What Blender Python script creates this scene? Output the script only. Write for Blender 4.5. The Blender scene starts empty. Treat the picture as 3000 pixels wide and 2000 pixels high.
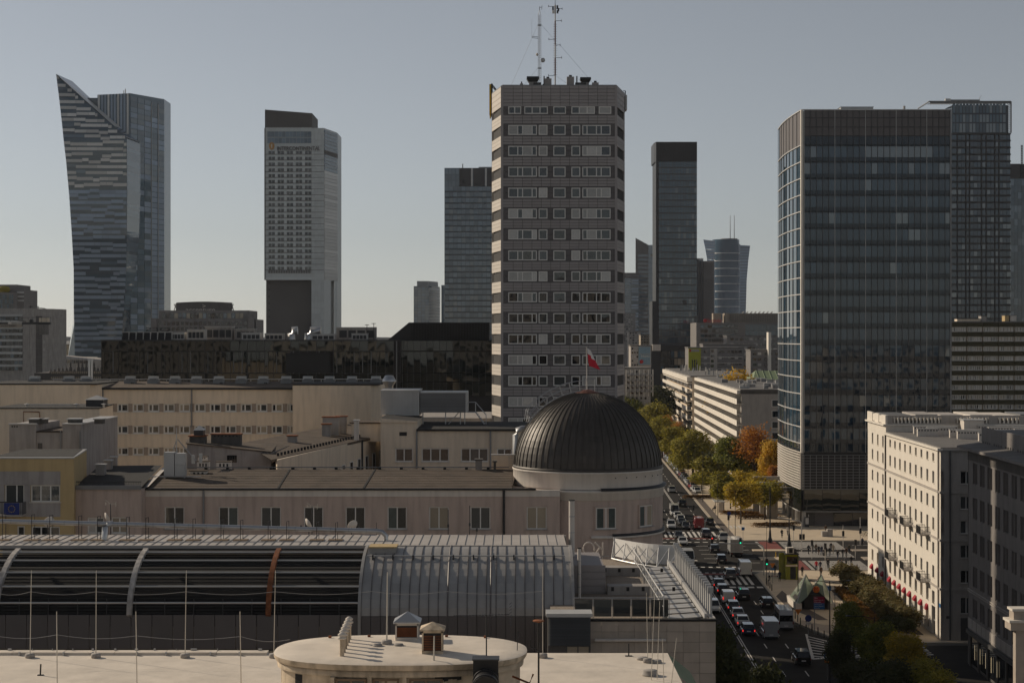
import bpy,bmesh,math,random
from mathutils import Vector,Matrix
R=random.Random(7)
PI=math.pi
S=bpy.context.scene
C=S.collection
F,HZ,CH=5000.0,985.0,40.0
cd=bpy.data.cameras.new('camera');cam=bpy.data.objects.new('camera',cd);C.objects.link(cam)
cd.sensor_width=36;cd.lens=36*F/3000;cd.shift_y=-15/3000
cd.clip_start=1;cd.clip_end=60000
cam.location=(0,0,CH);cam.rotation_euler=(PI/2,0,0)
S.camera=cam
SUN_EL=math.radians(26);SUN_AZ=math.radians(33)
sd=Vector((-math.cos(SUN_AZ)*math.cos(SUN_EL),math.sin(SUN_AZ)*math.cos(SUN_EL),math.sin(SUN_EL)))
W=bpy.data.worlds.new('World');S.world=W;W.use_nodes=True
nt=W.node_tree;bg=nt.nodes['Background']
sky=nt.nodes.new('ShaderNodeTexSky');sky.sky_type='NISHITA';sky.sun_disc=False
sky.sun_elevation=SUN_EL;sky.sun_rotation=-(PI/2-SUN_AZ)
sky.air_density=0.8;sky.dust_density=0.2;sky.ozone_density=1.0
hs=nt.nodes.new('ShaderNodeHueSaturation');hs.inputs['Saturation'].default_value=0.38
nt.links.new(sky.outputs[0],hs.inputs['Color']);nt.links.new(hs.outputs[0],bg.inputs[0])
bg.inputs[1].default_value=0.063
sl=bpy.data.lights.new('sun','SUN');sl.energy=3.4;sl.angle=math.radians(0.5);sl.color=(1.0,0.86,0.68)
so=bpy.data.objects.new('sun',sl);C.objects.link(so);so.location=(-200,100,300)
so.rotation_euler=sd.to_track_quat('Z','Y').to_euler()
vs=S.view_settings
vs.view_transform='Standard';vs.look='None';vs.gamma=1.0;vs.use_curve_mapping=False
vs.exposure=0.0
S.render.engine='CYCLES'
cy=S.cycles
cy.use_denoising=True;cy.max_bounces=5;cy.diffuse_bounces=2;cy.glossy_bounces=3
cy.transmission_bounces=3;cy.volume_bounces=0;cy.transparent_max_bounces=6
cy.caustics_reflective=False;cy.caustics_refractive=False;cy.sample_clamp_indirect=4
def X(u,y):return(u-1500)/F*y
def Z(v,y):return CH-(v-HZ)/F*y
def G(u,v,z=0.0):
 y=(CH-z)*F/(v-HZ)
 return X(u,y),y
SLOPE=0.028
RZS=-math.atan(SLOPE)
def ST(sx,y):return sx+SLOPE*y,y
MATS={}
def M(name,col,rough=0.7,metal=0.0,var=0.12,scale=0.6,bump=0.0,bscale=6.0,ovar=0.0,coat=0.0,ior=1.45,emit=0.0,streak=0.0,tilt=0.0,col2=None,trans=0.0,alpha=1.0):
 m=bpy.data.materials.new(name);m.use_nodes=True
 n=m.node_tree.nodes;L=m.node_tree.links
 b=n['Principled BSDF']
 b.inputs['Roughness'].default_value=rough;b.inputs['Metallic'].default_value=metal
 b.inputs['IOR'].default_value=ior
 if coat:b.inputs['Coat Weight'].default_value=coat;b.inputs['Coat Roughness'].default_value=0.03
 geo=n.new('ShaderNodeNewGeometry')
 rgb=n.new('ShaderNodeRGB');rgb.outputs[0].default_value=(*col,1)
 out=rgb.outputs[0]
 def noise(sc,det=4.0,vec=None):
  t=n.new('ShaderNodeTexNoise');t.inputs['Scale'].default_value=sc;t.inputs['Detail'].default_value=det
  L.new(vec or geo.outputs['Position'],t.inputs['Vector']);return t
 def rng(src,lo,hi,a=0.25,z=0.75):
  r=n.new('ShaderNodeMapRange');r.inputs[1].default_value=a;r.inputs[2].default_value=z
  r.inputs[3].default_value=lo;r.inputs[4].default_value=hi;L.new(src,r.inputs[0]);return r.outputs[0]
 def mul(c,val):
  x=n.new('ShaderNodeMix');x.data_type='RGBA';x.blend_type='MULTIPLY';x.inputs[0].default_value=1
  cb=n.new('ShaderNodeCombineColor')
  for k in range(3):L.new(val,cb.inputs[k])
  L.new(c,x.inputs[6]);L.new(cb.outputs[0],x.inputs[7]);return x.outputs[2]
 rnd=None
 if ovar or tilt or col2:
  oi=n.new('ShaderNodeObjectInfo')
  ad=n.new('ShaderNodeMath');ad.operation='ADD'
  L.new(oi.outputs['Random'],ad.inputs[0]);L.new(geo.outputs['Random Per Island'],ad.inputs[1])
  wn=n.new('ShaderNodeTexWhiteNoise');wn.noise_dimensions='1D';L.new(ad.outputs[0],wn.inputs['W'])
  rnd=wn
 if col2:
  x=n.new('ShaderNodeMix');x.data_type='RGBA';L.new(rnd.outputs['Value'],x.inputs[0])
  L.new(out,x.inputs[6]);x.inputs[7].default_value=(*col2,1);out=x.outputs[2]
 if var:out=mul(out,rng(noise(scale).outputs['Fac'],1-var,1+var))
 if streak:
  mp=n.new('ShaderNodeMapping');mp.inputs['Scale'].default_value=(1,1,0.12)
  L.new(geo.outputs['Position'],mp.inputs['Vector'])
  out=mul(out,rng(noise(2.2,5,mp.outputs[0]).outputs['Fac'],1-streak,1.0,0.35,0.55))
 if ovar:out=mul(out,rng(rnd.outputs['Value'],1-ovar,1+ovar,0,1))
 L.new(out,b.inputs['Base Color'])
 if emit:
  L.new(out,b.inputs['Emission Color']);b.inputs['Emission Strength'].default_value=emit
 nrm=None
 if bump:
  bp=n.new('ShaderNodeBump');bp.inputs['Strength'].default_value=bump;bp.inputs['Distance'].default_value=0.05
  L.new(noise(bscale,3).outputs['Fac'],bp.inputs['Height']);nrm=bp.outputs[0]
 if tilt:
  vm=n.new('ShaderNodeVectorMath');vm.operation='SUBTRACT';vm.inputs[1].default_value=(0.5,0.5,0.5)
  L.new(rnd.outputs['Color'],vm.inputs[0])
  nz=noise(0.35,2);v2=n.new('ShaderNodeVectorMath');v2.operation='SUBTRACT';v2.inputs[1].default_value=(0.5,0.5,0.5)
  L.new(nz.outputs['Color'],v2.inputs[0])
  v3=n.new('ShaderNodeVectorMath');v3.operation='ADD';L.new(vm.outputs[0],v3.inputs[0]);L.new(v2.outputs[0],v3.inputs[1])
  sc=n.new('ShaderNodeVectorMath');sc.operation='SCALE';sc.inputs['Scale'].default_value=tilt;L.new(v3.outputs[0],sc.inputs[0])
  a2=n.new('ShaderNodeVectorMath');a2.operation='ADD';L.new(geo.outputs['Normal'],a2.inputs[0]);L.new(sc.outputs[0],a2.inputs[1])
  no=n.new('ShaderNodeVectorMath');no.operation='NORMALIZE';L.new(a2.outputs[0],no.inputs[0]);nrm=no.outputs[0]
 if nrm:L.new(nrm,b.inputs['Normal'])
 if trans:
  tr=n.new('ShaderNodeBsdfTranslucent');L.new(out,tr.inputs[0])
  mx=n.new('ShaderNodeMixShader');mx.inputs[0].default_value=trans
  L.new(b.outputs[0],mx.inputs[1]);L.new(tr.outputs[0],mx.inputs[2])
  L.new(mx.outputs[0],n['Material Output'].inputs[0])
 if alpha<1:
  b.inputs['Alpha'].default_value=alpha
 MATS[name]=m
 return m
def glass(name,col,ior=1.9,tilt=0.012,rough=0.02,ovar=0.25,col2=None):
 return M(name,col,rough,0,0.0,1,ovar=ovar,ior=ior,tilt=tilt,col2=col2)
M('plaster_pink',(0.50,0.395,0.335),0.9,var=0.09,scale=0.35,bump=0.35,bscale=9,streak=0.18)
M('plaster_beige',(0.73,0.61,0.47),0.9,var=0.09,scale=0.2,bump=0.3,bscale=8,streak=0.12)
M('plaster_band',(0.33,0.27,0.22),0.9,var=0.06)
M('plaster_yellow',(0.50,0.37,0.19),0.9,var=0.07,bump=0.2,streak=0.12)
M('plaster_grey',(0.36,0.33,0.31),0.9,var=0.10,bump=0.3,streak=0.22)
M('plaster_white',(0.66,0.60,0.53),0.85,var=0.05,bump=0.1,streak=0.12)
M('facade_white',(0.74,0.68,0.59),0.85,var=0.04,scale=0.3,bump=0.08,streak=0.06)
M('facade_dull_shade',(0.42,0.38,0.34),0.85,var=0.06,streak=0.12)  # duller facades; also the shaded copy of the white house facade
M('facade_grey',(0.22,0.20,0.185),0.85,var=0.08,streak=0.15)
M('stone_tile',(0.46,0.39,0.32),0.7,var=0.10,scale=1.2,ovar=0.10,streak=0.08)
M('concrete',(0.36,0.33,0.30),0.85,var=0.15,scale=0.5,bump=0.2,streak=0.2)
M('concrete_dark',(0.11,0.10,0.09),0.85,var=0.15,scale=0.3,streak=0.2)
M('roof_brown',(0.095,0.070,0.050),0.95,var=0.32,scale=0.7,bump=0.4,bscale=12)
M('roof_black',(0.022,0.021,0.020),0.9,var=0.25,scale=0.6,bump=0.3)
M('roof_grey',(0.16,0.15,0.14),0.9,var=0.2,scale=0.5,bump=0.3)
M('membrane',(0.72,0.635,0.53),0.8,var=0.13,scale=0.9,bump=0.35,bscale=2.5)
M('membrane_dirty',(0.58,0.47,0.34),0.85,var=0.3,scale=1.6,bump=0.4,streak=0.5)
M('sheet_dark',(0.35,0.335,0.315),0.5,0.2,var=0.10,scale=0.8,bump=0.25,bscale=1.6,ovar=0.06)
M('sheet_pale',(0.48,0.44,0.40),0.6,0.2,var=0.10,scale=0.7,bump=0.3,bscale=1.5,ovar=0.05)
M('dome_sheet',(0.068,0.059,0.050),0.5,0.3,var=0.18,scale=0.9,bump=0.5,bscale=1.3,ovar=0.10)
M('rust',(0.22,0.075,0.028),0.9,var=0.5,scale=2.5,bump=0.4)
M('rib_white',(0.50,0.46,0.42),0.8,var=0.35,scale=1.5,bump=0.3,streak=0.4)
M('steel',(0.48,0.48,0.48),0.35,0.9,var=0.10)
M('galv',(0.42,0.42,0.42),0.45,0.6,var=0.15,scale=2)
M('pole_white',(0.62,0.57,0.48),0.6,var=0.05)
M('black_metal',(0.018,0.018,0.019),0.45,0.2,var=0.1)
M('dark_metal',(0.05,0.05,0.052),0.45,0.4,var=0.1)
M('grey_metal',(0.22,0.22,0.22),0.5,0.3,var=0.12,ovar=0.08)
M('light_metal',(0.50,0.49,0.47),0.5,0.3,var=0.1,ovar=0.08)
M('copper',(0.15,0.055,0.035),0.6,0.2,var=0.3,scale=3)
M('white_paint',(0.78,0.76,0.72),0.6,var=0.04)
M('frame_white',(0.70,0.67,0.62),0.5,var=0.03)
M('frame_dark',(0.07,0.07,0.07),0.5,var=0.05)
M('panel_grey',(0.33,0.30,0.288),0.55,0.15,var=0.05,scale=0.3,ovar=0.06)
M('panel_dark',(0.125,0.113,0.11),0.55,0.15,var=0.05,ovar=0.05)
M('panel_sunlit',(0.60,0.54,0.47),0.6,var=0.04,ovar=0.05)  # paler copy of the tower panels; sun on the left flank put into colour
M('panel_joint',(0.03,0.028,0.027),0.8,var=0.05)
glass('pane_dark',(0.012,0.014,0.016),1.7,0.02)
glass('pane_mid',(0.06,0.065,0.065),1.6,0.02)
M('pane_curtain',(0.42,0.40,0.37),0.6,var=0.10,scale=3,ovar=0.25,coat=0.8)
M('pane_blind',(0.30,0.25,0.18),0.6,var=0.1,ovar=0.3,coat=0.8)
M('pane_teal',(0.03,0.05,0.05),0.3,var=0.3,scale=2,coat=1.0)
glass('tower_glass',(0.018,0.042,0.066),1.6,0.006,col2=(0.027,0.058,0.086))
glass('tower_spandrel',(0.012,0.024,0.037),1.45,0.004)
glass('tower_glass_pale',(0.085,0.125,0.15),1.9,0.006,col2=(0.06,0.08,0.09))
glass('mirror_dark',(0.008,0.012,0.011),1.6,0.012)
glass('blue_glass',(0.045,0.085,0.12),1.75,0.01,col2=(0.075,0.12,0.16))
glass('blue_glass_deep',(0.024,0.058,0.085),1.65,0.01)
M('strip_pale',(0.52,0.51,0.49),0.35,0.2,var=0.05,ovar=0.22)
M('strip_blue',(0.24,0.30,0.38),0.3,0.3,var=0.05,ovar=0.18)
M('hotel_panel',(0.50,0.525,0.52),0.4,0.2,var=0.05,ovar=0.07)
M('hotel_dark',(0.085,0.078,0.072),0.7,var=0.2,scale=0.05)
M('gold',(0.42,0.22,0.06),0.5,0.3,var=0.05)
M('green_parapet',(0.052,0.045,0.018),0.8,var=0.12,ovar=0.08)
M('slab_beige',(0.36,0.30,0.23),0.85,var=0.1,ovar=0.06)
M('slab_grey',(0.20,0.185,0.175),0.85,var=0.1)
M('lime',(0.34,0.34,0.02),0.7,var=0.08)
M('billboard_blue',(0.20,0.30,0.36),0.7,var=0.1)
M('red',(0.42,0.02,0.02),0.6,var=0.1)
M('red_awning',(0.34,0.015,0.03),0.8,var=0.15)
M('flag_white',(0.75,0.73,0.70),0.8,var=0.05)
M('flag_red',(0.55,0.02,0.04),0.8,var=0.05)
M('flag_blue',(0.015,0.03,0.16),0.8,var=0.1)
M('flag_yellow',(0.7,0.5,0.03),0.8,var=0.05)
M('sign_blue',(0.02,0.12,0.30),0.5,var=0.05)
M('sign_red',(0.32,0.01,0.04),0.5,var=0.05)
M('sign_orange',(0.62,0.19,0.02),0.5,var=0.05)
M('sign_yellow',(0.70,0.50,0.03),0.5,var=0.05)
M('yellow_box',(0.62,0.36,0.0),0.5,var=0.05)
M('asphalt',(0.034,0.031,0.028),0.95,ior=1.2,var=0.22,scale=0.35,bump=0.2,bscale=20)
M('asphalt_bike',(0.115,0.092,0.075),0.9,var=0.12,scale=0.5)
M('paving',(0.38,0.31,0.24),0.9,var=0.13,scale=0.4,bump=0.1)
M('paving_pale',(0.58,0.47,0.335),0.9,var=0.10,scale=0.4)
M('kerb',(0.42,0.36,0.29),0.85,var=0.1)
M('road_paint',(0.62,0.58,0.52),0.7,var=0.22,scale=3)
M('road_red',(0.20,0.05,0.038),0.9,var=0.2,scale=1)
M('ground',(0.10,0.095,0.08),0.95,var=0.35,scale=0.01)
M('gravel',(0.30,0.245,0.19),0.95,var=0.55,scale=14,bump=0.8,bscale=14)
M('planks',(0.20,0.14,0.09),0.9,var=0.25,scale=2)
M('soil',(0.06,0.045,0.03),0.95,var=0.3)
M('bark',(0.055,0.042,0.032),0.95,var=0.3,scale=4,bump=0.5)
M('leaf_green',(0.102,0.131,0.023),0.75,var=0.3,scale=0.5,col2=(0.290,0.275,0.043),trans=0.45)
M('leaf_yellow',(0.319,0.261,0.029),0.75,var=0.3,scale=0.5,col2=(0.580,0.392,0.036),trans=0.45)
M('leaf_olive',(0.174,0.174,0.026),0.75,var=0.3,scale=0.5,col2=(0.420,0.341,0.043),trans=0.45)
M('leaf_orange',(0.377,0.145,0.026),0.75,var=0.3,scale=0.5,col2=(0.580,0.261,0.036),trans=0.45)
M('leaf_brown',(0.232,0.123,0.032),0.8,var=0.3,scale=0.5,col2=(0.246,0.123,0.036),trans=0.3)
M('leaf_gold',(0.551,0.319,0.022),0.75,var=0.3,scale=0.5,col2=(0.600,0.377,0.029),trans=0.35)
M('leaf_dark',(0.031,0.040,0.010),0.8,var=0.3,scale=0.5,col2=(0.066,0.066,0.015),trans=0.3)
M('leaf_hedge',(0.19,0.135,0.045),0.8,var=0.3,scale=0.8,col2=(0.13,0.125,0.045),trans=0.35)
M('leaf_rust',(0.30,0.15,0.035),0.8,var=0.3,scale=0.8,col2=(0.22,0.12,0.035),trans=0.25)
M('green_roof',(0.17,0.22,0.12),0.7,var=0.15)
M('metro_glass',(0.30,0.36,0.27),0.12,0.0,var=0.15,coat=1.0,ovar=0.1)
M('lift_glass',(0.22,0.23,0.01),0.08,0.0,var=0.12,coat=1.0)
M('tyre',(0.014,0.014,0.014),0.9,var=0.05)
M('rim',(0.35,0.35,0.35),0.4,0.8,var=0.05)
M('car_glass',(0.010,0.012,0.014),0.04,ior=1.6,var=0)
for nm,c in dict(white=(0.66,0.65,0.62),black=(0.012,0.012,0.013),silver=(0.36,0.36,0.36),grey=(0.11,0.11,0.115),red=(0.30,0.016,0.018),blue=(0.02,0.04,0.10),darkgrey=(0.035,0.036,0.038)).items():
 M('paint_'+nm,c,0.35,0.0,var=0.02,coat=1.0)
M('lamp_white',(0.8,0.78,0.7),0.2,coat=1,var=0)
M('strip_lit',(1.0,0.8,0.5),0.3,emit=0.5,var=0)
M('lamp_lit',(1.0,0.85,0.6),0.3,emit=3.0,var=0)
M('lamp_red',(0.16,0.006,0.006),0.3,coat=1,var=0)
M('brake_lit',(0.9,0.03,0.02),0.3,emit=1.0,var=0)
M('amber_lit',(1.0,0.35,0.04),0.3,emit=2.5,var=0)
M('green_lit',(0.02,0.75,0.38),0.3,emit=1.6,var=0)
M('red_lit',(0.85,0.04,0.03),0.3,emit=1.2,var=0)
M('skin',(0.40,0.25,0.18),0.6,var=0.05)
M('hair',(0.035,0.025,0.018),0.8,var=0.1)
M('shoe',(0.03,0.028,0.026),0.7,var=0.1)
for nm,c in dict(black=(0.014,0.014,0.016),navy=(0.02,0.025,0.05),red=(0.50,0.015,0.03),beige=(0.35,0.28,0.20),grey=(0.12,0.12,0.125),brown=(0.10,0.05,0.025),olive=(0.06,0.055,0.03),jeans=(0.045,0.06,0.10),white=(0.62,0.58,0.54)).items():
 M('cloth_'+nm,c,0.9,var=0.12,scale=6)
class MB:
 def __init__(s):s.v=[];s.f=[];s.m=[];s.mats=[];s.smooth=[]
 def slot(s,mat):
  if mat not in s.mats:s.mats.append(mat)
  return s.mats.index(mat)
 def add(s,vs,fs,mat,smooth=False):
  b=len(s.v);s.v+=[tuple(p)for p in vs];k=s.slot(mat)
  for f in fs:s.f.append([b+i for i in f]);s.m.append(k);s.smooth.append(smooth)
 def box(s,x0,x1,y0,y1,z0,z1,mat):
  s.add([(x0,y0,z0),(x1,y0,z0),(x1,y1,z0),(x0,y1,z0),(x0,y0,z1),(x1,y0,z1),(x1,y1,z1),(x0,y1,z1)],[(0,3,2,1),(4,5,6,7),(0,1,5,4),(1,2,6,5),(2,3,7,6),(3,0,4,7)],mat)
 def quad(s,a,b,c,d,mat):s.add([a,b,c,d],[(0,1,2,3)],mat)
 def prism(s,poly,z0,z1,mat,top=None):
  n=len(poly);zs=z1 if isinstance(z1,(list,tuple))else[z1]*n
  z0s=z0 if isinstance(z0,(list,tuple))else[z0]*n
  vs=[(p[0],p[1],a)for p,a in zip(poly,z0s)]+[(p[0],p[1],z)for p,z in zip(poly,zs)]
  s.add(vs,[tuple(range(n))[::-1]]+[(i,(i+1)%n,n+(i+1)%n,n+i)for i in range(n)],mat)
  s.add([vs[n+i]for i in range(n)],[tuple(range(n))],top or mat)
 def slab(s,poly,axis,a,b,mat):
  n=len(poly)
  def P(p,t):return{'x':(t,p[0],p[1]),'y':(p[0],t,p[1]),'z':(p[0],p[1],t)}[axis]
  vs=[P(p,a)for p in poly]+[P(p,b)for p in poly]
  s.add(vs,[tuple(range(n)),tuple(range(n,2*n))[::-1]]+[(i,n+i,n+(i+1)%n,(i+1)%n)for i in range(n)],mat)
 def tube(s,pts,r,mat,n=6,r2=None,closed=True):
  pts=[Vector(p)for p in pts];m=len(pts);vs=[];fs=[]
  for i,p in enumerate(pts):
   d=(pts[min(i+1,m-1)]-pts[max(i-1,0)]).normalized()
   a=d.cross(Vector((0,0,1))if abs(d.z)<0.9 else Vector((1,0,0))).normalized();b=d.cross(a)
   rr=r if r2 is None else r+(r2-r)*i/max(m-1,1)
   for k in range(n):
    t=2*PI*k/n;vs.append(p+a*math.cos(t)*rr+b*math.sin(t)*rr)
  for i in range(m-1):
   for k in range(n):fs.append((i*n+k,i*n+(k+1)%n,(i+1)*n+(k+1)%n,(i+1)*n+k))
  s.add(vs,fs,mat,n>5)
  if closed:s.add(vs[:n],[tuple(range(n))[::-1]],mat);s.add(vs[-n:],[tuple(range(n))],mat)
 def lathe(s,prof,mat,n=24,cx=0,cy=0,a0=0,a1=2*PI,smooth=True):
  vs=[];full=abs(a1-a0-2*PI)<1e-6;k=n if full else n+1
  for(r,z)in prof:
   for i in range(k):
    t=a0+(a1-a0)*i/n;vs.append((cx+r*math.cos(t),cy+r*math.sin(t),z))
  fs=[]
  for j in range(len(prof)-1):
   for i in range(n):
    i2=(i+1)%k
    fs.append((j*k+i,j*k+i2,(j+1)*k+i2,(j+1)*k+i))
  s.add(vs,fs,mat,smooth)
 def loft(s,rings,mat,cap=True,smooth=True):
  n=len(rings[0]);vs=[p for r in rings for p in r];fs=[]
  for j in range(len(rings)-1):
   for i in range(n):fs.append((j*n+i,j*n+(i+1)%n,(j+1)*n+(i+1)%n,(j+1)*n+i))
  s.add(vs,fs,mat,smooth)
  if cap:s.add(rings[0],[tuple(range(n))[::-1]],mat);s.add(rings[-1],[tuple(range(n))],mat)
 def mesh(s,name):
  me=bpy.data.meshes.new(name);me.from_pydata(s.v,[],s.f)
  for k in s.mats:me.materials.append(MATS[k])
  me.polygons.foreach_set('material_index',s.m);me.polygons.foreach_set('use_smooth',s.smooth)
  me.update();return me
 def empty(s):return not s.f
CUBE={}
def cube(mat):
 if mat not in CUBE:
  b=MB();b.box(-.5,.5,-.5,.5,-.5,.5,mat);CUBE[mat]=b.mesh('box')
 return CUBE[mat]
MESHES={}
def shared(key,fn):
 if key not in MESHES:MESHES[key]=fn()
 return MESHES[key]
LIM=300
class Th:
 def __init__(s,name,label,cat,loc=(0,0,0),rz=0.0,group=None,kind=None):
  s.o=bpy.data.objects.new(name,None);C.objects.link(s.o);s.o.empty_display_size=0.3
  s.o.location=loc;s.o.rotation_euler=(0,0,rz)
  if kind:s.o['kind']=kind
  s.o['label']=label
  if cat:s.o['category']=cat
  if group:s.o['group']=group
  s.n={};s.rest={};s.owner={}
 def put(s,name,me,parent=None,loc=(0,0,0),rot=(0,0,0),scale=(1,1,1),fr=None,kind=None,label=None):
  o=bpy.data.objects.new(name,me);C.objects.link(o)
  rz=rot[2]
  if fr:
   c,q=math.cos(fr[2]),math.sin(fr[2])
   loc=(fr[0]+loc[0]*c-loc[1]*q,fr[1]+loc[0]*q+loc[1]*c,loc[2]);rz+=fr[2]
  o.location=loc;o.rotation_euler=(rot[0],rot[1],rz);o.scale=scale
  o.parent=parent or s.o
  if parent:o.matrix_parent_inverse=parent.matrix_basis.inverted()
  if kind:o['kind']=kind
  if label:o['label']=label
  return o
 def box(s,name,x0,x1,y0,y1,z0,z1,mat,parent=None,fr=None):
  k=(name,parent.name if parent else '')
  s.n[name]=s.n.get(name,0)+1
  if s.n[name]>LIM:
   b=s.rest.setdefault(name,MB());t=MB();t.box(x0,x1,y0,y1,z0,z1,mat)
   if fr:
    c,q=math.cos(fr[2]),math.sin(fr[2])
    t.v=[(fr[0]+x*c-y*q,fr[1]+x*q+y*c,z)for x,y,z in t.v]
   b.add(t.v,t.f,mat);s.owner[name]=parent if parent and name in s.owner and s.owner[name]==parent else s.owner.get(name)
   return None
  return s.put(name,cube(mat),parent,((x0+x1)/2,(y0+y1)/2,(z0+z1)/2),(0,0,0),(abs(x1-x0),abs(y1-y0),abs(z1-z0)),fr)
 def mesh(s,name,mb,parent=None,fr=None,kind=None,label=None):return s.put(name,mb.mesh(name),parent,fr=fr,kind=kind,label=label)
 def piece(s,name,mb,parent=None,fr=None):
  s.n[name]=s.n.get(name,0)+1
  if s.n[name]>LIM:
   b=s.rest.setdefault(name,MB())
   vs=mb.v
   if fr:
    c,q=math.cos(fr[2]),math.sin(fr[2]);vs=[(fr[0]+x*c-y*q,fr[1]+x*q+y*c,z)for x,y,z in vs]
   for f,mi in zip(mb.f,mb.m):b.add([vs[i]for i in f],[tuple(range(len(f)))],mb.mats[mi])
   return None
  return s.mesh(name,mb,parent,fr)
 def flush(s):
  for name,b in s.rest.items():
   if not b.empty():s.mesh(name,b,kind='stuff')
  s.rest={}
  return s
def wall_holes(x0,x1,z0,z1,holes,mat,d=0.2,reveal=None):
 b=MB();reveal=reveal or mat
 xs=sorted({x0,x1,*[round(v,4)for h in holes for v in h[:2]]});zs=sorted({z0,z1,*[round(v,4)for h in holes for v in h[2:]]})
 hh=[tuple(round(v,4)for v in h)for h in holes]
 for j in range(len(zs)-1):
  run=None
  for i in range(len(xs)):
   solid=False
   if i<len(xs)-1:
    mx,mz=(xs[i]+xs[i+1])/2,(zs[j]+zs[j+1])/2
    solid=not any(h[0]<mx<h[1]and h[2]<mz<h[3]for h in hh)
   if solid and run is None:run=xs[i]
   if not solid and run is not None:
    b.quad((run,0,zs[j]),(xs[i],0,zs[j]),(xs[i],0,zs[j+1]),(run,0,zs[j+1]),mat);run=None
 for h in hh:
  a,e,c,g=h
  b.quad((a,0,c),(e,0,c),(e,d,c),(a,d,c),reveal);b.quad((a,0,g),(a,d,g),(e,d,g),(e,0,g),reveal)
  b.quad((a,0,c),(a,d,c),(a,d,g),(a,0,g),reveal);b.quad((e,0,c),(e,0,g),(e,d,g),(e,d,c),reveal)
 e=d+0.12
 b.quad((x0,0,z0),(x0,0,z1),(x0,e,z1),(x0,e,z0),mat);b.quad((x1,0,z0),(x1,e,z0),(x1,e,z1),(x1,0,z1),mat)
 b.quad((x0,0,z1),(x1,0,z1),(x1,e,z1),(x0,e,z1),mat)
 return b
def frame_mesh(w,h,cols,rows,fw,mat):
 def mk():
  b=MB();t=0.07
  b.box(-w/2,w/2,0,t,-h/2,-h/2+fw,mat);b.box(-w/2,w/2,0,t,h/2-fw,h/2,mat)
  b.box(-w/2,-w/2+fw,0,t,-h/2+fw,h/2-fw,mat);b.box(w/2-fw,w/2,0,t,-h/2+fw,h/2-fw,mat)
  acc=0;tot=sum(cols)
  for c in cols[:-1]:
   acc+=c;x=-w/2+w*acc/tot;b.box(x-fw/2,x+fw/2,0.002,t,-h/2+fw,h/2-fw,mat)
  for r in range(1,rows):
   z=-h/2+h*r/rows;b.box(-w/2+fw,w/2-fw,0.004,t,z-fw/2,z+fw/2,mat)
  return b.mesh('frame')
 return shared(('frame',round(w,2),round(h,2),tuple(cols),rows,fw,mat),mk)
PANES=['pane_dark']*6+['pane_mid']*2+['pane_curtain']*2+['pane_blind']*2
def window(T,x0,x1,z0,z1,cols=(1,1),rows=1,d=0.15,fw=0.06,frame='frame_white',panes=PANES,fr=None,name='window',sill=None,y0=0.0):
 w,h=x1-x0,z1-z0
 T.n[name]=T.n.get(name,0)+1
 if T.n[name]>LIM:
  b=T.rest.setdefault(name,MB());t=MB();t.box(x0,x1,y0+d,y0+d+0.05,z0,z1,R.choice(panes))
  vs=t.v
  if fr:
   c,q=math.cos(fr[2]),math.sin(fr[2]);vs=[(fr[0]+x*c-y*q,fr[1]+x*q+y*c,z)for x,y,z in vs]
  b.add(vs,t.f,t.mats[0]);return None
 wo=T.put(name,frame_mesh(w,h,cols,rows,fw,frame),None,((x0+x1)/2,y0+d-0.05,(z0+z1)/2),fr=fr)
 acc=0;tot=sum(cols);same=R.choice(panes)
 for i,c in enumerate(cols):
  a=x0+w*acc/tot;acc+=c;e=x0+w*acc/tot
  pm=same if R.random()<0.6 else R.choice(panes)
  for r in range(rows):
   T.put('pane',cube(pm),wo,((a+e)/2,y0+d,z0+h*(r+.5)/rows),scale=(e-a-fw*.8,0.03,h/rows-fw*.8),fr=fr)
 if sill:
  T.put('sill',cube(sill),wo,((x0+x1)/2,y0-0.03+d/2,z0-0.03),scale=(w+0.2,d+0.14,0.06),fr=fr)
 return wo
def text_mesh(txt,size,mat,ext=0.05,key=None,spacing=1.0):
 cu=bpy.data.curves.new('text','FONT');cu.body=txt;cu.size=size;cu.extrude=ext;cu.space_character=spacing
 cu.align_x='LEFT';cu.resolution_u=3
 o=bpy.data.objects.new('text',cu);C.objects.link(o)
 dg=bpy.context.evaluated_depsgraph_get();me=bpy.data.meshes.new_from_object(o.evaluated_get(dg))
 bpy.data.objects.remove(o);bpy.data.curves.remove(cu)
 me.materials.clear();me.materials.append(MATS[mat])
 for p in me.polygons:p.material_index=0
 return me
def text_part(T,name,txt,x0,x1,z0,y,mat,ext=0.05,fr=None,parent=None,mirror=False,h=None):
 me=text_mesh(txt,1.0,mat,ext)
 lo=min(v.co.x for v in me.vertices);hi=max(v.co.x for v in me.vertices);top=max(v.co.y for v in me.vertices);bot=min(v.co.y for v in me.vertices)
 k=(x1-x0)/(hi-lo);kz=k if h is None else h/(top-bot)
 for v in me.vertices:
  x,zz,yy=(v.co.x-lo)*k,(v.co.y-bot)*kz,v.co.z
  if mirror:x=(x1-x0)-x
  v.co=(x,-yy,zz)
 return T.put(name,me,parent,(x0,y,z0),fr=fr)
def solo(name,mb,label,cat,loc=(0,0,0),rz=0,group=None,kind=None):
 o=bpy.data.objects.new(name,mb.mesh(name)if isinstance(mb,MB)else mb);C.objects.link(o)
 o.location=loc;o.rotation_euler=(0,0,rz)
 if label:o['label']=label
 if cat:o['category']=cat
 if group:o['group']=group
 if kind:o['kind']=kind
 return o
def struct(name,mb,label=None):return solo(name,mb,label,None,kind='structure')
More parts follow.
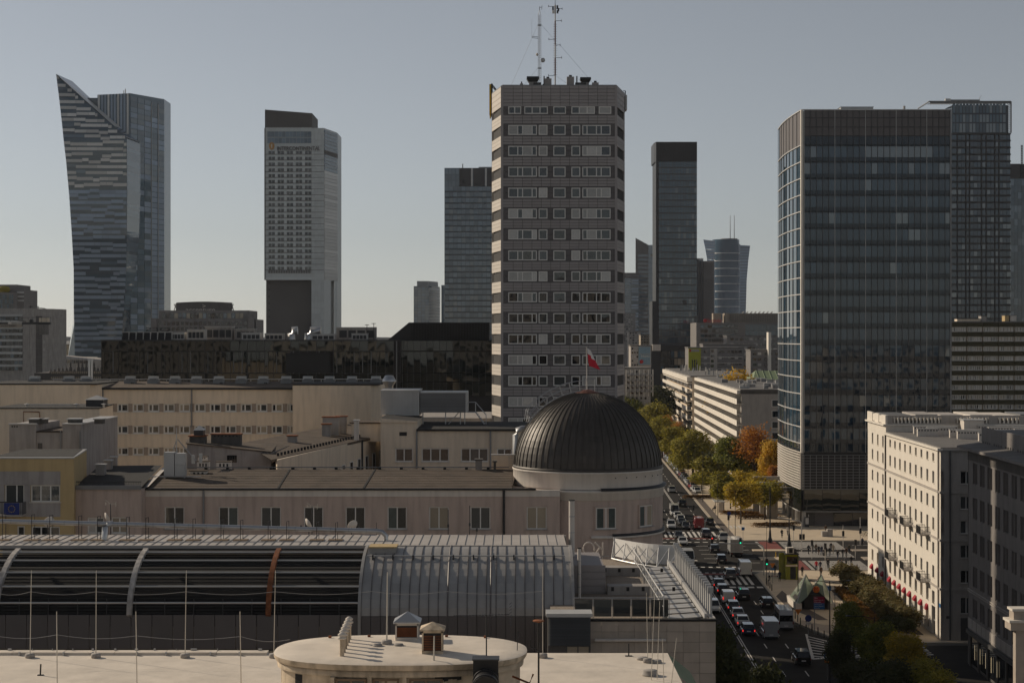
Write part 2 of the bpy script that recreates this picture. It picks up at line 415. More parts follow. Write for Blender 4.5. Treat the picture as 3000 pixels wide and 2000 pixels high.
# the setting: ground, roads, pavements
def sheet(name,polys,z,mat,label=None):
 b=MB()
 for p in polys:b.add([(x,y,z)for x,y in p],[tuple(range(len(p)))],mat)
 return struct(name,b,label)
def spoly(*pts):return[ST(*p)for p in pts]
sheet('ground',[[(-9000,-400),(9000,-400),(9000,24000),(-9000,24000)]],0.0,'ground')
ROAD=[spoly((14.5,60),(32.6,60),(32.6,292),(14.5,292)),spoly((14.5,333),(32.8,333),(32.8,1200),(14.5,1200)),spoly((-40,292),(140,292),(140,333),(-40,333)),spoly((32.6,196),(80,196),(80,221),(37,221),(32.6,238))]
sheet('road',ROAD,0.02,'asphalt')
def pavement(name,poly,mat,z=0.14):
 b=MB();b.prism(poly,0.001,z,mat);o=struct(name,b)
 n=len(poly);cx=sum(p[0]for p in poly)/n;cy_=sum(p[1]for p in poly)/n
 return o
def kerb_line(par,pts,w=0.3,z=0.165):
 for(a,c)in zip(pts[:-1],pts[1:]):
  a,c=Vector(a),Vector(c);d=(c-a).normalized();n_=Vector((-d.y,d.x))*w/2
  b=MB();b.prism([a-n_,c-n_,c+n_,a+n_],0.01,z,'kerb')
  o=bpy.data.objects.new('kerb',b.mesh('kerb'));C.objects.link(o);o.parent=par
pv=pavement('pavement',spoly((-40,60),(14.3,60),(14.3,291),(-40,291)),'paving')
kerb_line(pv,spoly((14.35,60),(14.35,291)))
pl=pavement('plaza',spoly((32.8,239),(37.2,222.5),(80,222.5),(80,291),(35,291),(32.8,286)),'paving_pale')
kerb_line(pl,spoly((80,222.5),(37.2,222.5),(32.8,239),(32.8,286),(35,291),(44,291)))
pf=pavement('forecourt',spoly((33,336),(36,334),(120,334),(120,900),(33,900)),'paving_pale')
kerb_line(pf,spoly((33,900),(33,336),(36,334),(44,334)))
pn=pavement('pavement',spoly((34.5,60),(90,60),(90,195),(38,195),(34.5,188)),'paving')
kerb_line(pn,spoly((34.5,60),(34.5,188),(38,195),(90,195)))
pfl=pavement('pavement',spoly((-40,334),(14.3,334),(14.3,1200),(-40,1200)),'paving')
for(y0,y1)in((305,309),(317.5,320)):
 pavement('traffic_island',spoly((36,y0),(42.5,y0),(42.5,y1),(36,y1)),'paving_pale')
pavement('traffic_island',spoly((54.5,305),(120,305),(120,309),(54.5,309)),'paving')
pavement('traffic_island',spoly((54.5,317.5),(120,317.5),(120,320),(54.5,320)),'paving')
sheet('bike_path',[spoly((33.2,262),(34.9,268),(35.4,258),(36.5,249),(37.8,240),(36.3,240),(34.8,246),(33.4,254))],0.148,'asphalt_bike')
sheet('pavement_strip',[spoly((33.2,236.5),(36.4,229),(48,229),(48,234),(36.5,236),(34,240))],0.148,'paving')
sheet('bike_path',[spoly((33.4,340),(35,340),(35,700),(33.4,700))],0.148,'asphalt_bike')
sheet('parking_strip',[spoly((33.6,440),(36.6,440),(36.6,900),(33.6,900))],0.152,'asphalt')
def marking(name,label,quads,mat='road_paint',z=0.024,grp=None):
 t=Th(name,label,None,kind='structure')
 for q in quads:
  b=MB();b.add([(x,y,z)for x,y in q],[(0,1,2,3)],mat);t.piece('bar',b)
 return t.flush()
def bar(sx0,sx1,y0,y1):return spoly((sx0,y0),(sx1,y0),(sx1,y1),(sx0,y1))
marking('zebra_crossing','zebra crossing over the street before the junction',[bar(14.9+k,15.4+k,275,285.6)for k in range(17)])
marking('zebra_crossing','zebra crossing over the street beyond the junction',[bar(15.0+k,15.5+k,340,349.5)for k in range(17)])
marking('zebra_crossing','zebra crossing over the near lanes of the cross street',[bar(44.2,53.5,292.6+k,293.1+k)for k in range(12)])
marking('zebra_crossing','zebra crossing over the tram lanes of the cross street',[bar(43.6,53.5,309.4+k,309.9+k)for k in range(8)])
marking('zebra_crossing','zebra crossing over the far lanes of the cross street',[bar(42.5,53.8,320.6+k,321.1+k)for k in range(12)])
marking('zebra_crossing','small zebra crossing over the bike path by the forecourt',[bar(35.6+k*.9,36.1+k*.9,355,360)for k in range(4)],z=0.152)
sheet('bike_crossing',[bar(14.8,32.4,286.3,288.2),bar(15,32.4,337.2,338.6),bar(40.6,43,293,304.6),bar(38.6,42,321,333)],0.023,'road_red')
marking('bike_crossing_edge','dashed white edges of the red bike crossing',[bar(15+1.2*k,15.6+1.2*k,288.5,289.2)for k in range(15)]+[bar(15+1.2*k,15.6+1.2*k,336.2,336.9)for k in range(15)]+[bar(40.0,40.5,293+1.2*k,293.7+1.2*k)for k in range(10)]+[bar(43.2,43.8,293+1.2*k,293.7+1.2*k)for k in range(10)]+[bar(38,38.5,321+1.2*k,321.7+1.2*k)for k in range(10)])
lanes=[]
for sx in(23.62,23.92):lanes+=[bar(sx-.07,sx+.07,80,273),bar(sx+3.33,sx+3.47,351,900)]
for sx in(26.6,29.35,20.7,17.6):
 y=84
 while y<262:lanes.append(bar(sx-.07,sx+.07,y,y+3.2));y+=9
 lanes.append(bar(sx-.07,sx+.07,263,273))
 y=366;sf={26.6:24,29.35:30.1}.get(sx,sx)
 while y<620:lanes.append(bar(sf-.07,sf+.07,y,y+3.2));y+=8
marking('lane_lines','white dashed and double lane lines along the street',lanes)
marking('stop_line','broken stop line before the near zebra crossing',[bar(24.2+1.45*k,25.2+1.45*k,271.5,273)for k in range(6)])
marking('yield_line','row of white dashes at the near edge of the junction',[bar(15+1.35*k,15.7+1.35*k,295.4,296.5)for k in range(13)])
marking('yield_line','row of white dashes at the far edge of the junction',[bar(15+1.6*k,16+1.6*k,331.5,332.3)for k in range(11)])
marking('cross_lane_lines','dashed lane lines of the cross street',[bar(-10+6*k,-6.6+6*k,y,y+.25)for y in(301.5,307.3,313.5,319.5,325.6)for k in range(8)]+[bar(56+6*k,60+6*k,y,y+.25)for y in(298.6,327)for k in range(5)])
marking('guide_arrow','white outlined guide island painted inside the junction',[spoly((14.5,312.4),(15,314),(24.5,305.2),(24.6,304.6)),bar(23,24.6,304.2,304.7)])
hat=[spoly((33.0,229.5),(33.3,229.5),(31.6,211.6),(31.2,211.6)),spoly((31.4,211.4),(31.4,212.2),(47,217.8),(47,217))]
for k in range(8):
 t0=228-2.0*k
 xa=33.2-(229.5-t0)*0.095
 hat.append(spoly((xa,t0),(xa,t0-.55),(xa+3.2+.9*k*.2,t0-6.4+.45*k),(xa+3.6+.9*k*.2,t0-6.0+.45*k)))
 hat.append(spoly((xa+3.2+.18*k,t0-6.4+.45*k),(xa+3.6+.18*k,t0-6.0+.45*k),(47,t0-4.6+.8*k),(47,t0-5.1+.8*k)))
marking('hatched_wedge','white hatched wedge painted where the side street splits off',hat)
hb=MB()
prof=[(-9000+300*k,3+14*abs(math.sin(k*.7))*R.random()+10*math.exp(-((k-24)/9)**2))for k in range(61)]
hb.add([(x,15000,0)for x,h in prof]+[(x,15000,h*2.2)for x,h in prof]+[(x,17000,0)for x,h in prof],[(i,i+1,62+i,61+i)for i in range(60)]+[(61+i,62+i,123+i,122+i)for i in range(60)],'ground')
struct('hills',hb)
# foreground roofs
def rod(T_label,u,v0,v1,y,r=0.018,mat='pole_white',du=0,base=True,grp='lightning rods on the pale roof',zb=None,name='lightning_rod'):
 z0,z1=Z(v0,y)if zb is None else zb,Z(v1,y)
 t=Th(name,T_label,'lightning rod',(X(u,y),y,z0),group=grp)
 b=MB();b.tube([(0,0,0),(X(du,y)-X(0,y),0,(z1-z0))],r,mat,6,r*.6);t.mesh('pole',b)
 if base:
  b=MB();b.lathe([(0,0.16),(0.17,0.16),(0.185,0.13),(0.19,0.02),(0.17,0.0),(0.0,0.0)],'concrete',20);t.mesh('base',b)
 return t
ZR=27.4
t=Th('flat_roof_building','building with flat cream membrane roof below the oval rooftop house','building',(0,68,0))
b=MB();b.box(-42,6.2,-30,0,ZR-.4,ZR,'membrane');t.mesh('roof',b);b=MB();b.box(-41.9,6.1,-29.9,-.1,0,ZR-.4,'concrete_dark');t.mesh('wall',b)
for k in range(16):
 t.box('parapet_cap',-42+2.02*k,-40+2.02*k,-0.45,0.06,ZR,ZR+0.10+0.004*(k%3),'membrane')
for k in range(21):t.box('clip',-20+.82*k+R.uniform(-.2,.2),-19.94+.82*k,-0.05,0.01,ZR+.1,ZR+.18,'galv')
for k in range(8):t.box('bracket',-19.5+1.45*k+(k%2)*.3,-19.44+1.45*k+(k%2)*.3,-0.62,-0.5,ZR,ZR+.14,'galv')
b=MB()
for k in range(9):
 b.quad((6.2,-k*.5,ZR-.02),(7.1,-k*.5,ZR-.75),(7.1,-k*.5-.44,ZR-.75),(6.2,-k*.5-.44,ZR-.02),'green_roof')
t.mesh('side_tiles',b)
b=MB();b.tube([(0,0,0),(0.02,0,.42)],.03,'black_metal',8);b.box(-.1,.12,-.06,.06,0,.03,'black_metal')
solo('vent_stub',b,'short black pipe stub standing on the cream roof','pipe',(X(118,63.5),63.5,ZR))
b=MB();b.tube([(0,0,0),(0,0,.5)],.025,'black_metal',8);b.box(-.14,.14,-.06,.06,0,.03,'black_metal')
solo('vent_stub',b,'thin black pipe stub near the right edge of the cream roof','pipe',(X(1842,67.3),67.3,ZR))
TALL='tall pale lightning rod on a round concrete foot along the roof edge'
for u,du in((88,4),(281,1),(542,4),(802,5)):rod(TALL,u,1925,1670,67,du=du,zb=ZR)
rod(TALL,1590,1922,1660,67,du=0,zb=ZR)
SHORT='slim ochre lightning rod in front of the tall ones'
for u,du in((168,-2),(402,-4),(707,-4)):rod(SHORT,u,2040,1790,59,.022,'pole_white',du,base=False,zb=ZR,grp='slim rods on the pale roof')
EDGE='thin rod of the cluster at the corner of the cream roof'
for u,v0,v1,y,du in((1898,1930,1735,66,-4),(1908,1990,1735,62.6,10),(1925,1990,1760,62.8,8),(1945,2030,1870,61.5,-4),(1966,2030,1868,61.5,16)):
 rod(EDGE,u,v0,v1,y,.016,'pole_white',du,base=(y>65),zb=ZR,grp='rods at the roof corner')
b=MB();b.lathe([(0,.2),(.26,.2),(.28,.17),(.28,.05),(.3,.05),(.3,0),(0,0)],'concrete',24)
solo('roof_pedestal',b,'squat round concrete pedestal on the cream roof near its corner','pedestal',(X(1905,63.5),63.5,ZR))
for u,y in((1882,66.6),(1922,66)):
 b=MB();b.lathe([(0,.1),(.2,.1),(.22,.07),(.22,0),(0,0)],'concrete',20)
 solo('rod_foot',b,'flat round concrete weight at the foot of the rod cluster','weight',(X(u,y),y,ZR),group='weights at the roof corner')
def cable(pts,label,r=.008,mat='galv',name='cable'):
 b=MB();p2=[]
 for a,c in zip(pts[:-1],pts[1:]):
  a,c=Vector(a),Vector(c)
  for k in range(6):
   q=a.lerp(c,k/6);q.z-=0.12*math.sin(PI*k/6);p2.append(q)
 p2.append(Vector(pts[-1]));b.tube(p2,r,mat,4);o=solo(name,b,label,'cable');return o
cable([(X(u,67),67,Z(v,67))for u,v in((-20,1734),(90,1732),(282,1732),(546,1732),(806,1732),(1089,1731),(1308,1731),(1590,1730))],'sagging wire strung between the tall lightning rods')
cable([(X(u,59),59,Z(v,59))for u,v in((-20,1860),(167,1858),(400,1861),(705,1863),(850,1872))],'sagging wire strung between the slim ochre rods')
b=MB();b.tube([(0,0,0),(0,0,2.2)],.035,'black_metal',8);b.lathe([(0,2.25),(.2,2.3),(.22,2.27),(.0,2.2)],'rust',14);b.tube([(0,0,1.2),(-.3,0,1.35),(-.3,0,1.6)],.02,'black_metal',6)
solo('vent_mast',b,'dark mast with rusty round cap beside the oval rooftop house','mast',(X(1578,62),62,ZR))
YO,ZO=57.4,29.5
XO=X(1175,YO)
t=Th('rooftop_house','oval rooftop house with cream roof and peeling walls','rooftop house',(XO,YO,ZR-.05))
H=ZO-ZR+.05
def oval(a,c,n=56,e=2.5):
 pts=[]
 for k in range(n):
  th=2*PI*k/n;cx,sy=math.cos(th),math.sin(th)
  pts.append((a*abs(cx)**(2/e)*(1 if cx>=0 else-1),c*abs(sy)**(2/e)*(1 if sy>=0 else-1)))
 return pts
def ring(a,c,z):return[(x,y,z)for x,y in oval(a,c)]
b=MB();b.loft([ring(4.0,2.5,0),ring(4.0,2.5,H-.42)],'membrane_dirty',cap=False);t.mesh('wall',b)
b=MB();b.loft([ring(4.12,2.62,H-.44),ring(4.14,2.64,H-.25),ring(4.02,2.52,H-.23)],'membrane_dirty',cap=False);t.mesh('cornice',b)
b=MB();b.loft([ring(4.18,2.7,H-.22),ring(4.24,2.74,H-.12),ring(4.24,2.74,H-.03)],'membrane_dirty',cap=False)
b.loft([ring(4.24,2.74,H-.03),ring(4.1,2.6,H+.02),ring(3.4,2.0,H+.04),ring(1,.6,H+.06)],'membrane',cap=True)
b.add(ring(4.18,2.7,H-.22),[tuple(range(56))],'membrane_dirty');t.mesh('roof',b)
for x0,x1,pm in((-1.95,-.95,0),(-.75,.1,1),(.42,1.5,0)):
 wz1=H-.5;y=-2.52
 w=t.put('window',frame_mesh(x1-x0,1.2,(1,1),1,.07,'planks'),None,((x0+x1)/2,y,wz1-.6))
 t.put('pane',cube('pane_dark'),w,((x0+x1)/2-(x1-x0)/4,y+.04,wz1-.6),scale=((x1-x0)/2-.08,.02,1.1))
 t.put('pane',cube('planks' if pm else 'pane_dark'),w,((x0+x1)/2+(x1-x0)/4,y+.04,wz1-.6),scale=((x1-x0)/2-.08,.02,1.1))
for x in(-2.05,-.85,.27):t.box('pilaster',x-.07,x+.07,-2.6,-2.4,0,H-.44,'membrane_dirty')
for(a,e,z0,z1)in((-3.35,-3.1,.9,H-.5),(1.25,2.1,H-.62,H-.46),(2.75,3.3,H-.7,H-.47)):
 pts=[(-4.01*1.0,0)]
 n=6;b=MB()
 for k in range(n):
  x=a+(e-a)*(k+.5)/n;yy=-2.5*(1-(abs(x)/4.0)**2.5)**(1/2.5)-.012
  hgt=(z1-z0)*R.uniform(.45,1)
  x0_,x1_=a+(e-a)*k/n,a+(e-a)*(k+1)/n
  f=lambda q:-2.5*(1-(abs(q)/4.0)**2.5)**(1/2.5)-.012
  b.quad((x0_,f(x0_),z1-hgt),(x1_,f(x1_),z1-hgt*R.uniform(.8,1.1)),(x1_,f(x1_),z1),(x0_,f(x0_),z1),'roof_black')
 t.mesh('bare_patch',b)
b=MB();b.tube([(3.75,-1.6,H-.6),(4.3,-2.0,H-.75),(4.42,-2.0,H-.45)],.035,'rust',6);b.tube([(3.7,-1.7,H-.95),(4.25,-2.05,H-.8)],.03,'rust',6);t.mesh('bracket',b)
for k in range(5):
 a=-2.6+1.35*k;t.box('roof_clip',a-.05,a+.05,2.2-.15*abs(k-2),2.3-.15*abs(k-2),H,H+.1,'rust')
ZT=ZO+.03
def vent_box(label,u0,u1,y,hb_,hr,dirty):
 w=(u1-u0)/F*y/2
 t=Th('roof_vent',label,'vent',(X((u0+u1)/2,y),y+w,ZT-.02))
 b=MB()
 for sx in(-1,1):
  for sy in(-1,1):b.box(sx*w-.05*(sx>0)*1.0-(0 if sx>0 else 0),sx*w+.05*(sx<0),sy*w-.05*(sy>0),sy*w+.05*(sy<0),.12,hb_,dirty)
 b.box(-w,w,-w,w,0,.14,dirty);b.box(-w,w,-w,w,hb_-.07,hb_,dirty);t.mesh('frame',b)
 b=MB();b.box(-w+.04,w-.04,-w+.05,w-.05,.13,hb_-.06,'black_metal')
 for k in range(9):
  z=.17+k*(hb_-.3)/9;b.box(-w+.05,w-.05,-w+.015,-w+.055,z,z+.02,'rust')
 t.mesh('louvre',b)
 b=MB();e=w+.07
 b.add([(-e,-e,hb_),(e,-e,hb_),(e,e,hb_),(-e,e,hb_),(-e,-e,hb_+.05),(e,-e,hb_+.05),(e,e,hb_+.05),(-e,e,hb_+.05),(0,0,hb_+hr)],[(3,2,1,0),(0,1,5,4),(1,2,6,5),(2,3,7,6),(3,0,4,7),(4,5,8),(5,6,8),(6,7,8),(7,4,8)],'steel' if hr>.33 else dirty)
 t.mesh('cap',b)
vent_box('taller louvred roof vent with bright pyramid cap',1158,1226,58.7,.62,.36,'plaster_white')
vent_box('lower weathered roof vent with stained pyramid cap',1236,1297,56.2,.80,.25,'membrane_dirty')
for k in range(6):
 t=Th('vent_pipe','pale vent pipe with ringed caps in a row on the oval roof','vent pipe',(X(1008,56.6)-.012*k,55.9+.62*k,ZT-.05),group='row of vent pipes on the oval roof')
 b=MB();b.tube([(0,0,0),(0,0,.62)],.075,'membrane_dirty',10);t.mesh('pipe',b)
 b=MB();b.lathe([(0,.62),(.13,.62),(.15,.66),(.07,.70),(.12,.73),(.14,.77),(.05,.84),(0,.85)],'plaster_white',14);t.mesh('cap',b)
rod('thick pale lightning rod rising from the oval roof behind the vents',1133,1885,1675,58,.03,'pole_white',2,base=True,zb=ZT,grp=None)
rod('thick pale rod in front of the lower roof vent',1271,2020,1862,55.2,.035,'pole_white',1,base=False,zb=ZT-.05,grp=None)
rod('slender pale rod leaning at the front of the oval roof',1186,2030,1945,55,.018,'pole_white',-4,base=False,zb=ZT-.3,grp=None)
for u,y in((1106,57.6),(1168,57.7)):
 b=MB();b.lathe([(0,.1),(.15,.1),(.17,.06),(.17,0),(0,0)],'concrete',20)
 solo('rod_foot',b,'round concrete weight on the oval roof beside the thick rod','weight',(X(u,y),y,ZT-.01),group='weights on the oval roof')
t=Th('aerial','long horizontal aerial on a mast above the oval roof','aerial',(X(1425,55.6),55.6,ZT-.08))
b=MB();b.tube([(0,0,0),(0,0,1.5)],.022,'dark_metal',8);t.mesh('mast',b)
b=MB();b.tube([(-1.07,0,1.46),(.75,0,1.5)],.014,'dark_metal',6);t.mesh('boom',b)
b=MB()
for k in range(16):b.tube([(-1.0+.105*k,-.12,1.465+.003*k),(-1.0+.105*k,.12,1.465+.003*k)],.009,'dark_metal',4)
t.mesh('elements',b,kind='stuff')
b=MB()
for k in range(8):b.tube([(.76,-.1,1.15+.1*k),(.82,.1,1.17+.1*k)],.012,'dark_metal',4)
t.mesh('reflector',b)
t=Th('aerial','small dark aerial with short arms at the end of the oval roof','aerial',(X(1513,57),57,ZT-.35))
b=MB();b.tube([(0,0,-.4),(.05,0,1.0)],.015,'dark_metal',6);t.mesh('mast',b)
b=MB()
for z in(.75,.82,.9):b.tube([(-.12,-.1,z),(.2,.12,z+.05)],.008,'dark_metal',4)
t.mesh('elements',b)
t=Th('floodlight','black boxy floodlight housing with a round barrel','floodlight',(X(1423,54),54,27.4))
b=MB();b.box(-.4,.4,-.05,.5,1.3,2.37,'black_metal');t.mesh('housing',b)
b=MB();b.box(-.43,.43,-.1,.54,2.37,2.41,'dark_metal');t.mesh('lid',b)
b=MB();b.tube([(0,-.04,1.72),(0,-.75,1.62)],.36,'black_metal',24,.40);t.mesh('barrel',b)
b=MB();b.tube([(0,-.10,1.71),(0,-.16,1.70)],.42,'dark_metal',24);b.tube([(0,-.6,1.64),(0,-.68,1.63)],.43,'dark_metal',24);t.mesh('collar',b)
b=MB();b.box(-.08,.08,.1,.3,0,1.3,'dark_metal');t.mesh('stand',b)
# hall with the barrel roof
def vp(phi):return 108-6*math.cos(phi),23.3+3.45*math.sin(phi)
t=Th('barrel_roof_hall','long hall with dark barrel roof, part sheeted and part bare ribs','hall',(0,102,0))
YV=102
PROF=[(114-YV,26.75),(108-YV,26.75)]+[(vp(math.radians(a))[0]-YV,vp(math.radians(a))[1])for a in range(80,-1,-8)]+[(0,19.0)]
def strip_mesh():
 b=MB();w=.575
 PR=PROF[1:-1]
 for(y0,z0),(y1,z1)in zip(PR[:-1],PR[1:]):b.quad((0,y0,z0),(0,y1,z1),(w,y1,z1),(w,y0,z0),'sheet_dark')
 for(y0,z0),(y1,z1)in zip(PR[:-1],PR[1:]):
  d=Vector((y1-y0,z1-z0)).normalized();nx,nz=-d.y*-1,d.x*-1
  oy,oz=-.055*abs(d.y)if True else 0,.055*abs(d.x)
  b.add([(w-.03,y0,z0),(w+.01,y0,z0),(w+.01,y0+oy,z0+oz),(w-.03,y0+oy,z0+oz),(w-.03,y1,z1),(w+.01,y1,z1),(w+.01,y1+oy,z1+oz),(w-.03,y1+oy,z1+oz)],[(0,4,5,1),(1,5,6,2),(2,6,7,3),(3,7,4,0)],'panel_dark')
 return b.mesh('sheet')
sm=strip_mesh()
xl,xr=X(1058,102),X(1680,102)
n=round((xr-xl)/.585);wd=(xr-xl)/n
for k in range(n):
 t.put('roof_sheet',sm,None,(xl+wd*k,0,0))
 t.box('wall_sheet',xl+wd*k+.01,xl+wd*(k+1)-.02,-.03,.1,21.2,23.28,'panel_dark');t.box('wall_sheet',xl+wd*k+.01,xl+wd*(k+1)-.02,-.03,.1,19.0,21.17,'panel_dark')
for u in(1311,1437):
 b=MB();x=X(u,102)
 for(y0,z0),(y1,z1)in zip(PROF[1:-1],PROF[2:]):b.tube([(x,y0-.03,z0+.03),(x,y1-.03,z1)],.045,'panel_dark',4)
 t.mesh('seam_cover',b)
b=MB()
poly=[(y+.15,z)for y,z in PROF[1:]]+[(6.2,19.0)]
b.slab([(p[0],p[1]-.06)for p in poly],'x',xl+.02,xr-.05,'roof_black');t.mesh('core',b)
for xx,nm in((xl-.12,'edge_frame'),(xr-.02,'edge_frame')):
 b=MB()
 P2=[(y-.08,z+.08)for y,z in PROF[1:]];P3=[(y+.25,z-.2)for y,z in PROF[1:]]
 for i in range(len(P2)-1):
  b.add([(xx-.08,*P2[i]),(xx+.1,*P2[i]),(xx+.1,*P3[i]),(xx-.08,*P3[i]),(xx-.08,*P2[i+1]),(xx+.1,*P2[i+1]),(xx+.1,*P3[i+1]),(xx-.08,*P3[i+1])],[(0,4,5,1),(1,5,6,2),(2,6,7,3),(3,7,4,0)],'sheet_dark')
 t.mesh(nm,b)
xx=-34.0;k=0
while xx<xr-.3:
 w=.585
 b=MB()
 if k==0:
  def rm():
   q=MB();q.box(0,.57,6.0,12,26.6,26.76,'sheet_pale');q.box(.565,.585,6.0,12,26.7,26.80,'sheet_dark');return q.mesh('ridge')
  rmesh=rm()
 t.put('ridge_sheet',rmesh,None,(xx,0,0));xx+=w;k+=1
b=MB();b.box(-34,xr,5.9,6.06,26.5,26.80,'sheet_pale');t.mesh('ridge_edge',b)
b=MB();b.box(-34,xr-.05,11.9,12.3,15,26.7,'sheet_dark');t.mesh('rear_wall',b)
b=MB();b.tube([(X(1075,105),3.05,26.5),(X(1655,105),3.05,26.5)],.045,'light_metal',8);t.mesh('snow_rail',b)
for k in range(10):
 x=X(1090,105)+k*1.24;t.box('rail_clip',x,x+.08,2.95,3.3,26.2,26.56,'dark_metal')
b=MB()
PB=[(vp(math.radians(a))[0]-YV+1.1,vp(math.radians(a))[1]-.8)for a in range(90,-1,-10)]
for(y0,z0),(y1,z1)in zip(PB[:-1],PB[1:]):b.quad((-34,y0,z0),(-34,y1,z1),(xl-.2,y1,z1),(xl-.2,y0,z0),'roof_black')
t.mesh('lining',b)
def at_v(v):
 lo,hi=0.0,PI/2
 for _ in range(40):
  m=(lo+hi)/2;y,z=vp(m)
  if HZ+(CH-z)/y*F>v:lo=m
  else:hi=m
 return lo
for v in(1617,1641,1676,1717,1765):
 y,z=vp(at_v(v));b=MB();b.tube([(-34,y-YV,z),(xl-.15,y-YV,z)],.06,'light_metal',8);t.mesh('purlin_tube',b)
for v in(1608,1626,1632,1649,1657,1666,1686,1696,1706,1728,1740,1752,1776,1786,1795):
 y,z=vp(at_v(v));b=MB();yy=y-YV+.25
 b.add([(-34,yy-.05,z-.06),(xl-.15,yy-.05,z-.06),(xl-.15,yy+.12,z-.02),(-34,yy+.12,z-.02),(-34,yy-.05,z+.02),(xl-.15,yy-.05,z+.02)],[(0,1,5,4),(4,5,2,3),(0,3,2,1)],'roof_black' if v<1712 else 'black_metal');t.mesh('slat',b)
for u,mt in((-12,'rib_white'),(379,'rib_white'),(786,'rust')):
 x=X(u,102);b=MB();w=.15
 A=[vp(math.radians(a))for a in range(78,-1,-6)]+[vp(0)]
 for(y0,z0),(y1,z1)in zip(A[:-1],A[1:]):
  b.add([(x-w,y0-YV-.12,z0+.12),(x+w,y0-YV-.12,z0+.12),(x+w,y0-YV+.1,z0-.1),(x-w,y0-YV+.1,z0-.1),(x-w,y1-YV-.12,z1+.08),(x+w,y1-YV-.12,z1+.08),(x+w,y1-YV+.1,z1-.1),(x-w,y1-YV+.1,z1-.1)],[(0,4,5,1),(1,5,6,2),(2,6,7,3),(3,7,4,0),(4,7,6,5),(0,1,2,3)],mt)
 t.mesh('rib',b,label='rusted steel arch rib' if mt=='rust' else None)
for k in range(14):
 x=-33+1.74*k;t.box('strut',x,x+.05,.12,.2,23.3,24.3,'dark_metal')
for k in range(20):
 x=-34+1.25*k
 if x+1.2<xl:t.box('wall_sheet',x,x+1.21,.0,.12,21.35,23.36,'panel_dark')
b=MB();b.box(-34,xl,.08,.3,15,21.4,'concrete_dark');t.mesh('lower_wall',b)
for k in range(14):
 x=-32+1.75*k;t.box('lower_window',x,x+1.5,.03,.09,20.2,21.2,'pane_blind')
b=MB();b.box(xl,xr,.1,.3,12,19.1,'concrete_dark');t.mesh('base_wall',b)
t.flush()
t=Th('roof_hatch','low cream topped box on the ridge of the barrel roof','hatch',(X(1125,107),107.2,26.6))
t.box('box',-.82,.82,-1.3,.2,-.6,.28,'sheet_dark');t.box('lid',-.87,.87,-1.35,.25,.28,.36,'plaster_yellow')
YD=111
t=Th('ventilation_duct','long silver duct running above the ridge on thin stands','duct',(0,YD,26.76))
def dz(u):return Z(1526+(u/1118)*29,YD)-26.76
b=MB();ps=[(X(u,YD),0,dz(u))for u in range(-60,1100,90)]+[(X(1105,YD),0,dz(1105)),(X(1120,YD),0,dz(1118)-.06),(X(1130,YD),0,dz(1118)-.3),(X(1131,YD),0,-.05)]
b.tube(ps,.155,'steel',14);t.mesh('pipe',b)
for k in range(22):
 u=-20+52*k;b=MB();b.tube([(X(u,YD),0,dz(u)),(X(u+3,YD),0,dz(u+3))],.165,'galv',14);t.mesh('joint',b)
b=MB();b.tube([(X(330,YD),0,dz(330)),(X(315,YD),-.02,dz(315)+.02),(X(308,YD),-.06,dz(308)-.2),(X(307,YD),-.08,-.05)],.2,'steel',14);t.mesh('branch_pipe',b)
for i,u in enumerate((12,97,150,235,290,375,431,515,569,651,708,789,843,931,986)):
 x=X(u,YD);q=t.mesh('stand',(lambda b:(b.tube([(x-.05,-.2,0),(x-.05,-.2,dz(u)+.5)],.022,'dark_metal',5),b.tube([(x+.05,.2,0),(x+.05,.2,dz(u)+.5)],.022,'dark_metal',5),b.tube([(x-.05,-.2,dz(u)+.48),(x+.05,.2,dz(u)+.48)],.02,'dark_metal',5),b)[-1])(MB()))
 t.box('foot',x-.5,x+.42,-.5,.3,-.0,.06,'planks',parent=q)
def dish(u,v,y,zb,label,r=.38,flip=1):
 t=Th('satellite_dish',label,'satellite dish',(X(u,y),y,zb))
 z=Z(v,y)-zb
 b=MB();b.tube([(0,0,0),(0,0,z)],.03,'dark_metal',6);t.mesh('mast',b)
 b=MB();prof=[(0,0),(r*.5,.03),(r*.85,.09),(r,.13),(r,.11),(r*.5,.01),(0,-.02)]
 b.lathe(prof,'plaster_white',20)
 o=t.mesh('reflector',b);o.location=(flip*.12,.0,z);o.rotation_euler=(math.radians(-62),math.radians(20),math.radians(50*flip))
 b=MB();b.tube([(flip*.1,0,z-.3),(flip*.5,-.2,z-.1)],.015,'dark_metal',5);b.box(flip*.5-.05,flip*.5+.05,-.26,-.16,z-.14,z-.04,'dark_metal');t.mesh('arm',b)
dish(140,1530,114.6,26.7,'satellite dish on a short mast behind the duct by the yellow house')
dish(316,1518,114.6,26.7,'satellite dish beside the duct elbow below the drainpipe',flip=-1)
dish(905,1535,114.6,26.7,'satellite dish by the duct in front of the dark fourth window',flip=-1)
dish(1030,1540,114.6,26.7,'satellite dish near the end of the duct')
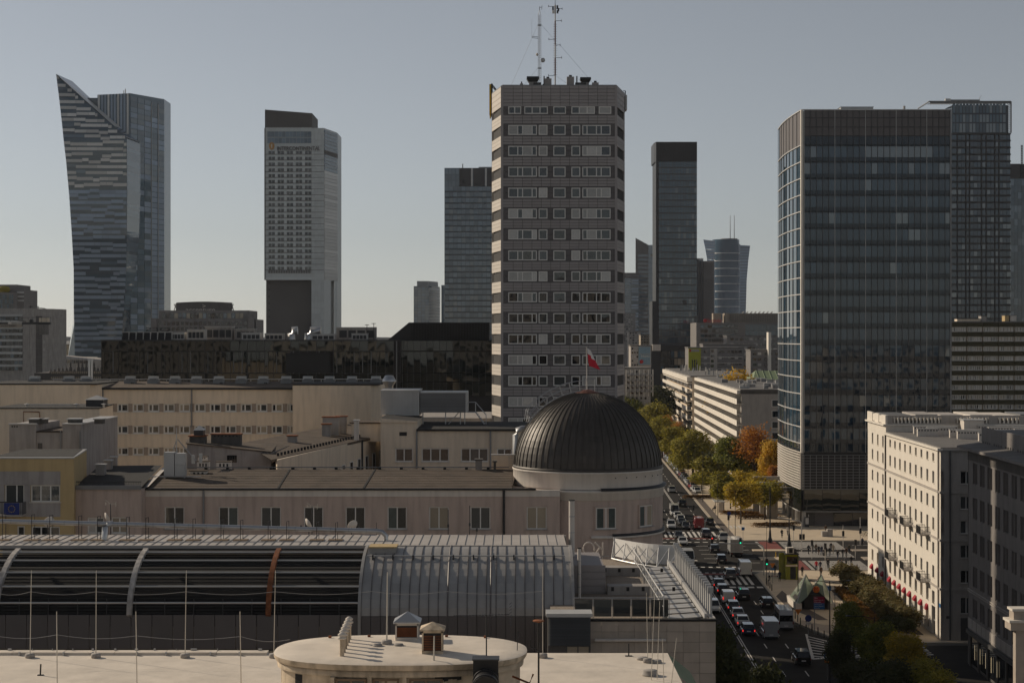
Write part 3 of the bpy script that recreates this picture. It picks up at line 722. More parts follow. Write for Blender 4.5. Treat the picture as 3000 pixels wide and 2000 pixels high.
for u,v1,lab in((324,1475,'tall roof aerial with curved elements near the duct elbow'),(914,1482,'tall roof aerial with slanting element before the pink wall'),(1103,1530,'thin short aerial pole beside the duct end'),(1313,1492,'thin aerial pole in front of the curtained window'),(1376,1480,'thick aerial pole in front of the pink wall'),(1397,1532,'short aerial pole with small bracket before the pink wall')):
 t=Th('aerial',lab,'aerial',(X(u,114.5),114.5,26.7));h=Z(v1,114.5)-26.7
 b=MB();b.tube([(0,0,0),(0,0,h)],.03 if v1<1500 else .02,'dark_metal',6);t.mesh('mast',b)
 b=MB()
 if v1<1483 and u<1000:b.tube([(-.35,0,h+.25),(.1,0,h-.1)],.018,'pole_white',5);b.tube([(-.3,-.1,h-.1),(-.32,0,h+.1)],.012,'pole_white',4);b.tube([(.35,0,h-.2),(.36,0,h+.15)],.012,'pole_white',4);b.tube([(-.3,0,h),(.36,0,h)],.012,'pole_white',4)
 else:b.box(-.06,.06,-.05,.05,h*.3,h*.3+.2,'dark_metal')
 t.mesh('elements',b)
# stone clad block with roof terrace
YS=95.0
t=Th('stone_clad_building','beige stone clad block with a gravel roof terrace beside the street','building',(0,YS,0))
sx0,sx1=X(1620,YS),X(2097,YS)
TZ=24.15
b=MB();b.box(sx0,sx1-.06,.06,28,0,TZ-.25,'concrete');t.mesh('body',b)
b=MB();b.box(sx0,sx1-.3,.3,28,TZ-.25,TZ-.2,'gravel');t.mesh('terrace_floor',b)
tw,thh=(sx1-sx0)/10,.575
for c in range(10):
 for r in range(10):t.box('stone_tile',sx0+c*tw+.008,sx0+(c+1)*tw-.008,0,.055,TZ-(r+1)*thh+.008,TZ-r*thh-.008,'stone_tile')
for c in range(14):
 for r in range(5):t.box('stone_tile',sx1-.055,sx1,.07+c*.9,.07+c*.9+.88,TZ-(r+1)*thh+.008,TZ-r*thh-.008,'stone_tile')
b=MB();b.box(sx0,sx1+.04,-.05,.32,TZ,TZ+.13,'roof_black');b.box(sx1-.3,sx1+.04,.32,28,TZ,TZ+.11,'sheet_pale');t.mesh('parapet_cap',b)
b=MB();b.tube([(X(1742,YS),-.18,Z(1873,YS)),(X(1950,YS),-.18,Z(1873,YS))],.09,'plaster_white',10);t.mesh('light_tube',b)
for u in(1787,1856):
 b=MB();x=X(u,YS);b.tube([(x,0,22.2),(x,-.3,22.15),(x,-.32,22.0)],.03,'dark_metal',6);b.box(x-.08,x+.08,-.4,-.24,21.9,22.02,'dark_metal');t.mesh('wall_lamp',b)
for k in range(7):t.box('deck_plank',X(1920,110)+.16*k,X(1920,110)+.16*k+.145,1,22,TZ-.2,TZ-.13,'planks')
for y in(11.0,19.5):t.box('beam',X(1775,108),sx1-2.6,y,y+1.1,TZ-.2,TZ+.35,'concrete')
for y in(11.0,19.5):
 for k in range(5):t.box('beam_slot',X(1785,108)+.95*k,X(1785,108)+.95*k+.18,y-.02,y-.005,TZ+.05,TZ+.3,'panel_joint')
b=MB();b.box(X(1680,107),X(1773,107),11.5,20,TZ-.2,Z(1664,107),'panel_grey');t.mesh('plant_room',b)
for k in range(4):t.box('plant_panel',X(1680,107)+.01,X(1773,107)-.01,11.44,11.49,TZ-.1+.43*k,TZ+.3+.43*k,'panel_grey')
b=MB();b.box(sx0-.3,sx0+2.05,-1.0,-.02,16,Z(1805,YS-1)-.02,'concrete_dark');t.mesh('louvre_box',b)
b=MB();b.box(sx0-.4,sx0+2.15,-1.1,.4,Z(1805,YS-1)-.02,Z(1797,YS-1)+.02,'light_metal');t.mesh('louvre_lid',b)
for k in range(26):
 z=Z(1888,YS-1)+k*.063;q=MB();q.add([(sx0-.28,-1.02,z),(sx0+2.03,-1.02,z),(sx0+2.03,-1.1,z-.035),(sx0-.28,-1.1,z-.035),(sx0-.28,-1.02,z-.02),(sx0+2.03,-1.02,z-.02)],[(0,3,2,1),(3,4,5,2)],'grey_metal');t.piece('louvre_slat',q)
t.put('window',frame_mesh(1.3,.9,(1,1),1,.06,'frame_dark'),None,(sx0+1.35,-1.05,Z(1909,YS-1)))
t.box('pane',sx0+.75,sx0+1.95,-1.02,-1.005,Z(1925,YS-1),Z(1893,YS-1),'pane_blind')
for k in range(6):
 x=X(1682,97)+k*1.08
 b=MB();b.tube([(x,2.0,TZ-.2),(x,2.0,TZ+1.0)],.025,'galv',6);t.mesh('rail_post',b)
 if k<5:t.box('rail_pane',x+.05,x+1.03,1.99,2.01,TZ-.05,TZ+.9,'pane_mid')
b=MB();b.tube([(X(1682,97),2,TZ+1),(X(1682,97)+5.4,2,TZ+1)],.03,'galv',6);t.mesh('handrail',b)
RXa,RXb=8.55,8.35
b=MB();b.tube([(RXa,1.2,TZ+1.2),(RXb,24,TZ+1.2)],.05,'light_metal',6);b.tube([(RXa,1.2,TZ+.6),(RXb,24,TZ+.6)],.03,'light_metal',6);t.mesh('side_rail',b)
for k in range(20):
 y=1.2+1.15*k;b=MB();b.tube([(RXa,y,TZ-.2),(RXa,y,TZ+1.2)],.03,'light_metal',5);t.mesh('side_rail_post',b)
for k in range(12):
 y=1.6+1.8*k;b=MB()
 xa,xb=8.85,10.75
 b.add([(xa,y,TZ-.12),(xb,y+.15,TZ-.02),(xb,y+1.15,TZ+.04),(xa,y+1.0,TZ-.06),(xa,y,TZ-.16),(xb,y+.15,TZ-.06),(xb,y+1.15,TZ),(xa,y+1.0,TZ-.1)],[(0,1,2,3),(7,6,5,4),(0,4,5,1),(1,5,6,2),(2,6,7,3),(3,7,4,0)],'light_metal');t.piece('canopy_panel',b)
 t.box('canopy_edge',xa,xb,y-.7,y-.6,TZ-.18,TZ-.1,'galv')
b=MB();b.box(10.8,10.95,.8,24,TZ,TZ+.3,'light_metal');t.mesh('gutter',b)
b=MB();b.box(8.7,10.8,.8,26,TZ-.21,TZ-.17,'roof_black');t.mesh('canopy_gap_shade',b)  # dark sheet laid under the panels so the gaps read as shade
for k in range(21):
 y=1.4+1.02*k;b=MB();x=sx1-.16
 b.box(x,x+.12,y,y+.35,TZ-2.6,TZ+1.55,'light_metal');b.box(x-.12,x+.2,y+.05,y+.3,TZ+1.35,TZ+1.7,'galv');t.piece('facade_fin',b)
t.flush()
def flue(u,v0,v1,y,r,label):
 t=Th('flue_pipe',label,'flue',(X(u,y),y,Z(v0,y)));h=Z(v1,y)-Z(v0,y)
 b=MB();b.tube([(0,0,0),(0,0,h)],r,'plaster_white',16);t.mesh('pipe',b)
 for k in range(1,5):b=MB();b.tube([(0,0,h*k/5),(0,0,h*k/5+.05)],r*1.08,'galv',16);t.mesh('clamp',b)
 b=MB();b.tube([(0,0,h),(0,0,h+.06)],r*1.12,'roof_black',16);t.mesh('rim',b)
flue(1675,1700,1466,113,.19,'tall pale metal flue at the end of the barrel roof')
flue(1697,1795,1606,105,.11,'shorter thin flue beside the plant room')
YL=124.0
t=Th('roof_letters','white sign letters seen from behind on the terrace edge','sign',(X(1705,YL),YL,23.0))
h=Z(1588,YL)-Z(1626,YL)
zl=Z(1626,YL)-23;ku=lambda u:X(u,YL)-X(1705,YL)
b=MB();b.tube([(ku(1725)+ku(1721)*math.cos(2*PI*k/24),0,zl+h/2+h/2*math.sin(2*PI*k/24))for k in range(25)],.06,'plaster_white',6,closed=False);t.mesh('letter',b)
b=MB();b.tube([(ku(1766),0,zl),(ku(1766),0,zl+h)],.06,'plaster_white',6);b.tube([(ku(1743),0,zl+h),(ku(1764),0,zl+h*.45)],.06,'plaster_white',6);b.tube([(ku(1742),0,zl),(ku(1757),0,zl+h*.6)],.06,'plaster_white',6);t.mesh('letter',b)
b=MB();b.tube([(-.6,0,Z(1628,YL)-23),(2.0,0,Z(1628,YL)-23)],.03,'galv',5);b.tube([(0.1,0,0),(.1,0,Z(1628,YL)-23)],.03,'galv',5);b.tube([(1.5,0,0),(1.5,0,Z(1628,YL)-23)],.03,'galv',5);t.mesh('rail',b)
t=Th('advertising_board','white curved advertising board seen from behind with a steel truss','board',(0,121,TZ-.2))
P=[]
for k in range(13):
 a=k/12;x=7.45+4.3*a;y=3.5-5.0*a-1.2*math.sin(PI*a);P.append((x,y,1.33+.1*a))
b=MB()
for(x0,y0,h0),(x1,y1,h1)in zip(P[:-1],P[1:]):
 b.add([(x0,y0,.05),(x1,y1,.05),(x1,y1,h1),(x0,y0,h0),(x0,y0+.12,.05),(x1,y1+.12,.05),(x1,y1+.12,h1),(x0,y0+.12,h0)],[(0,1,2,3),(7,6,5,4),(3,2,6,7)],'white_paint')
t.mesh('panel',b)
b=MB();x,y,h=P[-1];b.box(x-.04,x+.1,y-.12,y+.25,-.1,h+.03,'plaster_yellow');b.box(P[0][0]-.06,P[0][0]+.03,P[0][1]-.05,P[0][1]+.2,-.1,P[0][2]+.03,'light_metal');t.mesh('edge',b)
for k in range(0,12,2):
 (x0,y0,h0),(x1,y1,h1)=P[k],P[min(k+2,12)];b=MB();b.tube([(x0,y0-.1,h0-.2),(x0-.3,y0-2.2,.15)],.04,'galv',5);b.tube([(x0-.3,y0-2.2,.15),(x1-.1,y1-.1,h1-.3)],.035,'galv',5);b.tube([(x0-.3,y0-2.2,.15),(x1-.3,y1-2.2,.15)],.045,'galv',5);t.mesh('truss',b)
# the pink house with the dome
YD0=140.0
zc=lambda v:Z(v,YD0)
xc=lambda u:X(u,YD0)
CX,CYD,RD=6.5,146.6,6.42
t=Th('domed_building','pink plastered house with a rounded corner under a dark dome','building',(0,YD0,0))
xa,xb=xc(425),CX-3.2
WZ=[(482,540),(640,698),(764,823),(890,947),(1012,1070),(1135,1192),(1257,1315),(1378,1437),(1543,1602)]
z1,z0=zc(1484),zc(1550)
holes=[(xc(a),xc(e),z0,z1)for a,e in WZ]
holes2=[(xc(a),xc(e),z0-3.5,z1-3.5)for a,e in WZ]
EAV=zc(1434)
xe=xc(1640)
b=wall_holes(xa,xe,0,EAV-.55,holes+holes2,'plaster_pink',.22);t.mesh('wall',b)
b=MB();b.box(xa+.02,xe,.36,12,0,EAV-.1,'plaster_pink');t.mesh('body',b)
b=MB();b.box(xa,xe,-.06,.36,EAV-.55,EAV-.02,'plaster_white');t.mesh('cornice',b)
b=MB();b.box(xa-.1,xc(1570),-.28,.1,EAV-.02,EAV+.14,'black_metal');t.mesh('gutter',b)
PW=[['pane_dark'],['pane_dark','pane_teal'],['pane_mid','pane_teal'],['pane_dark'],['pane_dark'],['pane_teal','pane_dark'],['pane_blind'],['pane_blind','pane_mid'],['pane_blind']]
for h_,pw in zip(holes,PW):window(t,*h_,cols=(1,1),d=.17,fw=.09,panes=pw,sill='plaster_grey')
for h_ in holes2:window(t,*h_,cols=(1,1),d=.17,fw=.09,sill='plaster_grey')
cy=CYD-YD0
HC=28.8
def arc_wall(r,za,zb,mat,name,a0=PI,a1=2*PI+.9,n=72):
 b=MB();b.lathe([(r,za),(r,zb)],mat,n,CX,cy,a0,a1);return t.mesh(name,b)
arc_wall(RD,0,EAV-.9,'plaster_pink','corner_wall')
b=MB();b.lathe([(RD,EAV-.95),(RD+.07,EAV-.92),(RD+.07,EAV-.35),(RD+.18,EAV-.3),(RD+.18,EAV-.12),(RD-.1,EAV-.1)],'plaster_white',72,CX,cy,PI,2*PI+.9);t.mesh('corner_band',b)
b=MB();b.lathe([(RD+.3,EAV-.13),(RD+.3,EAV+.04),(RD-.1,EAV+.1)],'black_metal',72,CX,cy,-1.45,.9);t.mesh('corner_gutter',b)
b=MB();b.lathe([(RD-.05,EAV-.05),(RD-.02,EAV+.1),(RD-.02,HC-.16),(RD+.05,HC-.12),(RD+.05,HC),(RD-.2,HC+.04)],'plaster_white',96,CX,cy);t.mesh('drum',b)
for k in range(9):
 a=-1.25+.16*k;b=MB();r=RD+.0
 b.tube([(CX+r*math.cos(a),cy+r*math.sin(a),HC-.5),(CX+r*math.cos(a),cy+r*math.sin(a),HC-.42)],.05,'dark_metal',6);t.mesh('drain_spout',b)
b=MB();b.lathe([(RD+.02,23.35),(RD+.22,23.4),(RD+.22,23.55),(RD+.02,23.62)],'plaster_white',72,CX,cy,-PI/2,.9);t.mesh('string_course',b)
b=MB();b.lathe([(RD+.2,23.55),(RD+.26,23.6),(RD+.05,23.75)],'black_metal',72,CX,cy,-1.3,.9);t.mesh('string_course_flashing',b)
for a_deg,w in((-79,1.7),(-43.5,1.7)):
 a=math.radians(a_deg);px,py=CX+(RD-.12)*math.cos(a),cy+(RD-.12)*math.sin(a)
 fr=(px,py,a+PI/2)
 zz0,zz1=zc(1548)-.05,zc(1485)-.05
 wo=t.put('window',frame_mesh(w,zz1-zz0,(1,1),1,.09,'frame_white'),None,(0,-.13,(zz0+zz1)/2),fr=fr)
 for s_,pm in((-1,'pane_teal'),(1,'pane_teal' if a_deg<-60 else 'pane_blind')):
  t.put('pane',cube(pm),wo,(s_*w/4,-.10,(zz0+zz1)/2),scale=(w/2-.08,.03,zz1-zz0-.1),fr=fr)
 b=MB();b.box(-w/2-.12,-w/2,-.2,0.1,zz0,zz1+.1,'plaster_pink');b.box(w/2,w/2+.12,-.2,0.1,zz0,zz1+.1,'plaster_pink');b.box(-w/2,w/2,-.2,.1,zz1,zz1+.1,'plaster_pink');b.box(-w/2-.15,w/2+.15,-.26,.1,zz0-.08,zz0,'plaster_grey')
 t.mesh('window_surround',b,fr=fr)
for u,mt,r in((597,'grey_metal',.08),(1476,'black_metal',.1)):
 b=MB();b.tube([(xc(u),-.14,EAV),(xc(u),-.14,15)],r,mt,8);t.mesh('downpipe',b)
b=MB();b.box(xa-.42,xa-.02,-.1,.4,8,EAV+.2,'roof_black');b.tube([(xa-.5,-.16,EAV+.4),(xa-.5,-.16,8)],.1,'grey_metal',8);t.mesh('end_pipe',b)
ridge_z=Z(1374,149.5);ry=9.5
b=MB();b.add([(xa-.3,-.2,EAV+.1),(xc(1500),-.2,EAV+.1),(xc(1500)+.4,ry,ridge_z),(X(487,149.5),ry,ridge_z)],[(0,1,2,3)],'roof_brown');t.mesh('roof_deck',b)
k=0
nstr=8
for i in range(nstr):
 f0,f1=i/nstr,(i+1)/nstr
 xl0,xr0=xa-.3,xc(1500);xl1,xr1=X(487,149.5),xc(1500)+.4
 q=MB();e=.03
 y0_,y1_=-.2+(ry+.2)*f0,-.2+(ry+.2)*f1;q0,q1=EAV+.1+(ridge_z-EAV-.1)*f0,EAV+.1+(ridge_z-EAV-.1)*f1
 q.add([(xl0+(xl1-xl0)*f0,y0_,q0+e),(xr0,y0_,q0+e),(xr0,y1_,q1+.008),(xl0+(xl1-xl0)*f1,y1_,q1+.008),(xl0+(xl1-xl0)*f0,y0_,q0),(xr0,y0_,q0)],[(0,1,2,3),(4,5,1,0)],'roof_brown');t.piece('felt_strip',q)
for u in(815,1065):
 q=MB();q.box(xc(u)-.07,xc(u)+.07,0,.02,0,.02,'roof_black');q.v=[];q.f=[];q.m=[];q.smooth=[]
 q.add([(xc(u)-.08,-.1,EAV+.17),(xc(u)+.08,-.1,EAV+.17),(X(u+35,149),ry-.3,ridge_z+.03),(X(u+31,149),ry-.3,ridge_z+.03)],[(0,1,2,3)],'roof_black');t.piece('felt_joint',q)
b=MB();b.tube([(X(487,149.5),ry-.1,ridge_z+.18),(xc(1490),ry-.1,ridge_z+.18)],.05,'grey_metal',6);t.mesh('ridge_rail',b)
for k in range(14):x=X(600,149.5)+1.9*k;t.box('rail_foot',x,x+.25,ry-.25,ry+.1,ridge_z,ridge_z+.2,'black_metal')
b=MB();b.add([(xa-.35,-.25,EAV+.05),(xa+.35,-.25,EAV+.3),(X(492,149.5),ry,ridge_z+.25),(X(477,149.5),ry,ridge_z+.15)],[(0,1,2,3)],'sheet_pale');t.mesh('verge_flashing',b)
NG=64
def gore():
 b=MB();n=16;da=PI/NG
 def pt(phi,a,e=0.0):
  r=(RD-.1+e);return(r*math.cos(phi)*math.sin(a),-r*math.cos(phi)*math.cos(a),(RD-.03+e)*math.sin(phi))
 rows=[(math.radians(2+82*i/n))for i in range(n+1)]
 for p0,p1 in zip(rows[:-1],rows[1:]):
  for s in(-1,1):
   a0,a1=(-da,0)if s<0 else(0,da)
   m0=.012
   b.add([pt(p0,a0,0 if s<0 else m0),pt(p0,a1,m0 if s<0 else 0),pt(p1,a1,m0 if s<0 else 0),pt(p1,a0,0 if s<0 else m0)],[(0,1,2,3)],'dome_sheet',True)
  w=min(.016/max(math.cos(p0),.1),da*.8)/RD*1.5
  b.add([pt(p0,-da-w),pt(p0,-da-w,.06),pt(p0,-da+w,.06),pt(p0,-da+w),pt(p1,-da-w),pt(p1,-da-w,.06),pt(p1,-da+w,.06),pt(p1,-da+w)],[(0,4,5,1),(1,5,6,2),(2,6,7,3)],'dome_sheet')
 return b.mesh('gore')
gm=gore()
dome=t.mesh('dome',(lambda b:(b.lathe([((RD-.16)*math.cos(math.radians(a)),(RD-.1)*math.sin(math.radians(a))+HC)for a in range(0,91,6)],'dome_sheet',48,CX,cy),b)[-1])(MB()))
for k in range(NG):t.put('roof_sheet',gm,dome,(CX,cy,HC),rot=(0,0,2*PI*k/NG+.03))
b=MB();b.lathe([(RD-.02,HC-.01),(RD+.03,HC+.06),(RD-.02,HC+.22),(RD-.1,HC+.26)],'dome_sheet',96,CX,cy);t.mesh('dome_hem',b)
b=MB();b.lathe([(1.15,HC+RD-.24),(1.05,HC+RD-.05),(.8,HC+RD+.02),(.5,HC+RD+.14),(.3,HC+RD+.2),(0,HC+RD+.22)],'copper',32,CX,cy);t.mesh('dome_cap',b)
def on_dome(deg,az,e):p=math.radians(deg);r=RD+e;return(CX+r*math.cos(p)*math.cos(az),cy+r*math.cos(p)*math.sin(az),HC+r*math.sin(p))
azl=PI+.25
for off in(-.045,.045):
 b=MB();b.tube([on_dome(a,azl+off*(1.0 if a<70 else 1.8),.12)for a in range(36,89,3)],.035,'galv',5);t.mesh('ladder_stringer',b)
 for e in(.55,1.0):
  b=MB();b.tube([on_dome(a,azl+off*(1.2 if a<70 else 2.5),e*min(1,(a-30)/14))for a in range(36,92,3)],.028,'galv',5);t.mesh('ladder_handrail',b)
 for a in range(42,90,7):
  b=MB();b.tube([on_dome(a,azl+off,.1),on_dome(a,azl+off*1.3,1.0*min(1,(a-30)/14))],.022,'galv',5);t.mesh('ladder_post',b)
for a in range(38,88,3):
 b=MB();b.tube([on_dome(a,azl-.05,.12),on_dome(a,azl+.05,.12)],.02,'galv',4);t.mesh('rung',b)
for dx in(-.15,.6):
 b=MB();b.tube([(CX+dx,cy-.3,HC+RD),(CX+dx,cy-.3,HC+RD+1.15)],.03,'galv',5);t.mesh('rail_post',b)
b=MB();b.tube([(CX-.15,cy-.3,HC+RD+1.13),(CX+.6,cy-.3,HC+RD+1.13)],.028,'galv',5);t.mesh('top_rail',b)
t.flush()
fy=CYD-.0
t=Th('flag','white and red flag drooping from its pole on top of the dome','flag',(X(1720,fy),fy,HC+RD+.15))
zt=Z(1016,fy)-(HC+RD+.15)
b=MB();b.tube([(0,0,0),(-.06,0,zt)],.045,'plaster_white',8,.025);t.mesh('pole',b)
b=MB();nx,nz=6,12
def fp(i,j):
 a,c=i/nx,j/nz
 x=.02+a*(.34+.75*c)*(.9)+.15*c*c;z=zt-.08-c*1.55-a*(.25+.1*c);y=.12*math.sin(5*a+4*c)*a
 return(x,y,z)
for j in range(nz):
 for i in range(nx):
  top=(i/nx)*.5+(1-j/nz)*.75>.55
  b.add([fp(i,j),fp(i,j+1),fp(i+1,j+1),fp(i+1,j)],[(0,1,2,3)],'flag_white' if(j-1.2*i)<3.4 and j<8 and i<6 and(j<4 or i>2 and j<6)else 'flag_red',True)
t.mesh('cloth',b)
# houses behind the pink one, left half
Y1=137.0
f=lambda u:X(u,Y1);g=lambda v:Z(v,Y1)
t=Th('yellow_house','ochre yellow house with grey plaster fields and a flagged balcony','house',(0,Y1,0))
hol=[(f(90),f(176),g(1470),g(1420)),(f(14),f(71),g(1503),g(1418)),(f(50),f(72),g(1600),g(1540)),(f(92),f(175),g(1600),g(1541))]
b=wall_holes(f(-30),f(215),0,g(1343),hol,'plaster_yellow',.2);t.mesh('wall',b)
b=MB();b.prism([(f(-30),.35),(f(215)-.02,.35),(X(252,Y1+10),10),(f(-30),10)],0,g(1345),'plaster_yellow');t.mesh('body',b)
b=MB();b.prism([(f(215),.0),(f(215)+.05,-.02),(X(252,Y1+10)+.05,10),(X(252,Y1+10),10)],0,g(1341),'plaster_yellow');t.mesh('side_wall',b)
b=MB()
b.prism([(f(-30),-.08),(f(217),-.08),(X(254,Y1+10),10.05),(f(-30),10.05)],g(1343),g(1339),'light_metal');t.mesh('parapet_cap',b)
b=MB();b.prism([(f(-30),.5),(f(210),.5),(X(245,Y1+10),9.6),(f(-30),9.6)],g(1339),g(1338),'roof_black');t.mesh('roof',b)
for z0_,z1_ in((1420,1380),(1513,1472)):t.box('plaster_field',f(-30),f(177),-.03,0.0,g(z0_),g(z1_),'plaster_grey')
t.box('plaster_field',f(-30),f(13.5),-.03,0,g(1471.5),g(1420.5),'plaster_grey');t.box('plaster_field',f(71.5),f(89.5),-.03,0,g(1471.5),g(1420.5),'plaster_grey')
window(t,*hol[0],cols=(1,1,1),d=.16,fw=.1,panes=['pane_mid'],sill='plaster_white')
window(t,*hol[1],cols=(3,2),d=.16,fw=.1,panes=['pane_curtain','pane_mid'])
window(t,*hol[2],cols=(1,),d=.16,fw=.1);window(t,*hol[3],cols=(1,1,1),d=.16,fw=.1)
for i,(a,e)in enumerate(((f(90),f(176)),)):
 for k in range(14):t.box('blind_slat',a+.1,e-.1,.145,.15,g(1467)+.09*k,g(1467)+.09*k+.045,'light_metal')
t.box('balcony_slab',f(-30),f(78),-1.3,0,g(1508),g(1503),'concrete')
for k in range(26):x=f(-30)+k*(f(78)-f(-30))/25;t.box('baluster',x-.012,x+.012,-1.27,-1.24,g(1503),g(1467),'black_metal')
t.box('balcony_rail',f(-30),f(78),-1.29,-1.22,g(1467),g(1464),'black_metal')
for k in range(6):t.box('side_baluster',f(78)-.03,f(78)-.005,-1.2+.2*k,-1.17+.2*k,g(1503),g(1467),'black_metal')
t.flush()
t=Th('flag','blue flag with a ring of yellow stars hung on the balcony','flag',(f(26),Y1-1.3,g(1502)))
b=MB();w=f(70)-f(26);h=g(1468)-g(1502);n=10
for k in range(n):
 b.quad((w*k/n,-.03-.03*math.sin(k*1.1),0),(w*(k+1)/n,-.03-.03*math.sin(k*1.1+1.1),0),(w*(k+1)/n,-.03-.03*math.sin(k*1.1+1.1),h),(w*k/n,-.03-.03*math.sin(k*1.1),h),'flag_blue')
t.mesh('cloth',b)
def star_mesh():
 b=MB();pts=[((.05 if k%2==0 else .02)*math.sin(PI*k/5),0,(.05 if k%2==0 else .02)*math.cos(PI*k/5))for k in range(10)]
 b.add(pts,[tuple(range(10))],'flag_yellow');return b.mesh('star')
stm=star_mesh()
for k in range(12):t.put('star',stm,None,(w*.52+.26*math.sin(2*PI*k/12),-.085,h/2+.26*math.cos(2*PI*k/12)))
t=Th('pink_annexe','low pink annexe with a black roof between yellow and domed houses','building',(0,138.2,0))
Y2=138.2;f=lambda u:X(u,Y2);g=lambda v:Z(v,Y2)
hol=[(f(256),f(305),g(1562),g(1515)),(f(326),f(374),g(1562),g(1514))]
b=wall_holes(f(215),f(414),0,g(1432),hol,'plaster_pink',.2);t.mesh('wall',b)
b=MB();b.box(f(215),f(414)-.03,.33,9.5,0,g(1434),'plaster_pink');t.mesh('body',b)
for h_ in hol:window(t,*h_,cols=(1,1),d=.16,fw=.1,sill='plaster_white')
b=MB();b.add([(f(213),-.15,g(1431)),(f(414),-.15,g(1428)),(X(475,Y2+14),14,Z(1362,Y2+14)),(X(290,Y2+14),14,Z(1364,Y2+14))],[(0,1,2,3)],'roof_black');t.mesh('roof',b)
t.box('fascia',f(213),f(414),-.2,-.0,g(1433),g(1421),'grey_metal')
for k in range(40):t.box('snow_guard',f(218)+.135*k,f(218)+.135*k+.02,.2,.22,g(1424),g(1411),'black_metal')
t.box('snow_rail',f(217),f(413),.19,.23,g(1412),g(1410),'black_metal')
for u,v,w_ in((293,1384,26),(315,1372,20),(330,1362,18)):
 y=146+(1384-v)*.3;q=MB();wx=X(w_,y)-X(0,y);x=X(u,y)
 q.box(x-wx/2,x+wx/2,y-Y2,y-Y2+.7,Z(v,y)-.8,Z(v-22,y),'plaster_grey');q.box(x-wx/2-.08,x+wx/2+.08,y-Y2-.08,y-Y2+.78,Z(v-22,y),Z(v-25,y),'light_metal');t.mesh('chimney',q)
Y3=152.0;f=lambda u:X(u,Y3);g=lambda v:Z(v,Y3)
t=Th('grey_penthouse','grey stucco penthouse with a notched parapet and short chimneys','building',(0,Y3,0))
b=MB();b.box(f(27),f(105),0,8,20,g(1243),'plaster_grey');b.box(f(105),f(183),.2,8,20,g(1265),'plaster_grey');b.box(f(183),f(238),0,14,20,g(1243),'plaster_grey');t.mesh('front_wall',b)
b=MB();b.prism([(f(105),.1),(f(183),.1),(X(270,Y3+14),14),(X(128,Y3+14),14)],g(1266),[g(1263),g(1263),Z(1238,Y3+14),Z(1238,Y3+14)],'roof_brown');t.mesh('roof',b)
t.box('coping',f(25),f(106),-.1,.4,g(1243),g(1240),'light_metal');t.box('coping',f(182),f(240),-.1,14,g(1243),g(1240),'light_metal');t.box('coping',f(105.5),f(182),.1,.5,g(1265),g(1263),'black_metal')
for u in(178.5,235):q=MB();q.tube([(f(u),-.1,g(1262)),(f(u),-.1,g(1330))],.06,'grey_metal',6);t.mesh('downpipe',q)
for u,w_ in((75,36),(110,14),(190,36),(268,24)):
 q=MB();q.box(f(u),f(u+w_),1,2,g(1243),g(1230),'concrete_dark');q.box(f(u)-.1,f(u+w_)+.1,.9,2.1,g(1230),g(1227),'light_metal');t.mesh('chimney',q)
t.box('door',f(110),f(122),-.04+.2,.2,g(1330),g(1298),'concrete_dark')
for k in range(3):t.box('vent_hole',f(34+7*k),f(38+7*k),-.02,.0,g(1251),g(1247),'black_metal')
Y4=172.0;f=lambda u:X(u,Y4);g=lambda v:Z(v,Y4)
t=Th('beige_house','worn beige house with pipes and a pyramid capped roof vent','house',(0,Y4,0))
b=MB();b.prism([(f(-30),0),(f(292),0),(X(331,Y4+10),10),(f(-30),10)],0,g(1197),'plaster_beige');t.mesh('wall',b)
b=MB();b.prism([(f(-30),-.1),(f(293),-.1),(X(333,Y4+10),10.1),(f(-30),10.1)],g(1197),g(1194),'roof_black');t.mesh('roof',b)
fr=(f(292),0,math.atan2(10,X(331,Y4+10)-f(292)))
b=MB()
wl=math.hypot(10,X(331,Y4+10)-f(292))
window(t,wl*.45,wl*.85,g(1302),g(1245),cols=(1,1),rows=2,d=-.02,fw=.12,fr=fr,panes=['pane_mid'],sill='plaster_white')
q=MB();q.box(f(230),f(281),3,5,g(1194),g(1174),'dark_metal');t.mesh('vent_body',q)
q=MB();e=.15;x0_,x1_=f(230)-e,f(281)+e
q.add([(x0_,3-e,g(1174)),(x1_,3-e,g(1174)),(x1_,5+e,g(1174)),(x0_,5+e,g(1174)),((x0_+x1_)/2,4,g(1161))],[(0,1,4),(1,2,4),(2,3,4),(3,0,4),(3,2,1,0)],'light_metal');t.mesh('vent_cap',q)
q=MB();q.tube([(f(60),2,g(1188)),(f(222),2,g(1188))],.07,'plaster_white',6);t.mesh('roof_pipe',q)
for u in(62,208,290):q=MB();q.tube([(f(u),2,g(1196)),(f(u),2,g(1186))],.1,'plaster_white',6);q.lathe([(.3,g(1186)),(0,g(1183))],'light_metal',10,f(u),2);t.mesh('pipe_vent',q)
q=MB();q.tube([(f(70),-.1,g(1240)),(f(70),-.1,g(1205)),(f(116),-.1,g(1206)),(f(118),-.1,g(1225))],.05,'rust',5);t.mesh('wall_pipe',q)
Y5=210.0;f=lambda u:X(u,Y5);g=lambda v:Z(v,Y5)
t=Th('long_beige_building','long beige building with three rows of small white windows','building',(0,Y5,0))
rows=[(1206,1182),(1270,1246),(1333,1310)]
hol=[]
for(va,vb)in rows:
 for k in range(12):
  u=343+45.25*k
  hol.append((f(u),f(min(u+33,863)),g(va),g(vb)))
b=wall_holes(f(300),f(864),0,g(1141),hol,'plaster_beige',.25);t.mesh('wall',b)
b=MB();b.box(f(300),f(864),.42,14,0,g(1141),'plaster_beige');t.mesh('body',b)
for h_ in hol:window(t,*h_,cols=(5,8),d=.2,fw=.16,panes=['pane_dark','pane_mid','pane_blind','pane_blind'],sill='frame_white')
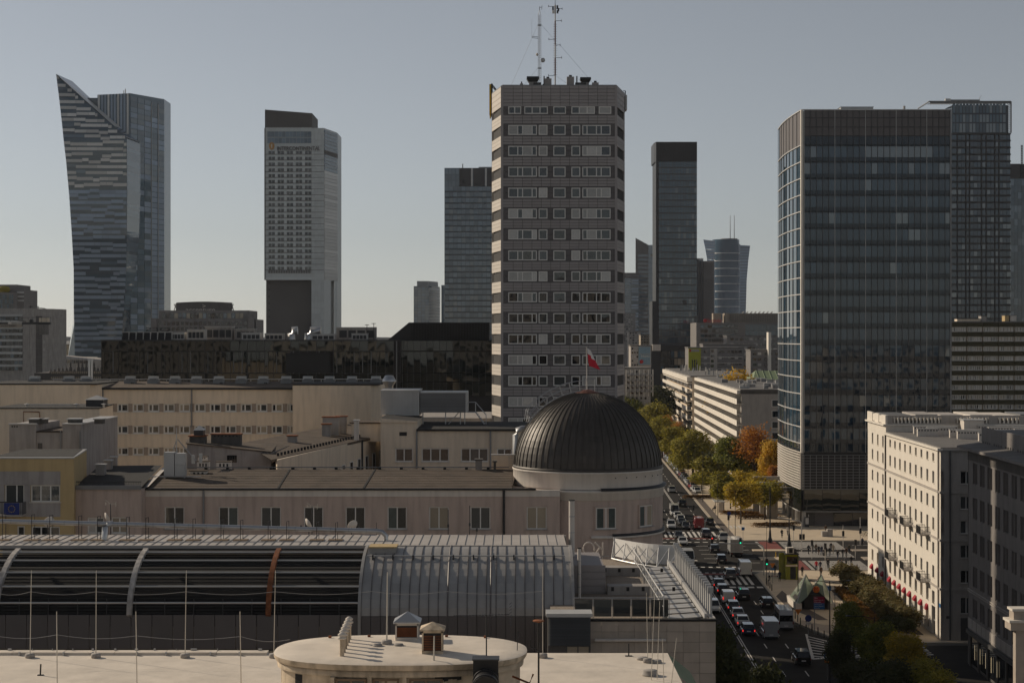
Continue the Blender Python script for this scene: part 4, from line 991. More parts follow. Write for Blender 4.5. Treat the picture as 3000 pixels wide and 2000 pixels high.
for(va,vb)in rows:
 for k in range(-1,12):
  u=343+45.25*k+33
  t.box('band_panel',f(max(u,305)),f(min(u+12,863)),-.012,0,g(va),g(vb),'plaster_band')
t.box('eave',f(300),f(864),-.3,.1,g(1141),g(1135),'black_metal')
q=MB();q.add([(f(300),-.2,g(1135)),(f(864),-.2,g(1135)),(f(864),9,g(1135)+.55),(f(300),9,g(1135)+.55)],[(0,1,2,3)],'roof_brown');t.mesh('roof',q)
b=MB();b.box(f(-40),f(281),-3,12,0,g(1125),'plaster_beige');b.prism([(f(281),-3),(f(300),-.5),(f(300),12),(f(281),12)],0,g(1125),'plaster_beige');t.mesh('end_block',b)
b=MB();b.box(f(864),f(1090),-2.2,12,0,g(1127),'plaster_beige');b.prism([(f(1090),-2.2),(f(1117),0),(f(1117),12),(f(1090),12)],0,g(1127),'plaster_beige');t.mesh('end_block',b)
t.box('coping',f(-40),f(300),-3.05,12,g(1125),g(1121),'roof_black');t.box('coping',f(864),f(1116),-2.25,12,g(1127),g(1123),'roof_black')
for u in(562,302):q=MB();q.tube([(f(u),-.12,g(1139)),(f(u),-.12,g(1250 if u>400 else 1190))],.09,'grey_metal',6);t.mesh('downpipe',q)
q=MB();q.tube([(f(95),9,g(1116)),(f(1110),9,g(1116))],.06,'plaster_white',5);t.mesh('roof_rail',q)
for k in range(24):q=MB();q.tube([(f(100+43*k),9,g(1140)),(f(100+43*k),9,g(1116))],.05,'plaster_white',5);t.mesh('rail_post',q)
t.flush()
for i,u in enumerate((62,165,217,350,420,485,550,617,685,751,820,885,950,1018,1090)):
 tt=Th('roof_vent','grey roof ventilator with light lid along the long beige roof','vent',(f(u),Y5+6,g(1135)),group='ventilators in a row on the long beige roof')
 tt.box('casing',-.68,.68,-.6,.6,0,.85,'grey_metal');tt.box('lid',-.58,.58,-.5,.5,.93,1.25,'light_metal');tt.box('neck',-.45,.45,-.4,.4,.85,.93,'dark_metal')
 for k in(0,1):
  if i%2:tt.box('flap',.2+.2*k,.34+.2*k,-.62,-.6,.3,.5,'black_metal')
for u,v1 in((262,1056),(269,1056)):
 b=MB();y=232;b.tube([(0,0,0),(0,0,Z(v1,y)-30)],.16,'steel',10);b.tube([(0,0,Z(v1,y)-30),(0,0,Z(v1,y)-29.8)],.24,'steel',10)
 solo('steel_chimney',b,'one of two slim steel chimneys beside the dark glass building','chimney',(X(u,y),y,30),group='twin steel chimneys')
Y6=163.0;f=lambda u:X(u,Y6);g=lambda v:Z(v,Y6)
t=Th('courtyard_house','grey walled courtyard house with a sloping brown roof','house',(0,Y6,0))
b=MB();b.prism([(f(548),0),(f(794),0),(f(810),9),(f(548),9)],10,[g(1300),g(1326),Z(1305,Y6+9),Z(1290,Y6+9)],'plaster_grey',top='roof_brown');t.mesh('wall',b)
q=MB();q.add([(f(545),-.15,g(1297)),(f(797),-.15,g(1322)),(X(812,Y6+9),9.1,Z(1302,Y6+9)),(X(548,Y6+9),9.1,Z(1285,Y6+9)),(f(545),-.15,g(1300)),(f(797),-.15,g(1325))],[(0,1,2,3),(4,5,1,0)],'roof_brown');t.mesh('roof',q)
for k in range(6):t.box('window_bar',f(666+5*k),f(667.5+5*k),-.05,-.02,g(1354),g(1333),'black_metal')
t.box('window',f(665),f(694),-.02,.01,g(1354),g(1333),'pane_dark')
q=MB();q.box(f(546),f(590),1.5,3,g(1312),g(1281),'concrete_dark');q.box(f(543),f(593),1.3,3.2,g(1281),g(1278),'rust');t.mesh('chimney',q)
q=MB();q.box(f(558),f(586),1.7,2.8,g(1278),g(1263),'dark_metal');e=.1;q.add([(f(556),1.6,g(1263)),(f(588),1.6,g(1263)),(f(588),2.9,g(1263)),(f(556),2.9,g(1263)),(f(572),2.2,g(1249))],[(0,1,4),(1,2,4),(2,3,4),(3,0,4)],'light_metal');t.mesh('chimney_cowl',q)
q=MB();q.box(f(602),f(690),3,4,g(1320),g(1278),'concrete_dark');q.box(f(600),f(692),2.9,4.1,g(1278),g(1275),'rust')
for k in range(7):q.box(f(611+11*k),f(616+11*k),2.97,3.0,g(1284),g(1280),'black_metal')
t.mesh('chimney_stack',q)
t=Th('brown_roof_wing','courtyard wing under a wide brown felt roof with rows of snow hooks','building',(0,160,0))
A,B_=(X(812,158),-2),(X(1138,196),36)
zA,zB=Z(1347,158),Z(1270,196)
C2,D2=(X(1010,205),45),(X(800,172),12)
b=MB();b.prism([A,B_,C2,D2],8,[zA,zB,zB,zA],'plaster_beige');t.mesh('wall',b)
q=MB();q.add([(A[0]-.5,A[1]-.4,zA+.05),(B_[0]+.3,B_[1],zB+.05),(C2[0],C2[1],Z(1240,205)),(D2[0]-3,D2[1],Z(1296,172)),(A[0]-.5,A[1]-.4,zA-.2),(B_[0]+.3,B_[1],zB-.2)],[(0,1,2,3),(4,5,1,0)],'roof_brown');t.mesh('roof',q)
ang=math.atan2(B_[1]-A[1],B_[0]-A[0]);ln=math.hypot(B_[0]-A[0],B_[1]-A[1])
fr=(A[0],A[1],ang)
for k in range(7):
 s0=ln*(.45+.075*k);zt=zA+(zB-zA)*(.45+.075*k)
 window(t,s0,s0+1.2,zt-4.2+.1*k,zt-2.2+.1*k,cols=(1,),d=-.02,fw=.1,fr=fr,panes=['pane_dark','pane_mid'])
q=MB();q.tube([(A[0]+ln*.72*math.cos(ang)+.05,A[1]+ln*.72*math.sin(ang)-.15,zA+(zB-zA)*.72),(A[0]+ln*.72*math.cos(ang)+.05,A[1]+ln*.72*math.sin(ang)-.15,20)],.12,'black_metal',6);t.mesh('downpipe',q)
for k in range(34):
 s0=ln*(.08+.026*k);t.box('snow_hook',s0,s0+.12,.9,1.1,zA+(zB-zA)*s0/ln+.12,zA+(zB-zA)*s0/ln+.42,'black_metal',fr=fr)
t.flush()
def stack(u0,u1,v0,v1,y,label,mat='concrete',cap='rust'):
 b=MB();xm=X((u0+u1)/2,y);w=X(u1,y)-X(u0,y);h=Z(v1,y)-Z(v0,y)
 tt=Th('chimney',label,'chimney',(xm,y,Z(v0,y)-.6));tt.box('stack',-w/2,w/2,0,.9,0,h+.5,mat);tt.box('cap',-w/2-.1,w/2+.1,-.1,1,h+.5,h+.62,cap)
stack(945,992,1262,1220,188,'wide stained chimney stack on the brown roof');stack(985,1015,1255,1218,190,'narrow stained chimney stack beside the wide one')
stack(943,968,1262,1241,186,'short chimney stub before the wide stack');stack(842,868,1300,1275,176,'squat chimney at the low edge of the brown roof')
stack(1037,1050,1275,1230,184,'slim white chimney by the roof hut','plaster_white','light_metal');stack(1393,1412,1372,1345,149,'small chimney on the ridge of the pink house','concrete','concrete_dark')
stack(1446,1453,1372,1350,149,'slim vent stub on the ridge of the pink house','concrete_dark','concrete_dark')
t=Th('roof_hut','small beige hut standing on the brown roof','hut',(X(1075,188),188,Z(1280,188)-.5));t.box('wall',-1.7,1.7,0,3,0,2.0,'plaster_beige');t.box('roof',-1.9,1.9,-.2,3.2,2.0,2.15,'roof_brown')
Y7=186.0;f=lambda u:X(u,Y7);g=lambda v:Z(v,Y7)
t=Th('beige_rear_house','beige rear house with wide triple windows and a flat black roof','house',(0,Y7,0))
hol=[(f(1158),f(1210),g(1352),g(1312)),(f(1235),f(1316),g(1352),g(1312)),(f(1350),f(1431),g(1352),g(1312)),(f(1456),f(1500),g(1345),g(1313))]
b=wall_holes(f(1115),f(1222),0,g(1236),[hol[0]],'plaster_beige',.2);t.mesh('wall',b)
b=wall_holes(f(1222),f(1545),0,g(1262),hol[1:],'plaster_beige',.2);t.mesh('wall',b)
b=MB();b.box(f(1116),f(1221),.35,12,0,g(1238),'plaster_beige');b.box(f(1222),f(1545),.35,16,0,g(1262),'plaster_beige');t.mesh('body',b)
b=MB();b.box(f(1220),f(1548),-.25,16,g(1262),g(1256),'roof_black');t.mesh('roof',b)
b=MB();b.prism([(f(1113),-.15),(f(1223),-.15),(f(1223),12),(f(1113),12)],g(1237),[g(1225),g(1233),g(1233),g(1225)],'plaster_beige',top='roof_black');t.mesh('gable',b)
for h_,c in zip(hol,((1,1),(1,1,1),(1,1,1),(1,1))):window(t,*h_,cols=c,d=.16,fw=.12,panes=['pane_dark','pane_mid','pane_curtain'],sill='plaster_white')
t.box('vent_grille',f(1170),f(1192),-.03,0,g(1276),g(1265),'black_metal')
for u in(1221,1437):q=MB();q.tube([(f(u),-.12,g(1262)),(f(u),-.12,g(1372))],.1,'grey_metal',6);t.mesh('downpipe',q)
Y8=196.0;f=lambda u:X(u,Y8);g=lambda v:Z(v,Y8)
t=Th('plant_container','pale corrugated plant container on the black roof','container',(f(1172),Y8,g(1222)))
w=f(1228)-f(1115)
t.box('casing',-w/2,w/2,0,6,.2,g(1145)-g(1222),'light_metal')
for k in range(28):t.box('corrugation',-w/2+w*k/28+.03,-w/2+w*(k+.55)/28,-.05,0,.3,g(1147)-g(1222),'light_metal')
t.box('roof',-w/2-.05,w/2+.05,-.08,6.1,g(1145)-g(1222),g(1142)-g(1222),'light_metal');t.box('shade_box',-w/2+.2,-w/2+1.7,-.4,-.05,.0,.35,'plaster_white')
t=Th('louvred_unit','long louvred cooling unit raised on steel legs','cooling unit',(f(1300),Y8,g(1250)))
w=f(1368)-f(1230);z0_,z1_=g(1208)-g(1250),g(1151)-g(1250)
t.box('casing',-w/2,w/2,.1,5,z0_,z1_,'dark_metal')
for k in range(18):z=z0_+(z1_-z0_)*k/18;t.box('louvre_slat',-w/2,w/2-.2,0,.12,z,z+(z1_-z0_)/30,'grey_metal')
t.box('top',-w/2,w/2,-.02,5.1,z1_,z1_+.12,'light_metal');t.box('end_frame',w/2-.2,w/2+.02,-.02,5,z0_,z1_,'light_metal')
for x in(-w/2+.3,.2,w/2-.8,w/2-.3):q=MB();q.tube([(x,.3,-.1),(x,.3,z0_)],.07,'light_metal',6);t.mesh('leg',q)
q=MB();q.tube([(-w/2,.3,z0_-.6),(w/2-.8,.3,z0_-.6)],.06,'light_metal',5);q.tube([(0.2,.3,-.1),(w/2-1,.3,z0_)],.05,'light_metal',5);t.mesh('brace',q)
t=Th('steel_stair','steel stair descending from the louvred unit to the roof','stair',(f(1370),Y8,g(1250)))
for y in(0,.8):
 q=MB();q.tube([(0,y,g(1207)-g(1250)),(.9,y,g(1207)-g(1250)),(f(1424)-f(1370),y,0)],.05,'galv',5);t.mesh('stringer',q)
 q=MB();q.tube([(0,y,g(1178)-g(1250)),(.9,y,g(1178)-g(1250)),(f(1424)-f(1370),y,g(1215)-g(1250))],.04,'galv',5);q.tube([(.9,y,g(1207)-g(1250)),(.9,y,g(1178)-g(1250))],.04,'galv',5);q.tube([(f(1424)-f(1370),y,0),(f(1424)-f(1370),y,g(1215)-g(1250))],.04,'galv',5);q.tube([(0,y,g(1207)-g(1250)),(0,y,g(1178)-g(1250))],.04,'galv',5);t.mesh('handrail',q)
for k in range(8):x=.9+(f(1424)-f(1370)-.9)*k/8;t.box('tread',x,x+.22,0,.8,(g(1207)-g(1250))*(1-k/8)-.05,(g(1207)-g(1250))*(1-k/8),'galv')
b=MB();b.lathe([(.5,0),(.5,.5),(.85,1.0),(.85,1.1),(.5,1.7),(.35,1.75),(0,1.75)],'steel',20)
solo('fan_cowl',b,'round steel fan cowl on the end of the beige block','fan',(X(1140,204),204,Z(1142,204)))
t=Th('air_handler','tangle of grey ducts and a cooling box left of the dome','ventilation unit',(X(1510,152),152,Z(1345,152)))
q=MB();q.tube([(0,0,0),(0,0,2.2),(.15,0,2.6),(.6,0,2.75),(1.3,.3,2.75)],.26,'galv',12);t.mesh('duct',q)
q=MB();q.tube([(.45,.1,.3),(.5,.1,2.0),(.8,.1,2.2),(1.2,.2,2.2)],.16,'galv',10);t.mesh('duct',q)
t.box('box',-.45,.35,-.5,.3,-.2,.35,'concrete_dark');t.box('cabinet',.55,1.1,.2,.8,.8,2.1,'light_metal');t.box('box_lid',-.5,.4,-.55,.35,.35,.42,'rust')
q=MB();q.tube([(-1.1,-.3,-.9),(-.4,-.3,.0),(-.3,-.3,.3)],.05,'galv',5);q.tube([(.5,-.3,-1.2),(-.2,-.3,.0)],.05,'galv',5);q.tube([(-1.9,-.4,-.45),(-1.2,-.4,-.1),(-.4,-.4,.0)],.07,'flag_blue',6);t.mesh('pipework',q)
t=Th('roof_parapet','short cream parapet with ladder beside the dome','parapet',(X(1440,151),151,Z(1376,151)));t.box('wall',0,2.2,0,.4,0,1.3,'plaster_beige');t.box('coping',-.05,2.25,-.06,.46,1.3,1.38,'light_metal')
for k in range(5):t.box('rung',1.55,1.9,-.2,-.16,.15+.22*k,.18+.22*k,'galv')
for x in(1.53,1.9):t.box('ladder_rail',x,x+.03,-.2,-.16,0,1.5,'galv')
Y9=145.0;f=lambda u:X(u,Y9);g=lambda v:Z(v,Y9)
t=Th('telecom_cabinet','pair of tall pale telecom cabinets on a steel stand','cabinet',(f(513),Y9,g(1408)))
for u0,u1,v1 in((483,513,1323),(515,544,1326)):
 for k,(a,e)in enumerate(((0,.5),(.5,1))if u0>500 else((0,1),)):
  za,zb_=g(1393)-g(1408),g(v1)-g(1408);t.box('case',f(u0)-f(513),f(u1)-f(513),-.4,.5,za+(zb_-za)*a+.01,za+(zb_-za)*e-.01,'light_metal')
q=MB();q.box(f(440)-f(513),f(590)-f(513),-.3,-.2,g(1396)-g(1408),g(1393)-g(1408),'galv');q.box(f(485)-f(513),f(487)-f(513),-.3,.4,0,g(1393)-g(1408),'galv');q.box(f(540)-f(513),f(542)-f(513),-.3,.4,0,g(1393)-g(1408),'galv');t.mesh('stand',q)
t=Th('telecom_mast','steel tripod mast with panel aerials rising behind the cabinets','mast',(X(517,147),147,Z(1390,147)))
h=Z(1253,147)-Z(1390,147)
q=MB();q.tube([(0,0,0),(0,0,h)],.05,'galv',6,.03);t.mesh('pole',q)
q=MB();q.tube([(0,0,h*.74),(-.35,.2,h*.5)],.035,'galv',5);q.tube([(.1,0,h*.76),(1.75,-.3,h*.3)],.045,'galv',5);q.tube([(0,0,h*.6),(.3,.6,0)],.035,'galv',5);t.mesh('brace',q)
for x,z in((1.35,h*.24),(2.0,h*.27)):t.box('panel_aerial',x,x+.26,-.3,-.15,z,z+.75,'light_metal')
for u0,u1,v0,v1,y,lab in((577,612,1372,1352,150,'low white vent with round holes behind the cabinets'),(634,676,1372,1353,151,'low white vent near the barred window'),(556,605,1392,1380,147,'flat pale vent cover on the pink roof'),(580,606,1346,1338,152,'tilted tiled vent cap above the pink roof')):
 tt=Th('roof_vent',lab,'vent',(X(u0,y),y,Z(v0,y)));w=X(u1,y)-X(u0,y);h=Z(v1,y)-Z(v0,y)
 tt.box('body',0,w,0,.6,-.3,h,'plaster_white');tt.box('lid',-.06,w+.06,-.06,.66,h,h+.07,'roof_brown')
 for k in range(3):tt.box('hole',w*(.2+.25*k),w*(.32+.25*k),-.01,0,h*.3,h*.75,'black_metal')
t=Th('cable_tray','bundle of black cables lying up the pink house roof','cables',(X(600,146),146,Z(1400,146)))
for k in range(5):q=MB();q.tube([(.2*k,-3,-.35),(.35+.2*k,0,.0+.08),(1.1+.2*k,3.3,.42+.1)],.05,'black_metal',5);t.mesh('cable',q)
# the grey residential tower
YT=235.0;f=lambda u:X(u,YT);g=lambda v:Z(v,YT)
t=Th('residential_tower','tall grey panelled residential tower with aerial masts on its roof','tower',(f(1635),YT,0))
cx0=f(1635);lx=lambda u:f(u)-cx0
xl,xr=lx(1472),lx(1806);TOP=g(251)
xfl,xfr=X(1441,YT+8)-cx0,X(1830,YT+8)-cx0
b=MB();b.prism([(xl,.4),(xr,.4),(xfr-.2,8.3),(xfr-.2,15),(xfl+.2,15),(xfl+.2,8.3)],0,TOP-.05,'panel_joint');t.mesh('core',b)
b=MB();b.prism([(xl,.1),(xr,.1),(xfr,8),(xfr,15),(xfl,15),(xfl,8)],TOP-.05,TOP+.12,'grey_metal',top='roof_black');t.mesh('roof',b)
fl=61.25*YT/F
cols=[1472,1476]+[1476+27.5*k for k in range(1,12)]+[1806]
def panel(x0,x1,z0,z1,mat='panel_grey',d=0.0,fr=None):t.box('cladding_panel',x0+.02,x1-.02,d,.1+d,z0+.02,z1-.02,mat,fr=fr)
nfl=17
zt=[251+10.2*k for k in range(7)]
for r in range(6):
 for c in range(12):panel(lx(cols[c+1])if c else xl,lx(cols[min(c+2,13)])if c<11 else xr,g(zt[r+1]),g(zt[r]))
def bands(k):
 if k==0:return 312,334
 v=366.5+61.2*(k-1);return v,v+29
WIN0=[(1489,1527,(1,1)),(1536,1605,(1,1,1)),(1621,1658,(1,)),(1674,1743,(1,1,1)),(1754,1791,(1,))]
WIN=[(1489,1573,(4,2,4,2)),(1578,1604,(1,)),(1621,1657,(1,)),(1674,1700,(1,)),(1706,1789,(2,4,2,4))]
PT=['pane_mid']*4+['pane_dark']*3+['pane_curtain']*3
for k in range(nfl):
 va,vb=bands(k)
 vs_=vb+4;ve=bands(k+1)[0]-4
 for(u0,u1,c)in(WIN0 if k==0 else WIN):
  window(t,lx(u0),lx(u1),g(vb),g(va),cols=c,d=.08,fw=.13,panes=PT if u1!=1657 else['pane_mid'])
 es=[1472]+[q for w_ in(WIN0 if k==0 else WIN)for q in w_[:2]]+[1806]
 for i in range(0,len(es),2):
  n=3 if es[i+1]-es[i]>5 else 1
  for r in range(2):t.box('dark_panel',lx(es[i])+.02,lx(es[i+1])-.02,.02,.1,g(vb)+(g(va)-g(vb))*r/2+.02,g(vb)+(g(va)-g(vb))*(r+1)/2-.02,'panel_dark')
 t.box('band_strip',xl,xr,.03,.1,g(va),g(va-4),'panel_dark');t.box('band_strip',xl,xr,.03,.1,g(vs_),g(vb),'panel_dark')
 if k<nfl-1:
  for r in range(3):
   z1_,z0_=vs_+(ve-vs_)*r/3,vs_+(ve-vs_)*(r+1)/3
   for c in range(12):panel(lx(cols[c+1])if c else xl,lx(cols[min(c+2,13)])if c<11 else xr,g(z0_),g(z1_))
for x in(xl,xr):t.box('corner_trim',x-.22,x+.12,-.06,.3,0,TOP,'panel_grey')
frl=(xfl,8,math.atan2(-8,xl-xfl));L_=math.hypot(8,xl-xfl)
frr=(xr,0,math.atan2(8,xfr-xr));Lr=math.hypot(8,xfr-xr)
for fr,ll,mt in((frl,L_,'panel_sunlit'),(frr,Lr,'panel_grey')):
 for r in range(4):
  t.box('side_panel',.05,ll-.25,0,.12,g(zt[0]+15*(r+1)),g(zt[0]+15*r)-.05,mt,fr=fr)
 for k in range(nfl):
  va,vb=bands(k);ve=bands(k+1)[0]
  for r in range(3):t.box('side_panel',.05,ll-.25,0,.12,g(vb+(ve-vb)*(r+1)/3)+.03,g(vb+(ve-vb)*r/3),mt,fr=fr)
  t.box('loggia_back',.05,ll*.45,.5,.6,g(vb),g(va),'panel_dark',fr=fr)
  t.box('loggia_side',ll*.45,ll-.3,.35,.45,g(vb),g(va),'plaster_beige',fr=fr)
  q=t.box('loggia_window',ll*.55,ll*.8,.28,.34,g(vb)+.3,g(va)-.1,R.choice(['pane_mid','pane_curtain','pane_dark']),fr=fr)
b=MB();b.prism([(xfl-.02,8.2),(xfl+.3,8.2),(xfl+.3,15),(xfl-.02,15)],0,TOP,'panel_sunlit');b.prism([(xfr-.3,8.2),(xfr+.02,8.2),(xfr+.02,15),(xfr-.3,15)],0,TOP,'panel_grey');t.mesh('flank_wall',b)
b=MB();b.box(-30,9-cx0,15.5,37,0,28,'concrete');t.mesh('podium',b)  # unseen street house inferred from its shadow, joined to the tower
t.flush()
def on_roof(name,label,cat,u,w,h,y,build):
 tt=Th(name,label,cat,(X(u,YT+y),YT+y,TOP+.1));build(tt);return tt
def capvent(tt,w=.7,h=1.5):
 tt.box('stack',-w*.75,w*.75,-w,w,0,h*.5,'plaster_grey');b=MB()
 b.loft([[(-w*.8,-w,h*.5),(w*.8,-w,h*.5),(w*.8,w,h*.5),(-w*.8,w,h*.5)],[(-w*1.25,-w*1.3,h*.85),(w*1.25,-w*1.3,h*.85),(w*1.25,w*1.3,h*.85),(-w*1.25,w*1.3,h*.85)],[(-w*1.2,-w*1.2,h),(w*1.2,-w*1.2,h),(w*1.2,w*1.2,h),(-w*1.2,w*1.2,h)]],'dark_metal',smooth=False);tt.mesh('hood',b)
on_roof('roof_vent','flared dark hood vent left of the lattice mast','vent',1561,0,0,3,capvent)
on_roof('roof_vent','flared dark hood vent near the right end of the tower roof','vent',1715,0,0,3,lambda q:capvent(q,.62,1.4))
for u,w,h,lab in((1605,.5,1.1,'square plastered chimney between the two masts'),(1671,.5,1.35,'square chimney with round pot right of the red mast'),(1744,.45,.55,'low square chimney at the right end of the tower roof'),(1528,.22,.45,'small square stub at the left end of the tower roof')):
 def mk(tt,w=w,h=h):
  tt.box('stack',-w,w,-w,w,0,h,'plaster_grey');b=MB();b.tube([(0,0,h),(0,0,h+.28)],w*.45,'dark_metal',10);tt.mesh('pot',b)
 on_roof('chimney',lab,'chimney',u,0,0,2,mk)
for u,lab in((1594,'thin dark pipe standing by the plastered chimney'),(1690,'thin dark pipe beside the low box on the tower roof')):
 b=MB();b.tube([(0,0,0),(0,0,1.5)],.09,'black_metal',8);b.box(-.2,.15,-.1,.1,0,.4,'black_metal');solo('vent_pipe',b,lab,'pipe',(X(u,YT+2),YT+2,TOP+.1))
for u,lab,w in((1574,'dark round-ended box at the foot of the lattice mast',.55),(1701,'low dark box beside the flared vent',.75)):
 b=MB();b.box(-w,w,-.5,.5,0,.55,'dark_metal');solo('roof_box',b,lab,'box',(X(u,YT+2),YT+2,TOP+.1))
def px(u,v,y):return(X(u,y),y,Z(v,y))
YM=YT+6
t=Th('lattice_mast','grey lattice radio mast with a round dish on the tower roof','mast',(X(1581,YM),YM,TOP+.1))
s=lambda u:X(u,YM)-X(1581,YM);hz=lambda v:Z(v,YM)-TOP-.1
for u,dy in((1576.5,0),(1585,0),(1580.5,.4)):b=MB();b.tube([(s(u),dy,0),(s(u)*.9,dy,hz(43))],.028,'grey_metal',5);t.mesh('leg',b)
b=MB()
for k in range(34):
 za,zb_=hz(43)*k/34,hz(43)*(k+1)/34
 b.tube([(s(1576.5),0,za),(s(1585),0,zb_)],.011,'grey_metal',4);b.tube([(s(1576.5),0,za),(s(1580.5),.4,za)],.011,'grey_metal',4);b.tube([(s(1585),0,za),(s(1580.5),.4,za)],.011,'grey_metal',4)
t.mesh('lattice',b)
b=MB()
for u in(1576.5,1585):b.tube([(s(u)*.9,0,hz(43)),(0,0,hz(30))],.03,'light_metal',4)
b.tube([(0,0,hz(32)),(0,0,hz(20))],.04,'dark_metal',5);b.tube([(0,0,hz(22)),(s(1587),0,hz(22))],.03,'dark_metal',4);b.tube([(s(1587),0,hz(29)),(s(1588),0,hz(17))],.03,'dark_metal',4);t.mesh('tip',b)
b=MB();b.tube([(s(1576),0,hz(109)),(s(1558),0,hz(107))],.035,'dark_metal',5);b.tube([(s(1576),0,hz(113)),(s(1558),0,hz(111))],.035,'dark_metal',5);b.tube([(s(1558),0,hz(112)),(s(1558),0,hz(55))],.011,'grey_metal',4);t.mesh('side_arm',b)
for v in(73,199):t.box('collar',s(1575),s(1586.5),-.1,.5,hz(v+1),hz(v),'dark_metal')
b=MB();b.lathe([(0,-.1),(.3,-.08),(.3,.08),(0,.1)],'light_metal',20);o=t.mesh('dish',b);o.location=(s(1590.5),-.2,hz(177.5));o.rotation_euler=(PI/2,0,0);o.scale=(1.05,1.05,1)
b=MB();b.lathe([(0,-.1),(.2,-.08),(.2,.08),(0,.1)],'plaster_white',14);o=t.mesh('dish',b);o.location=(s(1574),-.2,hz(161));o.rotation_euler=(PI/2,0,.9)
t=Th('tube_mast','red and white tubular radio mast with side arms on the tower roof','mast',(X(1626.5,YM),YM,TOP+.1))
s=lambda u:X(u,YM)-X(1626.5,YM)
segs=[(250,222,'plaster_white',.1),(222,170,'copper',.1),(170,132,'plaster_white',.095),(132,115,'copper',.095),(115,62,'copper',.095),(62,40,'plaster_white',.085),(40,16,'plaster_white',.13)]
for va,vb,mt,r in segs:b=MB();b.tube([(0,0,max(hz(va),0)),(0,0,hz(vb))],r,mt,10);t.mesh('mast_section',b)
b=MB();b.tube([(0,0,hz(16)),(0,0,hz(-20))],.05,'dark_metal',6,.015);t.mesh('whip',b)
for v,u1 in((19.5,1607),(27,1647),(62,1645),(116,1608),(133,1641),(170,1645.5),(222,1607)):
 b=MB();b.tube([(0,0,hz(v)),(s(u1),0,hz(v-(1 if u1>1626 else 0)))],.035,'dark_metal',5);b.tube([(s(u1),0,hz(v+2.5)),(s(u1),0,hz(v-4))],.04,'dark_metal',5);t.mesh('side_arm',b)
for u,v in((1620.5,40),(1633,26),(1633.5,40),(1620,30),(1636,34)):t.box('panel_aerial',s(u)-.12,s(u)+.12,-.15,.1,hz(v),hz(v-9),'plaster_white' if v>35 and u<1626 else 'dark_metal')
for k in range(22):v=72+7*k;t.box('step_bolt',-.28,.28,-.02,.02,hz(v)-.02,hz(v)+.02,'dark_metal')
t.box('base',-.75,.75,-.4,.4,0,.35,'copper')
for(a,c,lab)in(((1576,73),(1498,250),'guy wire from the lattice mast to the left roof corner'),((1586,73),(1622,115),'guy wire between the lattice mast and the tube mast'),((1641,133),(1740,248),'guy wire from the tube mast to the right roof corner'),((1628,222),(1665,248),'short guy wire at the foot of the tube mast'),((1576,199),(1535,250),'short guy wire at the foot of the lattice mast')):
 b=MB();b.tube([px(*a,YM),px(*c,YM)],.012,'grey_metal',4);solo('guy_wire',b,lab,'wire')
ys=YT+8.5
t=Th('yellow_sign_panel','tall yellow sign panel on the left edge of the tower top','sign',(X(1436,ys),ys,Z(347,ys)))
t.box('panel',-.12,.12,0,1.8,Z(335,ys)-Z(347,ys),Z(247,ys)-Z(347,ys),'yellow_box');t.box('foot',-.06,.1,0,.5,0,Z(335,ys)-Z(347,ys),'yellow_box');t.box('back',.12,.35,.1,1.7,Z(340,ys)-Z(347,ys),Z(245,ys)-Z(347,ys),'dark_metal')
for k in range(3):q=MB();q.tube([(.3,.5+.3*k,Z(246+3*k,ys)-Z(347,ys)),(.9,.5+.3*k,Z(262+2*k,ys)-Z(347,ys))],.05,'dark_metal',5);t.mesh('stay',q)
t=Th('grey_sign_panel','grey sign panel with bracket on the right edge of the tower top','sign',(X(1833,ys),ys,Z(335,ys)))
t.box('panel',-.05,.2,-.2,2,Z(322,ys)-Z(335,ys),Z(279,ys)-Z(335,ys),'light_metal');q=MB();q.tube([(-.3,.5,Z(265,ys)-Z(335,ys)),(-.02,.5,Z(265,ys)-Z(335,ys)),(-.02,.5,Z(320,ys)-Z(335,ys)),(-.25,.5,0)],.08,'dark_metal',6);t.mesh('bracket',q)
# low dark mirror glass building
YK=300.0;f=lambda u:X(u,YK);g=lambda v:Z(v,YK)
t=Th('dark_glass_building','low black mirror glass office block behind the beige house','building',(0,YK,0))
b=MB();b.box(f(297),f(1172),.3,30,0,g(998),'panel_joint');b.box(f(1172),f(1440),2.3,9,0,g(998),'panel_joint');t.mesh('core',b)
us=[297+25.2*k for k in range(36)]
rowsv=[(998,1028),(1030,1092),(1094,1118),(1120,1160)]
for(va,vb)in rowsv:
 for a,e in zip(us[:-1],us[1:]):
  if e>1172:continue
  w=f(e)-f(a);
  if 838<a<965 and va==1030:continue
  parts=[(0,.33,'mirror_dark'),(.33,.42,'grey_metal' if R.random()<.3 else 'mirror_dark'),(.42,1,'mirror_dark')]if vb-va>50 else[(0,1,'mirror_dark')]
  for p,q,m_ in parts:t.box('glass_pane',f(a)+w*p+.02,f(a)+w*q-.02,0,.06,g(vb)+.03,g(va)-.03,m_)
for a in us:t.box('mullion',f(a)-.03,f(a)+.03,-.12,0,g(1160),g(998),'frame_dark')
for k,a in enumerate(us[:-1]):
 if k%3==1:t.box('light_mullion',f(a+8)-.1,f(a+8)+.1,.02,.09,g(1160),g(998),'grey_metal')
for v in(998,1029,1093,1119):t.box('transom',f(297),f(1172),-.1,0,g(v)-.04,g(v)+.04,'frame_dark')
t.box('screen',f(838),f(967),-.25,-.02,g(1091),g(1033),'black_metal')
for k in range(1,5):t.box('screen_joint',f(838+26*k)-.015,f(838+26*k)+.015,-.26,-.25,g(1091),g(1033),'panel_joint')
us2=[1172+19.2*k for k in range(15)]
for(va,vb)in rowsv:
 for a,e in zip(us2[:-1],us2[1:]):t.box('glass_pane',f(a)+.03,f(e)-.03,2.0,2.06,g(vb)+.03,g(va)-.03,'mirror_dark')
